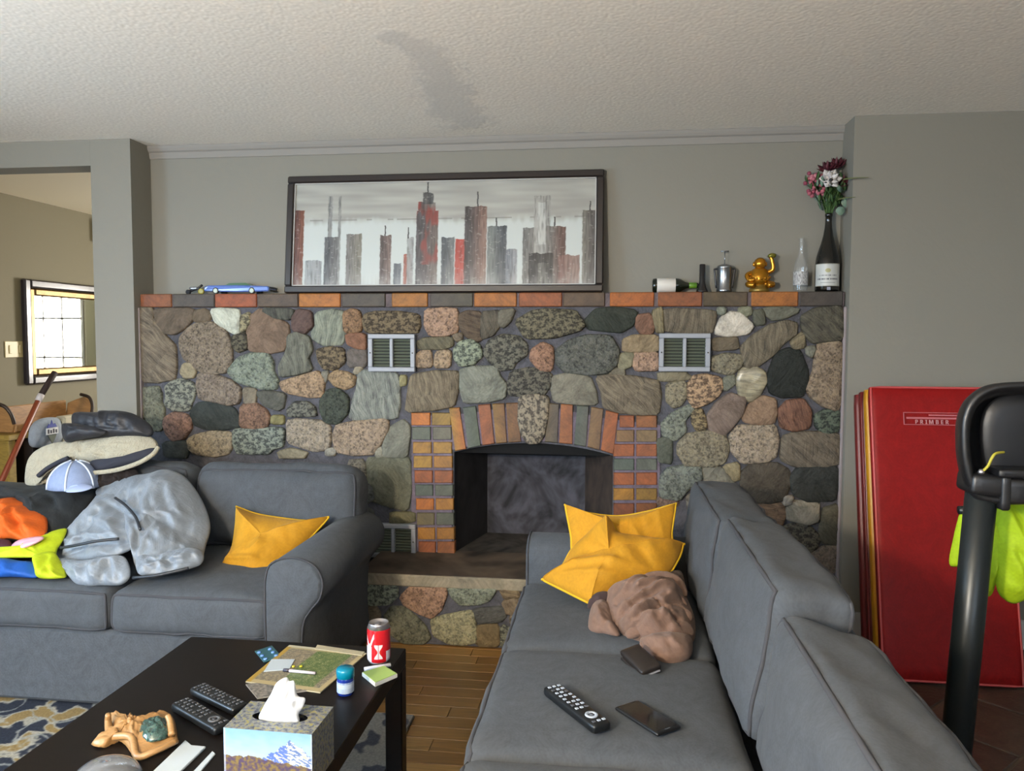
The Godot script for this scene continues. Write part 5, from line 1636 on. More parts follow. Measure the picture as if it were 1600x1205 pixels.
func flower_bottle() -> void:
	var Y := 1.5795
	var a: Vector3 = Vector3(1.463, 1.583, -0.045)
	var o := Vector3(a.x, Y, -0.048)
	var bt := thing("champagne_bottle", o, "tall dark white-labelled bottle serving as flower vase at the right mantel end", "bottle")
	var m := Msh.new()
	lathe(m, o, [[0.042, 0.0], [0.051, 0.003], [0.053, 0.01], [0.053, 0.125], [0.050, 0.155], [0.042, 0.185], [0.031, 0.22], [0.022, 0.255], [0.0165, 0.29], [0.0145, 0.315], [0.0145, 0.34], [0.0165, 0.342], [0.0165, 0.352], [0.0145, 0.356], [0.011, 0.356], [0.011, 0.30]], 36)
	part("glass", m, bottle_glass("black bottle glass", Color8(16, 16, 13)), bt)
	tex.champ = picture(160, 160, func(u: float, v: float):
		var k := Color8(196, 200, 198)
		if u < 0.03 or u > 0.97 or v < 0.03 or v > 0.97: k = Color8(160, 160, 150)
		if Vector2(u - 0.5, (v - 0.3) * 1.0).length() < 0.09: k = Color8(170, 168, 120)
		if absf(v - 0.52) < 0.03 and absf(u - 0.5) < 0.3 and ns.get_noise_1d(u * 60.0) > -0.1: k = Color8(120, 122, 126)
		if absf(v - 0.68) < 0.035 and absf(u - 0.5) < 0.36 and ns.get_noise_1d(u * 50.0 + 9.0) > -0.2: k = Color8(96, 98, 104)
		if absf(v - 0.84) < 0.012 and absf(u - 0.5) < 0.25: k = Color8(140, 142, 144)
		return k)
	m = Msh.new()
	var t := PackedVector3Array()
	var u := PackedVector2Array()
	for i in 16:
		for q in [[0, 1], [1, 1], [1, 0], [0, 1], [1, 0], [0, 0]]:
			var g := lerpf(-1.25, 1.25, (i + q[0]) / 16.0) - 0.2
			t.append(o + Vector3(sin(g) * 0.0534, lerpf(0.024, 0.125, q[1]), cos(g) * 0.0534))
			u.append(Vector2((i + q[0]) / 16.0, 1.0 - q[1]))
	m.add(t, true, u, PackedColorArray(), false)
	part("paper_label", m, mat("white wine label", Color8(255, 255, 255), 0.45, {"tex": tex.champ}), bt)
	m = Msh.new()
	quad_uv(m, o + Vector3(-0.014, 0.02, 0.054), o + Vector3(0.002, 0.02, 0.0545), o + Vector3(0.002, 0.006, 0.0545), o + Vector3(-0.014, 0.006, 0.054))
	part("small_sticker", m, mat("grey sticker", Color8(150, 154, 170), 0.5), bt)
	# flowers
	var top := o + Vector3(0, 0.35, 0)
	var green := mat("stem green", Color8(70, 104, 46), 0.6, {"back": Color8(60, 80, 30)})
	var leafm := mat("leaf green", Color8(64, 96, 50), 0.55, {"back": Color8(60, 84, 30)})
	var grey_leaf := mat("grey green leaf", Color8(112, 140, 122), 0.55, {"back": Color8(60, 84, 60)})
	var specs := [["pink_flower", Vector3(1.404, 2.076, -0.05), "cluster of small dusty pink blossoms on the left of the bouquet", Color8(176, 92, 108)], ["white_flower", Vector3(1.451, 2.077, 0), "white open blossom in the centre of the bouquet", Color8(232, 226, 224)], ["burgundy_flower", Vector3(1.494, 2.142, -0.06), "dark burgundy bloom topmost in the bouquet", Color8(84, 22, 36)], ["burgundy_flower", Vector3(1.455, 2.126, -0.06), "dark burgundy bloom behind the white blossom", Color8(84, 22, 36)], ["burgundy_flower", Vector3(1.518, 2.056, -0.03), "dark burgundy bloom at the right of the white blossom", Color8(96, 30, 44)]]
	for s in specs:
		var p: Vector3 = s[1]
		var f := thing(s[0], top, s[2], "flower")
		m = Msh.new()
		tube(m, smooth_path([top + Vector3(0, -0.06, 0), top + Vector3((p.x - top.x) * 0.15, 0.02, (p.z - top.z) * 0.2), top.lerp(p, 0.6) + Vector3(0, 0.02, 0), p], 5), 0.0022, 6)
		part("stem", m, green, f)
		if s[0] == "pink_flower":
			for i in 64:
				var d := Vector3(rng.randfn(), rng.randfn(), rng.randfn()).normalized()
				var c := p + Vector3(d.x * 0.055, d.y * 0.062, d.z * 0.04) * rng.randf_range(0.5, 1.0) + Vector3(0.005, -0.012 + d.x * -0.02, 0)
				m = Msh.new()
				lathe(m, c, [[0.001, -0.010], [0.009, -0.004], [0.0105, 0.002], [0.006, 0.009], [0.001, 0.011]], 7, Basis(d.cross(Vector3.UP).normalized(), 0.7))
				part("floret", m, mat("pink petal %d" % (i % 3), [Color8(178, 96, 112), Color8(150, 66, 88), Color8(206, 132, 142)][i % 3], 0.7), f)
		elif s[0] == "white_flower":
			m = Msh.new()
			petals(m, p, 6, 0.05, Basis(Vector3.RIGHT, 1.25) , 0.25, 0.42)
			petals(m, p + Vector3(0, 0, 0.006), 5, 0.035, Basis(Vector3.RIGHT, 1.25) * Basis(Vector3.UP, 0.5), 0.5, 0.42)
			part("petals", m, mat("white petal", s[3], 0.6, {"back": Color8(120, 116, 116)}), f)
			m = Msh.new()
			lathe(m, p + Vector3(0, -0.004, 0.012), [[0.008, 0.0], [0.008, 0.004], [0.003, 0.008]], 10, Basis(Vector3.RIGHT, 1.25))
			part("flower_eye", m, mat("dark eye", Color8(40, 36, 40), 0.7), f)
		else:
			m = Msh.new()
			petals(m, p, 8, 0.046, Basis(Vector3(1, 0, 0.4).normalized(), 0.7), 0.6, 0.34)
			petals(m, p + Vector3(0, 0.004, 0), 6, 0.034, Basis(Vector3(0.3, 0, 1).normalized(), -0.3), 1.0, 0.34)
			part("petals", m, mat("burgundy petal", Color8(88, 26, 40), 0.6), f)
	var leaves := thing("greenery", top, "green leafy sprigs fanning out of the dark bottle", "foliage")
	for i in 90:
		var g := rng.randf_range(-1.0, 1.0)
		var hgt := rng.randf_range(0.012, 0.15)
		var p := top + Vector3(g * (0.022 + hgt * 0.55), hgt, rng.randf_range(-0.045, 0.05))
		m = Msh.new()
		petals(m, p, 1, rng.randf_range(0.028, 0.05), Basis(Vector3.UP, rng.randf() * TAU) * Basis(Vector3(0, 0, 1), rng.randf_range(0.2, 1.3)), 0.3, 0.26)
		part("leaf", m, leafm if i % 4 else grey_leaf, leaves)
	for i in 14:
		var g := (i - 6.5) / 7.0
		m = Msh.new()
		tube(m, [top + Vector3(g * 0.006, -0.02, 0), top + Vector3(g * 0.03, 0.06, rng.randf_range(-0.03, 0.03)), top + Vector3(g * 0.07, 0.13, rng.randf_range(-0.03, 0.03))], 0.0016, 5)
		part("sprig_stem", m, green, leaves)
	for q in [[Vector3(1.488, 2.063, 0.075), Vector3(1.578, 2.06, 0.12), 0.004], [Vector3(1.484, 1.987, 0.02), Vector3(1.537, 1.984, 0.08), 0.004]]:
		m = Msh.new()
		tube(m, [q[0], (q[0] + q[1]) / 2 + Vector3(0, 0.002, 0), q[1]], q[2], 6, false, 0.3)
		part("grass_blade", m, mat("olive blade", Color8(104, 112, 66), 0.6), leaves)
	for p in [Vector3(1.499, 1.937, 0), Vector3(1.529, 1.978, -0.03)]:
		m = Msh.new()
		loft(m, [p + Vector3(-0.02, 0, 0), p + Vector3(-0.01, 0.018, 0.004), p + Vector3(0.012, 0.017, 0.006), p + Vector3(0.018, -0.004, 0.003), p + Vector3(0.0, -0.02, 0)], Vector3(0.1, 0.2, 1.0), [[0.97, -0.0008], [1.0, 0.0], [0.97, 0.0008]], 3)
		part("round_leaf", m, grey_leaf, leaves)

# ------------------------------------------------------------------ heap of clothes on the loveseat
func pile() -> void:
	var f := Vector3(0, 0.45, 1)
	# silver grey jacket over the seat and the back cushion
	var jk := thing("grey_jacket", Vector3(-1.309, 0.452, 1), "silver grey nylon jacket draped over the loveseat seat and back cushion", "jacket")
	var gm := mat("silver nylon", Color8(152, 161, 171), 0.5, {"tex": tex.weave, "tri": 3.0, "bump": tex.crumple, "bs": 0.26, "rim": 0.3})
	var m := Msh.new()
	cloth(m, [Vector3(-1.717, 0.695, 0.6), Vector3(-1.605, 0.752, 0.56), Vector3(-1.504, 0.77, 0.55), Vector3(-1.426, 0.785, 0.53), Vector3(-1.326, 0.752, 0.55), Vector3(-1.213, 0.664, 0.62), Vector3(-1.129, 0.593, 0.72), Vector3(-1.105, 0.535, 0.8), Vector3(-1.066, 0.5, 0.92), Vector3(-1.109, 0.484, 0.98), Vector3(-1.19, 0.472, 1), Vector3(-1.271, 0.495, 1), Vector3(-1.346, 0.564, 0.92), Vector3(-1.553, 0.637, 0.72)], f, 0.085, 0.03,
		[[Vector3(-1.435, 0.771, 0.55), Vector3(-1.243, 0.634, 0.66), 0.016, 0.035], [Vector3(-1.426, 0.725, 0.6), Vector3(-1.314, 0.534, 0.9), 0.028, 0.045], [Vector3(-1.247, 0.669, 0.7), Vector3(-1.236, 0.501, 0.95), 0.018, 0.03], [Vector3(-1.431, 0.68, 0.65), Vector3(-1.288, 0.535, 0.9), -0.03, 0.022], [Vector3(-1.181, 0.623, 0.72), Vector3(-1.136, 0.522, 0.92), -0.016, 0.018], [Vector3(-1.292, 0.632, 0.72), Vector3(-1.136, 0.623, 0.74), 0.016, 0.010], [Vector3(-1.421, 0.764, 0.54), Vector3(-1.355, 0.639, 0.7), -0.014, 0.014], [Vector3(-1.197, 0.497, 0.97), Vector3(-1.139, 0.583, 0.82), -0.012, 0.010], [Vector3(-1.196, 0.539, 0.92), Vector3(-1.22, 0.643, 0.7), 0.014, 0.014], [Vector3(-1.533, 0.694, 0.6), Vector3(-1.453, 0.631, 0.68), -0.012, 0.012], [Vector3(-1.262, 0.522, 0.94), Vector3(-1.279, 0.607, 0.78), 0.016, 0.012]], 0.013, 9.0, 30, 7)
	part("jacket_body", m, gm, jk)
	m = Msh.new()
	cloth(m, [Vector3(-1.731, 0.481, 0.84), Vector3(-1.751, 0.527, 0.76), Vector3(-1.712, 0.606, 0.7), Vector3(-1.679, 0.694, 0.62), Vector3(-1.569, 0.705, 0.66), Vector3(-1.442, 0.667, 0.74), Vector3(-1.356, 0.604, 0.84), Vector3(-1.316, 0.565, 0.92), Vector3(-1.352, 0.537, 0.97), Vector3(-1.425, 0.522, 0.98), Vector3(-1.554, 0.489, 0.95), Vector3(-1.659, 0.455, 0.92)], f, 0.075, 0.03,
		[[Vector3(-1.721, 0.518, 0.8), Vector3(-1.557, 0.689, 0.66), 0.02, 0.04], [Vector3(-1.618, 0.497, 0.9), Vector3(-1.327, 0.577, 0.92), -0.016, 0.012], [Vector3(-1.612, 0.615, 0.75), Vector3(-1.391, 0.595, 0.85), 0.016, 0.02], [Vector3(-1.571, 0.55, 0.85), Vector3(-1.562, 0.641, 0.74), -0.014, 0.012], [Vector3(-1.631, 0.676, 0.66), Vector3(-1.436, 0.628, 0.78), -0.016, 0.010], [Vector3(-1.649, 0.526, 0.82), Vector3(-1.426, 0.575, 0.86), 0.014, 0.012], [Vector3(-1.533, 0.642, 0.74), Vector3(-1.372, 0.557, 0.9), 0.012, 0.012]], 0.012, 10.0, 28, 7, 2.0, 4.0, Vector3(0.7, -0.5, 0.4))
	part("sleeve", m, gm, jk)
	m = Msh.new()
	cloth(m, [Vector3(-1.645, 0.505, 0.95), Vector3(-1.489, 0.516, 1), Vector3(-1.348, 0.549, 1.03), Vector3(-1.296, 0.542, 1.03), Vector3(-1.244, 0.496, 1.08), Vector3(-1.267, 0.464, 1.1), Vector3(-1.342, 0.458, 1.1), Vector3(-1.441, 0.451, 1.09), Vector3(-1.529, 0.477, 1.04)], f, 0.05, 0.02,
		[[Vector3(-1.396, 0.535, 1.02), Vector3(-1.366, 0.487, 1.08), 0.018, 0.016], [Vector3(-1.475, 0.512, 1.02), Vector3(-1.392, 0.468, 1.1), 0.012, 0.02], [Vector3(-1.341, 0.533, 1.04), Vector3(-1.28, 0.478, 1.08), -0.012, 0.012]], 0.013, 14.0, 20, 6, 2.0, 8.0)
	part("hem", m, gm, jk)
	m = Msh.new()
	cloth(m, [Vector3(-1.278, 0.538, 0.98), Vector3(-1.19, 0.546, 0.98), Vector3(-1.104, 0.566, 0.95), Vector3(-1.032, 0.557, 0.96), Vector3(-1.016, 0.52, 1), Vector3(-1.073, 0.506, 1.05), Vector3(-1.154, 0.498, 1.08), Vector3(-1.214, 0.502, 1.08)], f, 0.045, 0.02, [[Vector3(-1.211, 0.508, 1.05), Vector3(-1.042, 0.549, 0.97), 0.014, 0.014], [Vector3(-1.166, 0.525, 1.02), Vector3(-1.051, 0.533, 1), -0.012, 0.012]], 0.014, 14.0, 20, 6, 2.0, 2.0)
	part("cuff", m, gm, jk)
	var dk := mat("dark zip", Color8(38, 42, 48), 0.5)
	for z in [[Vector3(-1.565, 0.567, 1.02), Vector3(-1.48, 0.587, 1.045), Vector3(-1.398, 0.606, 1.05), Vector3(-1.32, 0.613, 1.03)], [Vector3(-1.497, 0.712, 0.79), Vector3(-1.426, 0.692, 0.83), Vector3(-1.351, 0.659, 0.88), Vector3(-1.3, 0.623, 0.93)]]:
		m = Msh.new()
		tube(m, smooth_path(z, 5), 0.0055, 7)
		part("zip", m, dk, jk)
	m = Msh.new()
	tube(m, smooth_path([Vector3(-1.208, 0.499, 1.12), Vector3(-1.123, 0.512, 1.13), Vector3(-1.049, 0.526, 1.11), Vector3(-1.012, 0.533, 1.09)], 5), 0.006, 7)
	part("drawstring_hem", m, dk, jk)
	# black green jacket
	var bj := thing("black_jacket", Vector3(-1.931, 0.598, 0.6), "dark green-black jacket thrown over the loveseat arm left of the silver jacket", "jacket")
	m = Msh.new()
	cloth(m, [Vector3(-2.369, 0.719, 0.52), Vector3(-2.242, 0.711, 0.52), Vector3(-2.021, 0.705, 0.52), Vector3(-1.866, 0.718, 0.52), Vector3(-1.778, 0.725, 0.5), Vector3(-1.746, 0.675, 0.56), Vector3(-1.729, 0.618, 0.66), Vector3(-1.723, 0.569, 0.75), Vector3(-1.727, 0.554, 0.82), Vector3(-1.773, 0.574, 0.84), Vector3(-1.876, 0.624, 0.78), Vector3(-2.062, 0.663, 0.66), Vector3(-2.281, 0.66, 0.62)], f, 0.06, 0.05,
		[[Vector3(-2.154, 0.681, 0.55), Vector3(-1.764, 0.595, 0.74), 0.02, 0.03], [Vector3(-1.944, 0.679, 0.58), Vector3(-1.77, 0.62, 0.7), -0.02, 0.012], [Vector3(-1.821, 0.703, 0.54), Vector3(-1.749, 0.586, 0.76), 0.016, 0.03]], 0.011, 10.0, 18, 5, 2.0, 1.0)
	part("jacket_body", m, mat("black green cloth", Color8(36, 40, 42), 0.85, {"tex": tex.weave, "tri": 3.0, "bump": tex.crumple, "bs": 0.20, "rim": 0.2}), bj)
	m = Msh.new()
	tube(m, smooth_path([Vector3(-1.719, 0.58, 0.9), Vector3(-1.676, 0.564, 0.9), Vector3(-1.688, 0.577, 0.84)], 5), 0.012, 8)
	part("maroon_lining", m, mat("maroon lining", Color8(70, 28, 38), 0.8), bj)
	# orange work vest
	var ov := thing("orange_vest", Vector3(-1.878, 0.551, 0.85), "bright orange work vest at the left edge, over the yellow vest", "vest")
	var orange := mat("hi-vis orange", Color8(255, 112, 6), 0.75, {"tex": tex.weave, "tri": 3.0, "bump": tex.crumple, "bs": 0.17, "back": Color8(80, 30, 0)})
	m = Msh.new()
	cloth(m, [Vector3(-2.245, 0.669, 0.66), Vector3(-2.123, 0.664, 0.66), Vector3(-2.056, 0.672, 0.66), Vector3(-1.983, 0.661, 0.69), Vector3(-1.89, 0.642, 0.74), Vector3(-1.813, 0.626, 0.78), Vector3(-1.745, 0.585, 0.86), Vector3(-1.742, 0.564, 0.9), Vector3(-1.792, 0.557, 0.92), Vector3(-1.892, 0.559, 0.9), Vector3(-2.034, 0.543, 0.9)], f, 0.065, 0.03,
		[[Vector3(-2.04, 0.663, 0.68), Vector3(-1.853, 0.573, 0.88), 0.018, 0.02], [Vector3(-1.932, 0.63, 0.74), Vector3(-1.784, 0.583, 0.86), 0.018, 0.016], [Vector3(-1.947, 0.631, 0.75), Vector3(-1.794, 0.572, 0.9), -0.02, 0.01]], 0.010, 13.0, 18, 5, 2.0, 3.0)
	part("vest_body", m, orange, ov)
	m = Msh.new()
	cloth(m, [Vector3(-1.831, 0.536, 0.96), Vector3(-1.786, 0.573, 0.96), Vector3(-1.699, 0.591, 0.96), Vector3(-1.675, 0.585, 0.97), Vector3(-1.699, 0.567, 1), Vector3(-1.765, 0.542, 1)], f, 0.02, 0.02, [], 0.002, 12.0, 8, 4)
	part("reflective_strip", m, mat("reflective tape", Color8(232, 176, 190), 0.35), ov, "pinkish silver reflective strip")
	m = Msh.new()
	cloth(m, [Vector3(-2.006, 0.557, 0.93), Vector3(-1.885, 0.569, 0.94), Vector3(-1.833, 0.564, 0.95), Vector3(-1.819, 0.542, 0.98), Vector3(-1.962, 0.531, 0.98)], f, 0.03, 0.02, [], 0.003, 12.0, 8, 4)
	part("dark_band", m, mat("maroon lining", Color8(70, 28, 38), 0.8), ov)
	# yellow vest
	var yv := thing("yellow_vest", Vector3(-1.676, 0.486, 1), "fluorescent yellow vest between the orange vest and the silver jacket", "vest")
	var yel := mat("hi-vis yellow", Color8(218, 238, 20), 0.75, {"tex": tex.weave, "tri": 3.0, "bump": tex.crumple, "bs": 0.17, "back": Color8(60, 70, 0)})
	m = Msh.new()
	cloth(m, [Vector3(-1.962, 0.531, 0.98), Vector3(-1.852, 0.536, 0.98), Vector3(-1.779, 0.541, 0.97), Vector3(-1.732, 0.559, 0.92), Vector3(-1.718, 0.581, 0.86), Vector3(-1.677, 0.593, 0.84), Vector3(-1.643, 0.568, 0.9), Vector3(-1.633, 0.541, 0.95), Vector3(-1.611, 0.516, 1), Vector3(-1.658, 0.525, 1.02), Vector3(-1.756, 0.524, 1.03), Vector3(-1.917, 0.517, 1.03)], f, 0.04, 0.03, [[Vector3(-1.781, 0.534, 1), Vector3(-1.685, 0.576, 0.88), 0.014, 0.012]], 0.006, 14.0, 14, 5, 2.0, 6.0)
	part("vest_body", m, yel, yv)
	m = Msh.new()
	cloth(m, [Vector3(-1.674, 0.534, 1.02), Vector3(-1.615, 0.545, 1), Vector3(-1.569, 0.518, 1.02), Vector3(-1.514, 0.479, 1.06), Vector3(-1.511, 0.474, 1.09), Vector3(-1.591, 0.474, 1.1), Vector3(-1.63, 0.496, 1.07)], f, 0.04, 0.02, [[Vector3(-1.648, 0.53, 1.02), Vector3(-1.573, 0.481, 1.09), 0.012, 0.014], [Vector3(-1.605, 0.532, 1.02), Vector3(-1.55, 0.479, 1.08), -0.01, 0.01]], 0.006, 14.0, 12, 5, 2.0, 7.0)
	part("vest_flap", m, yel, yv)
	m = Msh.new()
	cloth(m, [Vector3(-1.926, 0.519, 1.02), Vector3(-1.818, 0.521, 1.02), Vector3(-1.73, 0.515, 1.03), Vector3(-1.653, 0.511, 1.04), Vector3(-1.596, 0.478, 1.1), Vector3(-1.699, 0.474, 1.1), Vector3(-1.856, 0.472, 1.1)], f, 0.045, 0.02, [[Vector3(-1.762, 0.518, 1.03), Vector3(-1.697, 0.48, 1.09), 0.010, 0.012]], 0.007, 14.0, 12, 5, 2.0, 5.0)
	solo("blue_shirt", m, mat("royal blue cloth", Color8(8, 92, 190), 0.7, {"tex": tex.weave, "tri": 3.0, "bump": tex.crumple, "bs": 0.17}), "royal blue garment under the yellow vest at the left edge", "shirt")
	# fleece blanket rolled on top of the back
	var fl := thing("fleece_blanket", Vector3(-1.894, 0.755, 0.35), "cream fleece blanket with navy lining rolled along the loveseat back", "blanket")
	var cream := mat("cream fleece", Color8(204, 196, 172), 1.0, {"tex": tex.weave, "tri": 9.0, "rim": 0.5, "bump": tex.rough, "bs": 0.6})
	m = Msh.new()
	cloth(m, [Vector3(-2.083, 0.705, 0.56), Vector3(-2.093, 0.787, 0.54), Vector3(-2.073, 0.842, 0.52), Vector3(-2, 0.881, 0.5), Vector3(-1.889, 0.898, 0.48), Vector3(-1.764, 0.91, 0.46), Vector3(-1.646, 0.925, 0.45), Vector3(-1.563, 0.921, 0.45), Vector3(-1.508, 0.893, 0.47), Vector3(-1.494, 0.858, 0.5), Vector3(-1.542, 0.837, 0.52), Vector3(-1.635, 0.821, 0.54), Vector3(-1.756, 0.807, 0.54), Vector3(-1.871, 0.817, 0.55), Vector3(-1.956, 0.788, 0.56), Vector3(-1.999, 0.749, 0.57), Vector3(-2.004, 0.711, 0.58)], f, 0.06, 0.05, [[Vector3(-1.884, 0.823, 0.36), Vector3(-1.863, 0.872, 0.32), -0.018, 0.02], [Vector3(-1.818, 0.834, 0.34), Vector3(-1.637, 0.871, 0.32), 0.014, 0.02]], 0.010, 14.0, 16, 5, 2.0, 2.0)
	part("fleece_roll", m, cream, fl)
	m = Msh.new()
	cloth(m, [Vector3(-1.765, 0.817, 0.57), Vector3(-1.689, 0.83, 0.57), Vector3(-1.576, 0.848, 0.56), Vector3(-1.483, 0.881, 0.54), Vector3(-1.471, 0.86, 0.55), Vector3(-1.533, 0.824, 0.58), Vector3(-1.631, 0.796, 0.59), Vector3(-1.721, 0.782, 0.59)], f, 0.03, 0.02, [], 0.004, 12.0, 10, 4)
	part("navy_lining", m, mat("navy lining", Color8(38, 40, 52), 0.85), fl)
	m = Msh.new()
	tube(m, smooth_path([Vector3(-1.722, 0.777, 0.61), Vector3(-1.618, 0.791, 0.61), Vector3(-1.52, 0.822, 0.6), Vector3(-1.471, 0.855, 0.57), Vector3(-1.462, 0.884, 0.54)], 5), 0.010, 8)
	part("fleece_edge", m, cream, fl)
	m = Msh.new()
	tube(m, smooth_path([Vector3(-1.979, 0.757, 0.61), Vector3(-1.935, 0.791, 0.61), Vector3(-1.887, 0.819, 0.6), Vector3(-1.844, 0.837, 0.6)], 5), 0.010, 8)
	part("navy_lining", m, mat("navy lining", Color.BLACK), fl)
	# light blue cap
	var cc: Vector3 = Vector3(-1.8, 0.722, 0.64)
	var cp := thing("cap", cc, "light blue and white baseball cap resting against the cream fleece blanket", "cap")
	var cb := mat("light blue twill", Color8(158, 176, 214), 0.75, {"tex": tex.weave, "tri": 8.0})
	m = Msh.new()
	var pr := []
	for i in 11:
		var g := PI / 2 * i / 10.0
		pr.append([0.105 * cos(g) + 0.0005, 0.112 * sin(g)])
	lathe(m, cc + Vector3(0, -0.005, -0.02), pr, 30)
	part("crown", m, cb, cp)
	for i in 6:
		var g := TAU * i / 6.0 + 0.3
		m = Msh.new()
		var ps := []
		for k in 9:
			var e := PI / 2 * k / 9.0
			ps.append(cc + Vector3(0, -0.005, -0.02) + Vector3(sin(g) * 0.106 * cos(e), 0.113 * sin(e), cos(g) * 0.106 * cos(e)))
		tube(m, ps, 0.0045, 6)
		part("panel_seam", m, mat("white seam", Color8(214, 224, 244), 0.7), cp)
	m = Msh.new()
	cloth(m, [cc + Vector3(0.03, 0.002, 0.075), cc + Vector3(0.06, 0.018, 0.065), cc + Vector3(0.095, 0.018, 0.035), cc + Vector3(0.14, 0.01, 0.055), cc + Vector3(0.12, 0.0, 0.095), cc + Vector3(0.06, -0.004, 0.105)], Vector3(0, 1, 0.2), 0.012, 0.004, [], 0.0, 5.0, 8, 4)
	part("visor", m, mat("white blue visor", Color8(176, 190, 226), 0.7), cp)
	m = Msh.new()
	cloth(m, [Vector3(-1.722, 0.717, 0.6), Vector3(-1.739, 0.759, 0.57), Vector3(-1.683, 0.775, 0.56), Vector3(-1.599, 0.79, 0.55), Vector3(-1.557, 0.78, 0.55), Vector3(-1.539, 0.739, 0.57), Vector3(-1.597, 0.715, 0.6)], f, 0.03, 0.03, [], 0.012, 22.0, 12, 4)
	solo("dark_scarf", m, mat("dark brown plush", Color8(40, 28, 26), 1.0, {"tex": tex.blotch, "tri": 6.0, "rim": 0.3}), "dark brown plush scarf between the cap and the silver jacket", "scarf")
	# black padded jacket folded on top
	var fj := thing("padded_jacket", Vector3(-1.911, 0.893, 0.25), "black padded jacket folded on top of the cream fleece blanket", "jacket")
	var bl := mat("black padded nylon", Color8(42, 43, 50), 0.55, {"tex": tex.weave, "tri": 3.0, "bump": tex.crumple, "bs": 0.23, "rim": 0.2})
	m = Msh.new()
	cloth(m, [Vector3(-1.935, 1.014, 0.43), Vector3(-1.835, 1.018, 0.42), Vector3(-1.788, 1.027, 0.42), Vector3(-1.679, 1.023, 0.42), Vector3(-1.605, 0.996, 0.43), Vector3(-1.55, 0.958, 0.44), Vector3(-1.545, 0.92, 0.46), Vector3(-1.626, 0.921, 0.48), Vector3(-1.758, 0.914, 0.49), Vector3(-1.888, 0.911, 0.49), Vector3(-1.927, 0.965, 0.46)], f, 0.06, 0.05, [[Vector3(-1.79, 1.012, 0.44), Vector3(-1.752, 0.924, 0.48), 0.012, 0.02], [Vector3(-1.681, 1.002, 0.44), Vector3(-1.587, 0.938, 0.47), 0.014, 0.02], [Vector3(-1.895, 0.955, 0.47), Vector3(-1.571, 0.949, 0.47), -0.016, 0.012]], 0.009, 14.0, 16, 5, 2.0, 3.0)
	part("folded_body", m, bl, fj)
	m = Msh.new()
	cloth(m, [Vector3(-1.952, 0.956, 0.49), Vector3(-1.929, 0.974, 0.49), Vector3(-1.841, 0.971, 0.5), Vector3(-1.727, 0.951, 0.51), Vector3(-1.729, 0.931, 0.53), Vector3(-1.845, 0.907, 0.54), Vector3(-1.9, 0.9, 0.54)], f, 0.045, 0.03, [], 0.008, 16.0, 12, 5, 2.0, 9.0)
	part("folded_sleeve", m, bl, fj)

# ------------------------------------------------------------------ cushions and things lying on the sofas
func throw_pillow(label: String, outline: Array, nrm: Vector3, th: float, folds: Array, so: float, group := "") -> void:
	var y := mat("mustard yellow cotton", Color8(222, 158, 14), 0.85, {"tex": tex.weave, "tri": 3.0, "bump": tex.crumple, "bs": 0.08, "rim": 0.25})
	var m := Msh.new()
	cloth(m, outline, nrm, th, th * 0.7, folds, 0.006, 8.0, 22, 6, 2.4, so)
	var p := thing("throw_pillow", m.base(), label, "pillow", group)
	part("cover", m, y, p)
	var w := Msh.new()
	tube(w, smooth_loop(outline, 6), 0.0045, 6, true)
	part("piping", w, mat("yellow piping", Color8(222, 176, 10), 0.8), p)

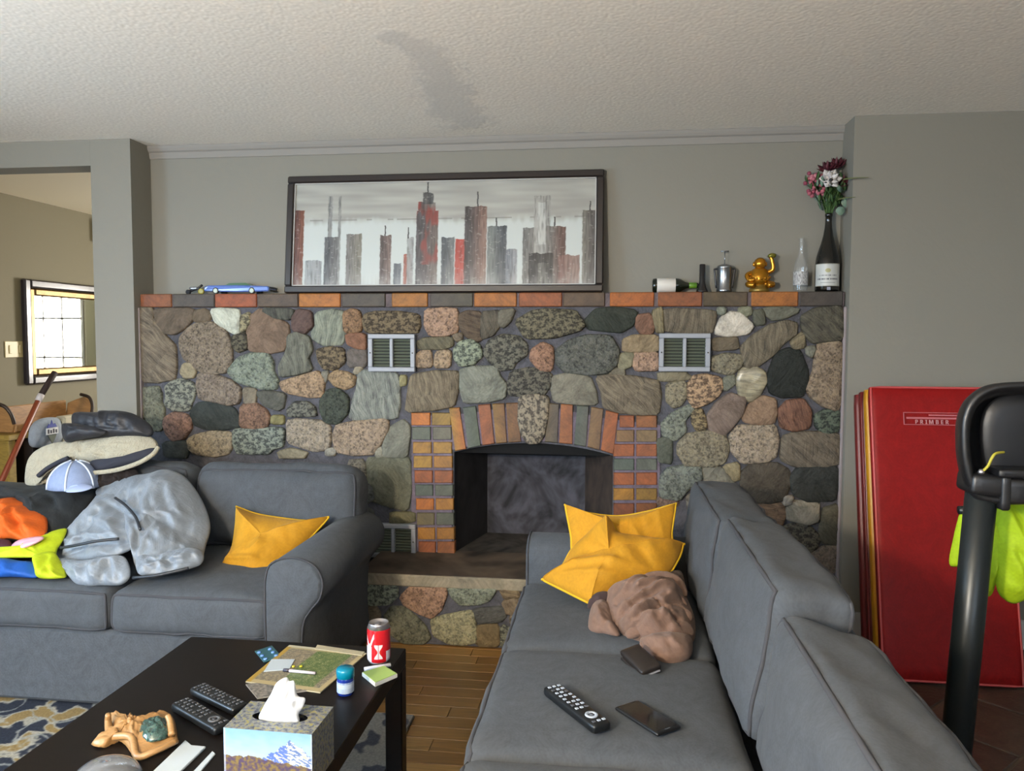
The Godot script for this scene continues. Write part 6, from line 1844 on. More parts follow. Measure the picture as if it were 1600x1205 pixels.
func sofa_things() -> void:
	throw_pillow("mustard yellow throw pillow on the loveseat, leaning in the right arm corner", [Vector3(-1.075, 0.639, 0.6), Vector3(-1.07, 0.645, 0.6), Vector3(-1, 0.615, 0.58), Vector3(-0.887, 0.6, 0.58), Vector3(-0.774, 0.593, 0.58), Vector3(-0.685, 0.614, 0.6), Vector3(-0.677, 0.609, 0.6), Vector3(-0.723, 0.552, 0.64), Vector3(-0.767, 0.495, 0.7), Vector3(-0.801, 0.444, 0.78), Vector3(-0.836, 0.431, 0.82), Vector3(-0.905, 0.447, 0.84), Vector3(-1.034, 0.445, 0.8), Vector3(-1.048, 0.449, 0.79), Vector3(-1.039, 0.501, 0.72), Vector3(-1.057, 0.57, 0.65)], Vector3(-0.1, 0.55, 1.0), 0.07, [[Vector3(-1.003, 0.523, 0.72), Vector3(-0.871, 0.539, 0.74), 0.012, 0.012], [Vector3(-0.871, 0.539, 0.74), Vector3(-0.787, 0.506, 0.78), -0.022, 0.012], [Vector3(-1.02, 0.478, 0.77), Vector3(-0.804, 0.485, 0.8), 0.014, 0.012], [Vector3(-0.777, 0.585, 0.64), Vector3(-0.726, 0.59, 0.63), -0.008, 0.008]], 0.0)
	throw_pillow("mustard yellow throw pillow standing upright on the long sofa behind the slumped one", [Vector3(0.327, 0.745, 0.86), Vector3(0.332, 0.75, 0.86), Vector3(0.411, 0.729, 0.87), Vector3(0.515, 0.721, 0.87), Vector3(0.617, 0.74, 0.87), Vector3(0.713, 0.767, 0.86), Vector3(0.72, 0.762, 0.86), Vector3(0.706, 0.681, 0.9), Vector3(0.695, 0.62, 0.95), Vector3(0.593, 0.599, 0.97), Vector3(0.46, 0.587, 0.97), Vector3(0.365, 0.594, 0.95), Vector3(0.349, 0.659, 0.91)], Vector3(0, 0.4, 1.0), 0.05, [[Vector3(0.526, 0.732, 0.9), Vector3(0.56, 0.71, 0.9), -0.014, 0.01], [Vector3(0.435, 0.706, 0.9), Vector3(0.616, 0.712, 0.9), 0.010, 0.02]], 2.0)
	throw_pillow("mustard yellow throw pillow slumped forward on the long sofa, nearest the brown throw", [Vector3(0.262, 0.521, 1.02), Vector3(0.264, 0.528, 1.02), Vector3(0.317, 0.555, 0.98), Vector3(0.353, 0.612, 0.95), Vector3(0.402, 0.659, 0.93), Vector3(0.458, 0.719, 0.97), Vector3(0.478, 0.736, 0.99), Vector3(0.498, 0.714, 0.97), Vector3(0.521, 0.68, 0.96), Vector3(0.593, 0.664, 0.94), Vector3(0.736, 0.643, 0.92), Vector3(0.743, 0.635, 0.92), Vector3(0.724, 0.6, 0.97), Vector3(0.676, 0.557, 1.04), Vector3(0.6, 0.548, 1.08), Vector3(0.514, 0.532, 1.12), Vector3(0.431, 0.496, 1.16), Vector3(0.423, 0.496, 1.16), Vector3(0.344, 0.511, 1.1)], Vector3(-0.1, 0.75, 0.8), 0.085, [[Vector3(0.478, 0.729, 0.99), Vector3(0.46, 0.63, 1.08), 0.034, 0.045], [Vector3(0.525, 0.676, 0.98), Vector3(0.508, 0.61, 1.08), -0.036, 0.016], [Vector3(0.351, 0.568, 1.02), Vector3(0.557, 0.578, 1.06), 0.014, 0.012], [Vector3(0.33, 0.538, 1.05), Vector3(0.504, 0.551, 1.1), 0.012, 0.012], [Vector3(0.558, 0.617, 1.02), Vector3(0.703, 0.624, 0.96), 0.02, 0.03], [Vector3(0.382, 0.633, 0.98), Vector3(0.436, 0.686, 0.96), 0.016, 0.02]], 5.0)
	# brown throw blanket
	var tb := thing("throw_blanket", Vector3(0.606, 0.399, 1.2), "crumpled tan brown throw blanket on the long sofa before the yellow pillows", "blanket")
	var tan := mat("tan fleece", Color8(140, 110, 94), 1.0, {"tex": tex.weave, "tri": 3.0, "bump": tex.crumple, "bs": 0.25, "rim": 0.4})
	var up := Vector3(-0.15, 0.7, 0.75)
	var m := Msh.new()
	cloth(m, [Vector3(0.479, 0.513, 1.12), Vector3(0.517, 0.54, 1.1), Vector3(0.589, 0.559, 1.08), Vector3(0.673, 0.56, 1.08), Vector3(0.717, 0.549, 1.1), Vector3(0.745, 0.507, 1.16), Vector3(0.755, 0.477, 1.22), Vector3(0.739, 0.458, 1.34), Vector3(0.694, 0.456, 1.38), Vector3(0.616, 0.459, 1.38), Vector3(0.542, 0.455, 1.34), Vector3(0.5, 0.47, 1.28), Vector3(0.479, 0.487, 1.2)], up, 0.11, 0.03,
		[[Vector3(0.514, 0.524, 1.15), Vector3(0.679, 0.521, 1.15), 0.03, 0.03], [Vector3(0.524, 0.486, 1.22), Vector3(0.689, 0.54, 1.14), -0.026, 0.010], [Vector3(0.542, 0.466, 1.3), Vector3(0.707, 0.512, 1.18), 0.024, 0.018], [Vector3(0.553, 0.479, 1.28), Vector3(0.685, 0.508, 1.2), -0.024, 0.009], [Vector3(0.58, 0.457, 1.34), Vector3(0.731, 0.493, 1.24), 0.022, 0.016], [Vector3(0.644, 0.492, 1.22), Vector3(0.714, 0.472, 1.32), -0.022, 0.009], [Vector3(0.701, 0.544, 1.12), Vector3(0.733, 0.496, 1.22), 0.016, 0.014], [Vector3(0.504, 0.503, 1.2), Vector3(0.608, 0.544, 1.12), 0.02, 0.012], [Vector3(0.585, 0.517, 1.18), Vector3(0.714, 0.53, 1.14), 0.018, 0.010], [Vector3(0.591, 0.468, 1.3), Vector3(0.741, 0.51, 1.2), -0.022, 0.008], [Vector3(0.507, 0.49, 1.26), Vector3(0.579, 0.461, 1.36), -0.02, 0.009], [Vector3(0.534, 0.497, 1.22), Vector3(0.654, 0.465, 1.36), 0.016, 0.012], [Vector3(0.672, 0.562, 1.1), Vector3(0.709, 0.509, 1.2), -0.02, 0.008]], 0.024, 11.0, 34, 8, 2.0, 3.0, Vector3(0.8, 0.4, -0.5))
	part("blanket_heap", m, tan, tb)
	for q in [[Vector3(0.507, 0.516, 1.26), Vector3(0.548, 0.551, 1.2), Vector3(0.622, 0.571, 1.16), Vector3(0.687, 0.564, 1.17)], [Vector3(0.507, 0.495, 1.33), Vector3(0.572, 0.522, 1.28), Vector3(0.663, 0.555, 1.22), Vector3(0.726, 0.532, 1.23)], [Vector3(0.536, 0.486, 1.39), Vector3(0.602, 0.507, 1.35), Vector3(0.687, 0.531, 1.29), Vector3(0.736, 0.51, 1.29)], [Vector3(0.576, 0.477, 1.43), Vector3(0.642, 0.492, 1.4), Vector3(0.7, 0.507, 1.36), Vector3(0.738, 0.489, 1.34)], [Vector3(0.555, 0.561, 1.14), Vector3(0.629, 0.574, 1.11), Vector3(0.695, 0.57, 1.12), Vector3(0.726, 0.544, 1.18)]]:
		m = Msh.new()
		var ridge := smooth_path(q, 7)
		var rr := []
		for k in ridge.size():
			var d: Vector3 = (ridge[mini(k + 1, ridge.size() - 1)] - ridge[maxi(k - 1, 0)]).normalized()
			var s := d.cross(up).normalized()
			var f := float(k) / (ridge.size() - 1)
			var w := 0.030 * pow(sin(PI * clampf(f, 0.02, 0.98)), 0.5)
			var row := PackedVector3Array()
			for g in 14:
				var a := TAU * g / 14.0
				row.append(ridge[k] + s * cos(a) * w * (1.0 + 0.25 * ns.get_noise_3dv(ridge[k] * 30.0)) + up.normalized() * (sin(a) * w * 0.75 - 0.012))
			rr.append(row)
		grid(m, rr)
		part("blanket_fold", m, tan, tb)
	m = Msh.new()
	cloth(m, [Vector3(0.425, 0.46, 1.3), Vector3(0.43, 0.495, 1.2), Vector3(0.458, 0.512, 1.17), Vector3(0.487, 0.509, 1.2), Vector3(0.507, 0.477, 1.28), Vector3(0.518, 0.47, 1.36), Vector3(0.472, 0.467, 1.34)], up, 0.045, 0.02, [[Vector3(0.453, 0.503, 1.22), Vector3(0.474, 0.47, 1.32), 0.012, 0.012]], 0.010, 16.0, 14, 5, 2.0, 6.0)
	part("blanket_fold", m, tan, tb)
	m = Msh.new()
	cloth(m, [Vector3(0.578, 0.469, 1.38), Vector3(0.654, 0.485, 1.36), Vector3(0.725, 0.479, 1.36), Vector3(0.724, 0.463, 1.44), Vector3(0.699, 0.452, 1.48), Vector3(0.645, 0.447, 1.5), Vector3(0.602, 0.461, 1.46)], up, 0.06, 0.02, [[Vector3(0.596, 0.468, 1.4), Vector3(0.705, 0.473, 1.42), 0.014, 0.02]], 0.007, 12.0, 16, 5, 2.0, 7.0)
	part("blanket_tail", m, tan, tb)
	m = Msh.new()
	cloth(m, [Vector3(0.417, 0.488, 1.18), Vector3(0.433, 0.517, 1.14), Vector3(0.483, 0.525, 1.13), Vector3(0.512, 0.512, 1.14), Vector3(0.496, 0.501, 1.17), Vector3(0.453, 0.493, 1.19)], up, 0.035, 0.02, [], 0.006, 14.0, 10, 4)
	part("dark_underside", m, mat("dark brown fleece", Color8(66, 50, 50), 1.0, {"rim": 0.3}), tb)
	m = Msh.new()
	cloth(m, [Vector3(0.68, 0.566, 1.04), Vector3(0.728, 0.575, 1.02), Vector3(0.736, 0.533, 1.08), Vector3(0.693, 0.529, 1.1)], Vector3(-0.3, 0.4, 1), 0.02, 0.02, [], 0.004, 14.0, 8, 4)
	solo("checked_cloth", m, mat("brown checked cloth", Color8(98, 82, 74), 0.9, {"tex": tex.blotch, "tri": 5.0}), "small brown checked cloth tucked between slumped pillow and sofa back", "cloth")
	# remote, phone, wallet
	remote(Vector3(0.407, 0.468, 1.851), Vector3(0.328, 0.468, 1.74) - Vector3(0.476, 0.468, 1.947), 0.225, 0.05, 0.024, "black remote control with many pale keys on the long sofa seat", true)
	var pa: Vector3 = Vector3(0.575, 0.468, 1.863)
	var al: Vector3 = Vector3(0.525, 0.468, 1.79) - Vector3(0.623, 0.468, 1.911)
	al.y = 0
	var xf := axes(al.cross(Vector3.UP), Vector3.UP, pa)
	var ph := thing("phone", pa, "black smartphone lying face up on the long sofa seat beside the remote", "phone")
	m = Msh.new()
	soft(m, {"h": Vector3(0.036, 0.0045, 0.075), "r": 0.0044, "xf": xf * Transform3D(Basis(), Vector3(0, 0.005, 0))}, 8)
	part("phone_case", m, mat("black phone case", Color8(18, 18, 20), 0.4), ph)
	m = Msh.new()
	box(m, Vector3(-0.032, 0.0092, -0.066), Vector3(0.032, 0.0100, 0.066), 0.0003, xf)
	part("screen", m, mat("dark phone screen", Color8(12, 12, 20), 0.05, {"coat": 1.0}), ph)
	m = Msh.new()
	box(m, Vector3(-0.008, 0.0098, 0.0675), Vector3(0.008, 0.0104, 0.071), 0.0003, xf)
	part("home_button", m, mat("grey rubber key", Color8(92, 96, 104), 0.6), ph)
	var wt := thing("wallet", Vector3(0.576, 0.468, 1.516), "dark brown leather wallet standing by the brown throw on the long sofa", "wallet")
	var A: Vector3 = Vector3(0.512, 0.485, 1.522)
	var B: Vector3 = Vector3(0.574, 0.472, 1.617)
	var Cc: Vector3 = Vector3(0.627, 0.478, 1.596)
	var Dd: Vector3 = Vector3(0.573, 0.5, 1.496)
	var hide := mat("dark brown leather", Color8(44, 36, 32), 0.45, {"tex": tex.plain, "tri": 14.0, "coat": 0.2})
	var cen := (A + B + Cc + Dd) / 4.0
	var wx := (Cc + B - A - Dd) / 2.0
	var wz := (Cc + Dd - A - B) / 2.0
	var nrm := wz.cross(wx).normalized()
	if nrm.y < 0: nrm = -nrm
	var wxf := Transform3D(Basis(wx.normalized(), nrm, wx.normalized().cross(nrm).normalized()), cen)
	m = Msh.new()
	soft(m, {"h": Vector3(wx.length() / 2, 0.008, wz.length() / 2), "r": 0.006, "b": Vector3(0, 0.005, 0), "xf": wxf}, 8)
	part("cover", m, hide, wt)
	m = Msh.new()
	soft(m, {"h": Vector3(wx.length() / 2, 0.005, wz.length() / 2), "r": 0.0045, "xf": wxf * Transform3D(Basis(Vector3(0, 0, 1), 0.06), Vector3(0, -0.016, 0))}, 8)
	part("back_flap", m, hide, wt)
	m = Msh.new()
	box(m, Vector3(-wx.length() * 0.3, -0.0115, -wz.length() * 0.42), Vector3(wx.length() * 0.51, -0.0075, wz.length() * 0.42), 0.001, wxf)
	part("card_edge", m, mat("grey card", Color8(150, 150, 156), 0.5), wt)

# ------------------------------------------------------------------ folded gym mats and the machine
func right_side() -> void:
	# four panels leaning against the wall, folded zig-zag
	var md := thing("gym_mat", Vector3(1.83, 0, 0.35), "red folding gym mat with a yellow layer leaning on the grey wall", "gym mat")
	var red := mat("red vinyl", Color8(164, 28, 28), 0.5, {"tex": tex.weave, "tri": 3.0, "spec": 0.3})
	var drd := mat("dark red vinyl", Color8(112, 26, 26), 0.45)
	var yel := mat("amber vinyl", Color8(206, 146, 16), 0.45)
	var edge := mat("pink red piping", Color8(206, 84, 84), 0.45)
	var Lm := 1.185
	for i in 4:
		var zt := 0.255 - i * 0.048
		var zb := 0.505 - i * 0.058
		var lean := atan2(zb - zt, 1.1)
		var x0: float = [1.572, 1.568, 1.562, 1.556][i]
		var x1: float = [2.10, 2.10, 2.09, 2.085][i]
		var s := {"h": Vector3((x1 - x0) / 2, Lm / 2 - i * 0.008, 0.021), "r": 0.012, "b": Vector3(0, 0, 0.006), "xf": Transform3D(Basis(), Vector3((x0 + x1) / 2, 0, 0)) * Transform3D(Basis(Vector3.RIGHT, -lean), Vector3(0, 0, 0))}
		var xf := Transform3D(Basis(Vector3.RIGHT, -lean), Vector3((x0 + x1) / 2, 0.006, zb - 0.024))
		xf.origin += xf.basis.y * (Lm / 2 - i * 0.008)
		s.xf = xf
		var m := Msh.new()
		soft(m, s, 8)
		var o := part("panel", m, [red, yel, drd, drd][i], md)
		if i == 0 or i == 2:
			var w := Msh.new()
			welt(w, s, 2, 1.0, 0.005)
			part("piping", w, edge if i == 0 else drd, o)
	var L0: Vector3 = Vector3(1.696, 1.063, 0.265)
	var L1: Vector3 = Vector3(1.917, 1.069, 0.265)
	var L2: Vector3 = Vector3(1.696, 1.01, 0.27)
	var lab := Msh.new()
	var ex := (L1 - L0).normalized()
	var lw := L1.x - L0.x
	var lh := L0.y - L2.y
	var lean0 := atan2(0.25, 1.1)
	var lx := Transform3D(Basis(Vector3.RIGHT, -lean0), Vector3(L0.x, L2.y, 0.505 - 0.024 + 0.0275 + 0.008 - (L2.y) * 0.25 / 1.1))
	for q in [[0.0, lw, 0.0, 0.003], [0.0, lw, lh - 0.003, lh], [0.0, 0.003, 0.0, lh], [lw - 0.003, lw, 0.0, lh], [0.012, lw - 0.01, lh * 0.47, lh * 0.62], [0.10, lw - 0.01, lh * 0.72, lh * 0.84]]:
		box(lab, Vector3(q[0], q[2], -0.004), Vector3(q[1], q[3], 0.0012), 0.0004, lx)
	part("printed_label", lab, mat("faded label ink", Color8(196, 106, 112), 0.6), md, "pale outlined label printed on the front panel")
	var tmesh := TextMesh.new()
	var sf := SystemFont.new()
	sf.font_names = PackedStringArray(["Droid Sans"])
	sf.font_weight = 700
	tmesh.font = sf
	tmesh.text = "P R I M B E R"
	tmesh.font_size = 16
	tmesh.pixel_size = 0.0014
	tmesh.depth = 0.002
	var tn := MeshInstance3D.new()
	tn.name = "label_letters"
	tn.mesh = tmesh
	tn.material_override = mat("faded letter ink", Color8(214, 150, 152), 0.6)
	tn.transform = Transform3D(lx.basis, lx * Vector3(lw * 0.5, lh * 0.24, 0.0005) - md.position)
	md.add_child(tn)
	# exercise machine: console shell on a slanted post
	var ms := mat("black machine shell", Color8(30, 29, 30), 0.4, {"coat": 0.15, "coat_rough": 0.4})
	var mi := mat("black inner shell", Color8(20, 20, 23), 0.45)
	var mp := mat("black satin tube", Color8(34, 40, 42), 0.35, {"metal": 0.3})
	var ma := thing("exercise_machine", Vector3(1.42, 0, 1.5), "black exercise machine console on a slanted post in front of the red mat", "exercise machine")
	var out := [Vector3(1.399, 1.026, 1.5), Vector3(1.39, 1.094, 1.5), Vector3(1.391, 1.158, 1.5), Vector3(1.41, 1.209, 1.5), Vector3(1.451, 1.241, 1.5), Vector3(1.516, 1.252, 1.5), Vector3(1.624, 1.253, 1.5), Vector3(1.688, 1.239, 1.5), Vector3(1.727, 1.183, 1.5), Vector3(1.738, 1.084, 1.5), Vector3(1.724, 0.984, 1.5), Vector3(1.683, 0.939, 1.5), Vector3(1.56, 0.93, 1.5), Vector3(1.458, 0.932, 1.5), Vector3(1.421, 0.958, 1.5)]
	var m := Msh.new()
	loft(m, out, Vector3(-0.25, 0.12, 1.0).normalized(), [[0.55, -0.13], [0.86, -0.11], [0.97, -0.06], [1.0, 0.0], [0.985, 0.03], [0.94, 0.045], [0.88, 0.042], [0.82, 0.02], [0.78, -0.03], [0.6, -0.05]], 5)
	part("console_shell", m, ms, ma)
	m = Msh.new()
	var inner := []
	var cen := Vector3.ZERO
	for p in out: cen += p / out.size()
	for p in out: inner.append(cen + (p - cen) * 0.74 + Vector3(0.02, 0.012, 0.0))
	loft(m, inner, Vector3(-0.25, 0.12, 1.0).normalized(), [[0.98, -0.04], [1.0, -0.02], [0.95, -0.012], [0.7, -0.006], [0.3, -0.004]], 5)
	part("console_back", m, mi, ma)
	var pt: Vector3 = Vector3(1.455, 0.973, 1.5)
	var pb: Vector3 = Vector3(1.422, 0.354, 1.5)
	var dn := (pb - pt).normalized()
	var foot := pt + dn * (pt.y - 0.03) / absf(dn.y)
	m = Msh.new()
	tube(m, [pt, foot], 0.038, 22)
	part("post", m, mp, ma)
	m = Msh.new()
	soft(m, {"h": Vector3(0.05, 0.028, 0.05), "r": 0.014, "xf": Transform3D(Basis(Vector3(0, 0, 1), -0.08), pt + Vector3(0.004, 0.012, 0.0))}, 6)
	part("post_clamp", m, ms, ma)
	m = Msh.new()
	soft(m, {"h": Vector3(0.012, 0.045, 0.035), "r": 0.008, "xf": Transform3D(Basis(), Vector3(1.491, 0.968, 1.52))}, 6)
	part("hinge_bracket", m, ms, ma)
	m = Msh.new()
	soft(m, {"h": Vector3(0.17, 0.035, 0.05), "r": 0.015, "xf": Transform3D(Basis(), Vector3(1.648, 0.972, 1.5))}, 8)
	part("cross_member", m, ms, ma)
	m = Msh.new()
	soft(m, {"h": Vector3(0.17, 0.012, 0.05), "r": 0.008, "xf": Transform3D(Basis(), Vector3(1.638, 1.02, 1.51))}, 8)
	part("tray_lip", m, mi, ma)
	m = Msh.new()
	tube(m, [foot + Vector3(0, 0.0, -0.30), foot + Vector3(0, 0.0, 0.35)], 0.03, 14)
	part("foot_tube", m, mp, ma)
	m = Msh.new()
	tube(m, smooth_path([Vector3(1.423, 1.027, 1.57), Vector3(1.431, 1.043, 1.58), Vector3(1.436, 1.062, 1.585), Vector3(1.448, 1.075, 1.58), Vector3(1.476, 1.076, 1.56)], 6), 0.0035, 8)
	part("safety_cord", m, mat("yellow cord", Color8(190, 180, 60), 0.6), ma, "short yellow safety cord")
	m = Msh.new()
	lathe(m, Vector3(1.42, 1.027, 1.57) + Vector3(0, -0.006, 0), [[0.007, 0.0], [0.008, 0.005], [0.005, 0.012]], 10)
	part("cord_clip", m, mat("aluminium", Color.WHITE), ma)
	m = Msh.new()
	tube(m, [Vector3(1.46, 0.882, 1.36), Vector3(1.828, 0.894, 1.36)], 0.012, 10)
	tube(m, [Vector3(1.697, 0.89, 1.36), Vector3(1.643, 0.94, 1.46)], 0.012, 10)
	part("rear_bar", m, mp, ma)
	# neon shirt over the rear bar
	var sh := thing("neon_shirt", Vector3(1.57, 0.878, 1.35), "neon yellow-green shirt hanging under the black machine console", "shirt")
	var neon := mat("neon yellow cloth", Color8(200, 236, 10), 0.75, {"tex": tex.weave, "tri": 3.0, "bump": tex.crumple, "bs": 0.20, "back": Color8(90, 110, 0)})
	var fz := Vector3(0, 0.05, 1)
	m = Msh.new()
	cloth(m, [Vector3(1.472, 0.896, 1.36), Vector3(1.514, 0.901, 1.36), Vector3(1.531, 0.879, 1.36), Vector3(1.537, 0.783, 1.34), Vector3(1.512, 0.716, 1.34), Vector3(1.478, 0.714, 1.34), Vector3(1.449, 0.722, 1.34), Vector3(1.458, 0.799, 1.34)], fz, 0.03, 0.02, [[Vector3(1.494, 0.893, 1.36), Vector3(1.478, 0.725, 1.34), 0.014, 0.014]], 0.008, 12.0, 14, 5, 2.0, 1.0)
	part("sleeve", m, neon, sh)
	m = Msh.new()
	cloth(m, [Vector3(1.522, 0.897, 1.36), Vector3(1.589, 0.905, 1.36), Vector3(1.6, 0.845, 1.36), Vector3(1.575, 0.75, 1.35), Vector3(1.565, 0.658, 1.35), Vector3(1.554, 0.635, 1.35), Vector3(1.536, 0.648, 1.35), Vector3(1.533, 0.767, 1.35)], fz, 0.03, 0.02, [[Vector3(1.56, 0.897, 1.37), Vector3(1.548, 0.661, 1.36), 0.014, 0.012]], 0.008, 12.0, 14, 5, 2.0, 2.0)
	part("shirt_fold", m, neon, sh)
	m = Msh.new()
	cloth(m, [Vector3(1.551, 0.906, 1.38), Vector3(1.62, 0.913, 1.38), Vector3(1.719, 0.913, 1.38), Vector3(1.708, 0.782, 1.38), Vector3(1.666, 0.681, 1.38), Vector3(1.618, 0.63, 1.38), Vector3(1.582, 0.636, 1.38), Vector3(1.557, 0.677, 1.38), Vector3(1.552, 0.794, 1.38)], fz, 0.05, 0.02, [[Vector3(1.57, 0.898, 1.4), Vector3(1.571, 0.657, 1.4), 0.02, 0.016], [Vector3(1.598, 0.89, 1.4), Vector3(1.599, 0.712, 1.4), -0.018, 0.012], [Vector3(1.631, 0.891, 1.4), Vector3(1.628, 0.677, 1.4), 0.018, 0.018]], 0.010, 12.0, 18, 5, 2.0, 4.0)
	part("shirt_body", m, neon, sh)


func wall_stones():
	st("gneiss", Color8(118,106,90), [-1873, 1503, -1807, 1503, -1804, 1456, -1767, 1418, -1748, 1371, -1691, 1317, -1689, 1208, -1703, 1154, -1770, 1141, -1862, 1144, -1868, 1254, -1877, 1386])
	st("plain", Color8(108,93,78), [-1790, 1499, -1592, 1499, -1597, 1449, -1639, 1410, -1689, 1383, -1739, 1387, -1775, 1433])
	st("plain", Color8(108,94,76), [-1580, 1487, -1531, 1499, -1502, 1483, -1503, 1453, -1548, 1441, -1581, 1449])
	st("plain", Color8(192,195,178), [-1486, 1495, -1449, 1500, -1356, 1495, -1346, 1464, -1358, 1380, -1386, 1392, -1434, 1418, -1470, 1445])
	st("granite", Color8(128,113,94), [-1661, 1356, -1631, 1395, -1573, 1426, -1515, 1437, -1450, 1426, -1419, 1388, -1392, 1319, -1395, 1242, -1422, 1195, -1488, 1185, -1554, 1194, -1602, 1225, -1643, 1263, -1662, 1310])
	st("plain", Color8(126,102,84), [-1288, 1464, -1247, 1495, -1199, 1491, -1160, 1457, -1096, 1426, -1093, 1388, -1114, 1305, -1194, 1290, -1250, 1296, -1291, 1304, -1306, 1365])
	st("blotch", Color8(130,122,96), [-1332, 1464, -1296, 1479, -1292, 1441, -1313, 1403, -1333, 1395])
	st("blotch", Color8(84,80,68), [-1378, 1365, -1313, 1380, -1307, 1311, -1355, 1296, -1379, 1326])
	st("gneiss", Color8(84,86,80), [-1223, 1502, -1071, 1495, -1080, 1457, -1160, 1460])
	st("plain", Color8(102,80,76), [-1064, 1464, -1040, 1494, -977, 1487, -970, 1419, -1010, 1385, -1065, 1404])
	st("granite", Color8(122,132,116), [-1402, 1195, -1356, 1250, -1291, 1277, -1202, 1281, -1179, 1243, -1176, 1190, -1152, 1144, -1165, 1113, -1213, 1109, -1294, 1127, -1366, 1149])
	st("gneiss", Color8(108,110,100), [-1089, 1366, -1041, 1385, -986, 1358, -975, 1305, -995, 1260, -976, 1207, -1060, 1183, -1132, 1175, -1139, 1213, -1106, 1274, -1090, 1320])
	st("plain", Color8(152,138,108), [-1644, 1224, -1610, 1228, -1586, 1194, -1595, 1166, -1637, 1162, -1657, 1185])
	st("granite", Color8(128,114,98), [-1562, 1178, -1488, 1171, -1391, 1141, -1347, 1103, -1356, 1041, -1409, 1029, -1458, 1040, -1556, 1058, -1568, 1116])
	st("granite", Color8(112,112,94), [-1868, 1097, -1788, 1106, -1774, 1075, -1777, 1028, -1761, 1004, -1763, 941, -1776, 894, -1835, 893, -1867, 955])
	st("blotch", Color8(114,116,108), [-1746, 1106, -1704, 1138, -1654, 1146, -1604, 1131, -1589, 1093, -1606, 1046, -1624, 998, -1707, 997, -1748, 1020, -1739, 1059])
	st("plain", Color8(58,63,60), [-1608, 983, -1574, 1023, -1491, 1039, -1426, 1029, -1377, 994, -1354, 948, -1362, 917, -1445, 904, -1543, 906, -1592, 929])
	st("granite", Color8(138,104,88), [-1750, 949, -1708, 974, -1649, 971, -1613, 952, -1618, 897, -1652, 857, -1711, 844, -1743, 879, -1755, 918])
	st("plain", Color8(126,116,97), [-1327, 1103, -1270, 1104, -1275, 1035, -1320, 1034])
	st("plain", Color8(92,92,82), [-1254, 1085, -1205, 1093, -1117, 1079, -1126, 1021, -1150, 1006, -1215, 1028])
	st("granite", Color8(132,98,78), [-1340, 1022, -1263, 1027, -1215, 997, -1195, 959, -1216, 920, -1265, 911, -1346, 921])
	st("plain", Color8(142,132,84), [-1179, 967, -1127, 969, -1127, 940, -1180, 940])
	st("granite", Color8(162,133,102), [-1132, 1136, -1084, 1152, -988, 1180, -941, 1192, -913, 1154, -922, 1078, -990, 1073, -1085, 1091, -1121, 1106])
	st("blotch", Color8(96,96,90), [-1098, 1006, -1062, 1038, -998, 1039, -963, 1016, -959, 982, -1095, 976])
	st("granite", Color8(152,136,111), [-1623, 842, -1585, 866, -1511, 883, -1404, 881, -1401, 807, -1422, 783, -1497, 766, -1596, 779, -1624, 810])
	st("blotch", Color8(112,120,114), [-1387, 893, -1298, 903, -1192, 908, -1124, 906, -1129, 828, -1186, 812, -1202, 788, -1365, 785, -1385, 823])
	st("granite", Color8(152,138,118), [-1099, 945, -1047, 953, -936, 948, -888, 925, -885, 864, -897, 818, -961, 805, -1033, 823, -1097, 845])
	st("plain", Color8(142,132,107), [-1146, 789, -1089, 806, -1009, 789, -1017, 773, -1138, 770])
	st("plain", Color8(78,80,74), [-1761, 823, -1644, 833, -1629, 794, -1646, 755, -1755, 760])
	st("gneiss", Color8(132,140,127), [-943, 1479, -868, 1494, -814, 1483, -811, 1404, -815, 1336, -910, 1328, -960, 1358, -968, 1381, -944, 1419])
	st("granite", Color8(142,108,78), [-802, 1483, -767, 1498, -732, 1487, -717, 1434, -729, 1397, -784, 1389, -803, 1404])
	st("plain", Color8(142,97,73), [-792, 1374, -706, 1378, -702, 1314, -737, 1314, -788, 1337])
	st("blotch", Color8(104,90,72), [-697, 1472, -643, 1483, -536, 1483, -436, 1468, -433, 1420, -444, 1394, -690, 1393, -709, 1442])
	st("granite", Color8(166,132,107), [-394, 1494, -307, 1501, -247, 1494, -247, 1398, -292, 1379, -376, 1379, -398, 1420])
	st("blotch", Color8(104,90,72), [-941, 1298, -886, 1310, -816, 1306, -808, 1246, -856, 1208, -911, 1215, -934, 1253])
	st("plain", Color8(107,98,92), [-784, 1299, -703, 1307, -701, 1228, -785, 1227])
	st("gneiss", Color8(108,103,83), [-437, 1338, -406, 1357, -270, 1361, -270, 1331, -308, 1316, -429, 1316])
	st("granite", Color8(152,128,103), [-445, 1278, -414, 1297, -380, 1297, -372, 1230, -441, 1226])
	st("granite", Color8(162,137,107), [-346, 1290, -308, 1301, -281, 1294, -285, 1227, -353, 1227])
	st("plain", Color8(127,113,93), [-259, 1376, -225, 1380, -228, 1357, -247, 1354])
	st("granite", Color8(157,128,93), [-888, 1169, -856, 1196, -801, 1189, -758, 1171, -766, 1133, -802, 1117, -857, 1132])
	st("granite", Color8(70,75,66), [-925, 1055, -888, 1101, -841, 1109, -794, 1072, -795, 996, -843, 945, -906, 948, -929, 1009])
	st("gneiss", Color8(127,132,127), [-727, 1194, -645, 1198, -545, 1188, -534, 1113, -534, 1037, -550, 977, -662, 967, -776, 969, -763, 1042, -739, 1118])
	st("plain", Color8(152,143,97), [-522, 1173, -503, 1173, -503, 1143, -523, 1137])
	st("gneiss", Color8(122,110,90), [-468, 1181, -353, 1197, -240, 1194, -247, 1116, -266, 1041, -354, 1021, -492, 1012, -484, 1091])
	st("granite", Color8(154,131,108), [-843, 930, -741, 951, -592, 961, -589, 923, -632, 846, -664, 800, -758, 790, -852, 804, -863, 880])
	st("plain", Color8(123,122,107), [-569, 924, -515, 959, -484, 933, -485, 880, -500, 788, -609, 786, -613, 824, -593, 885])
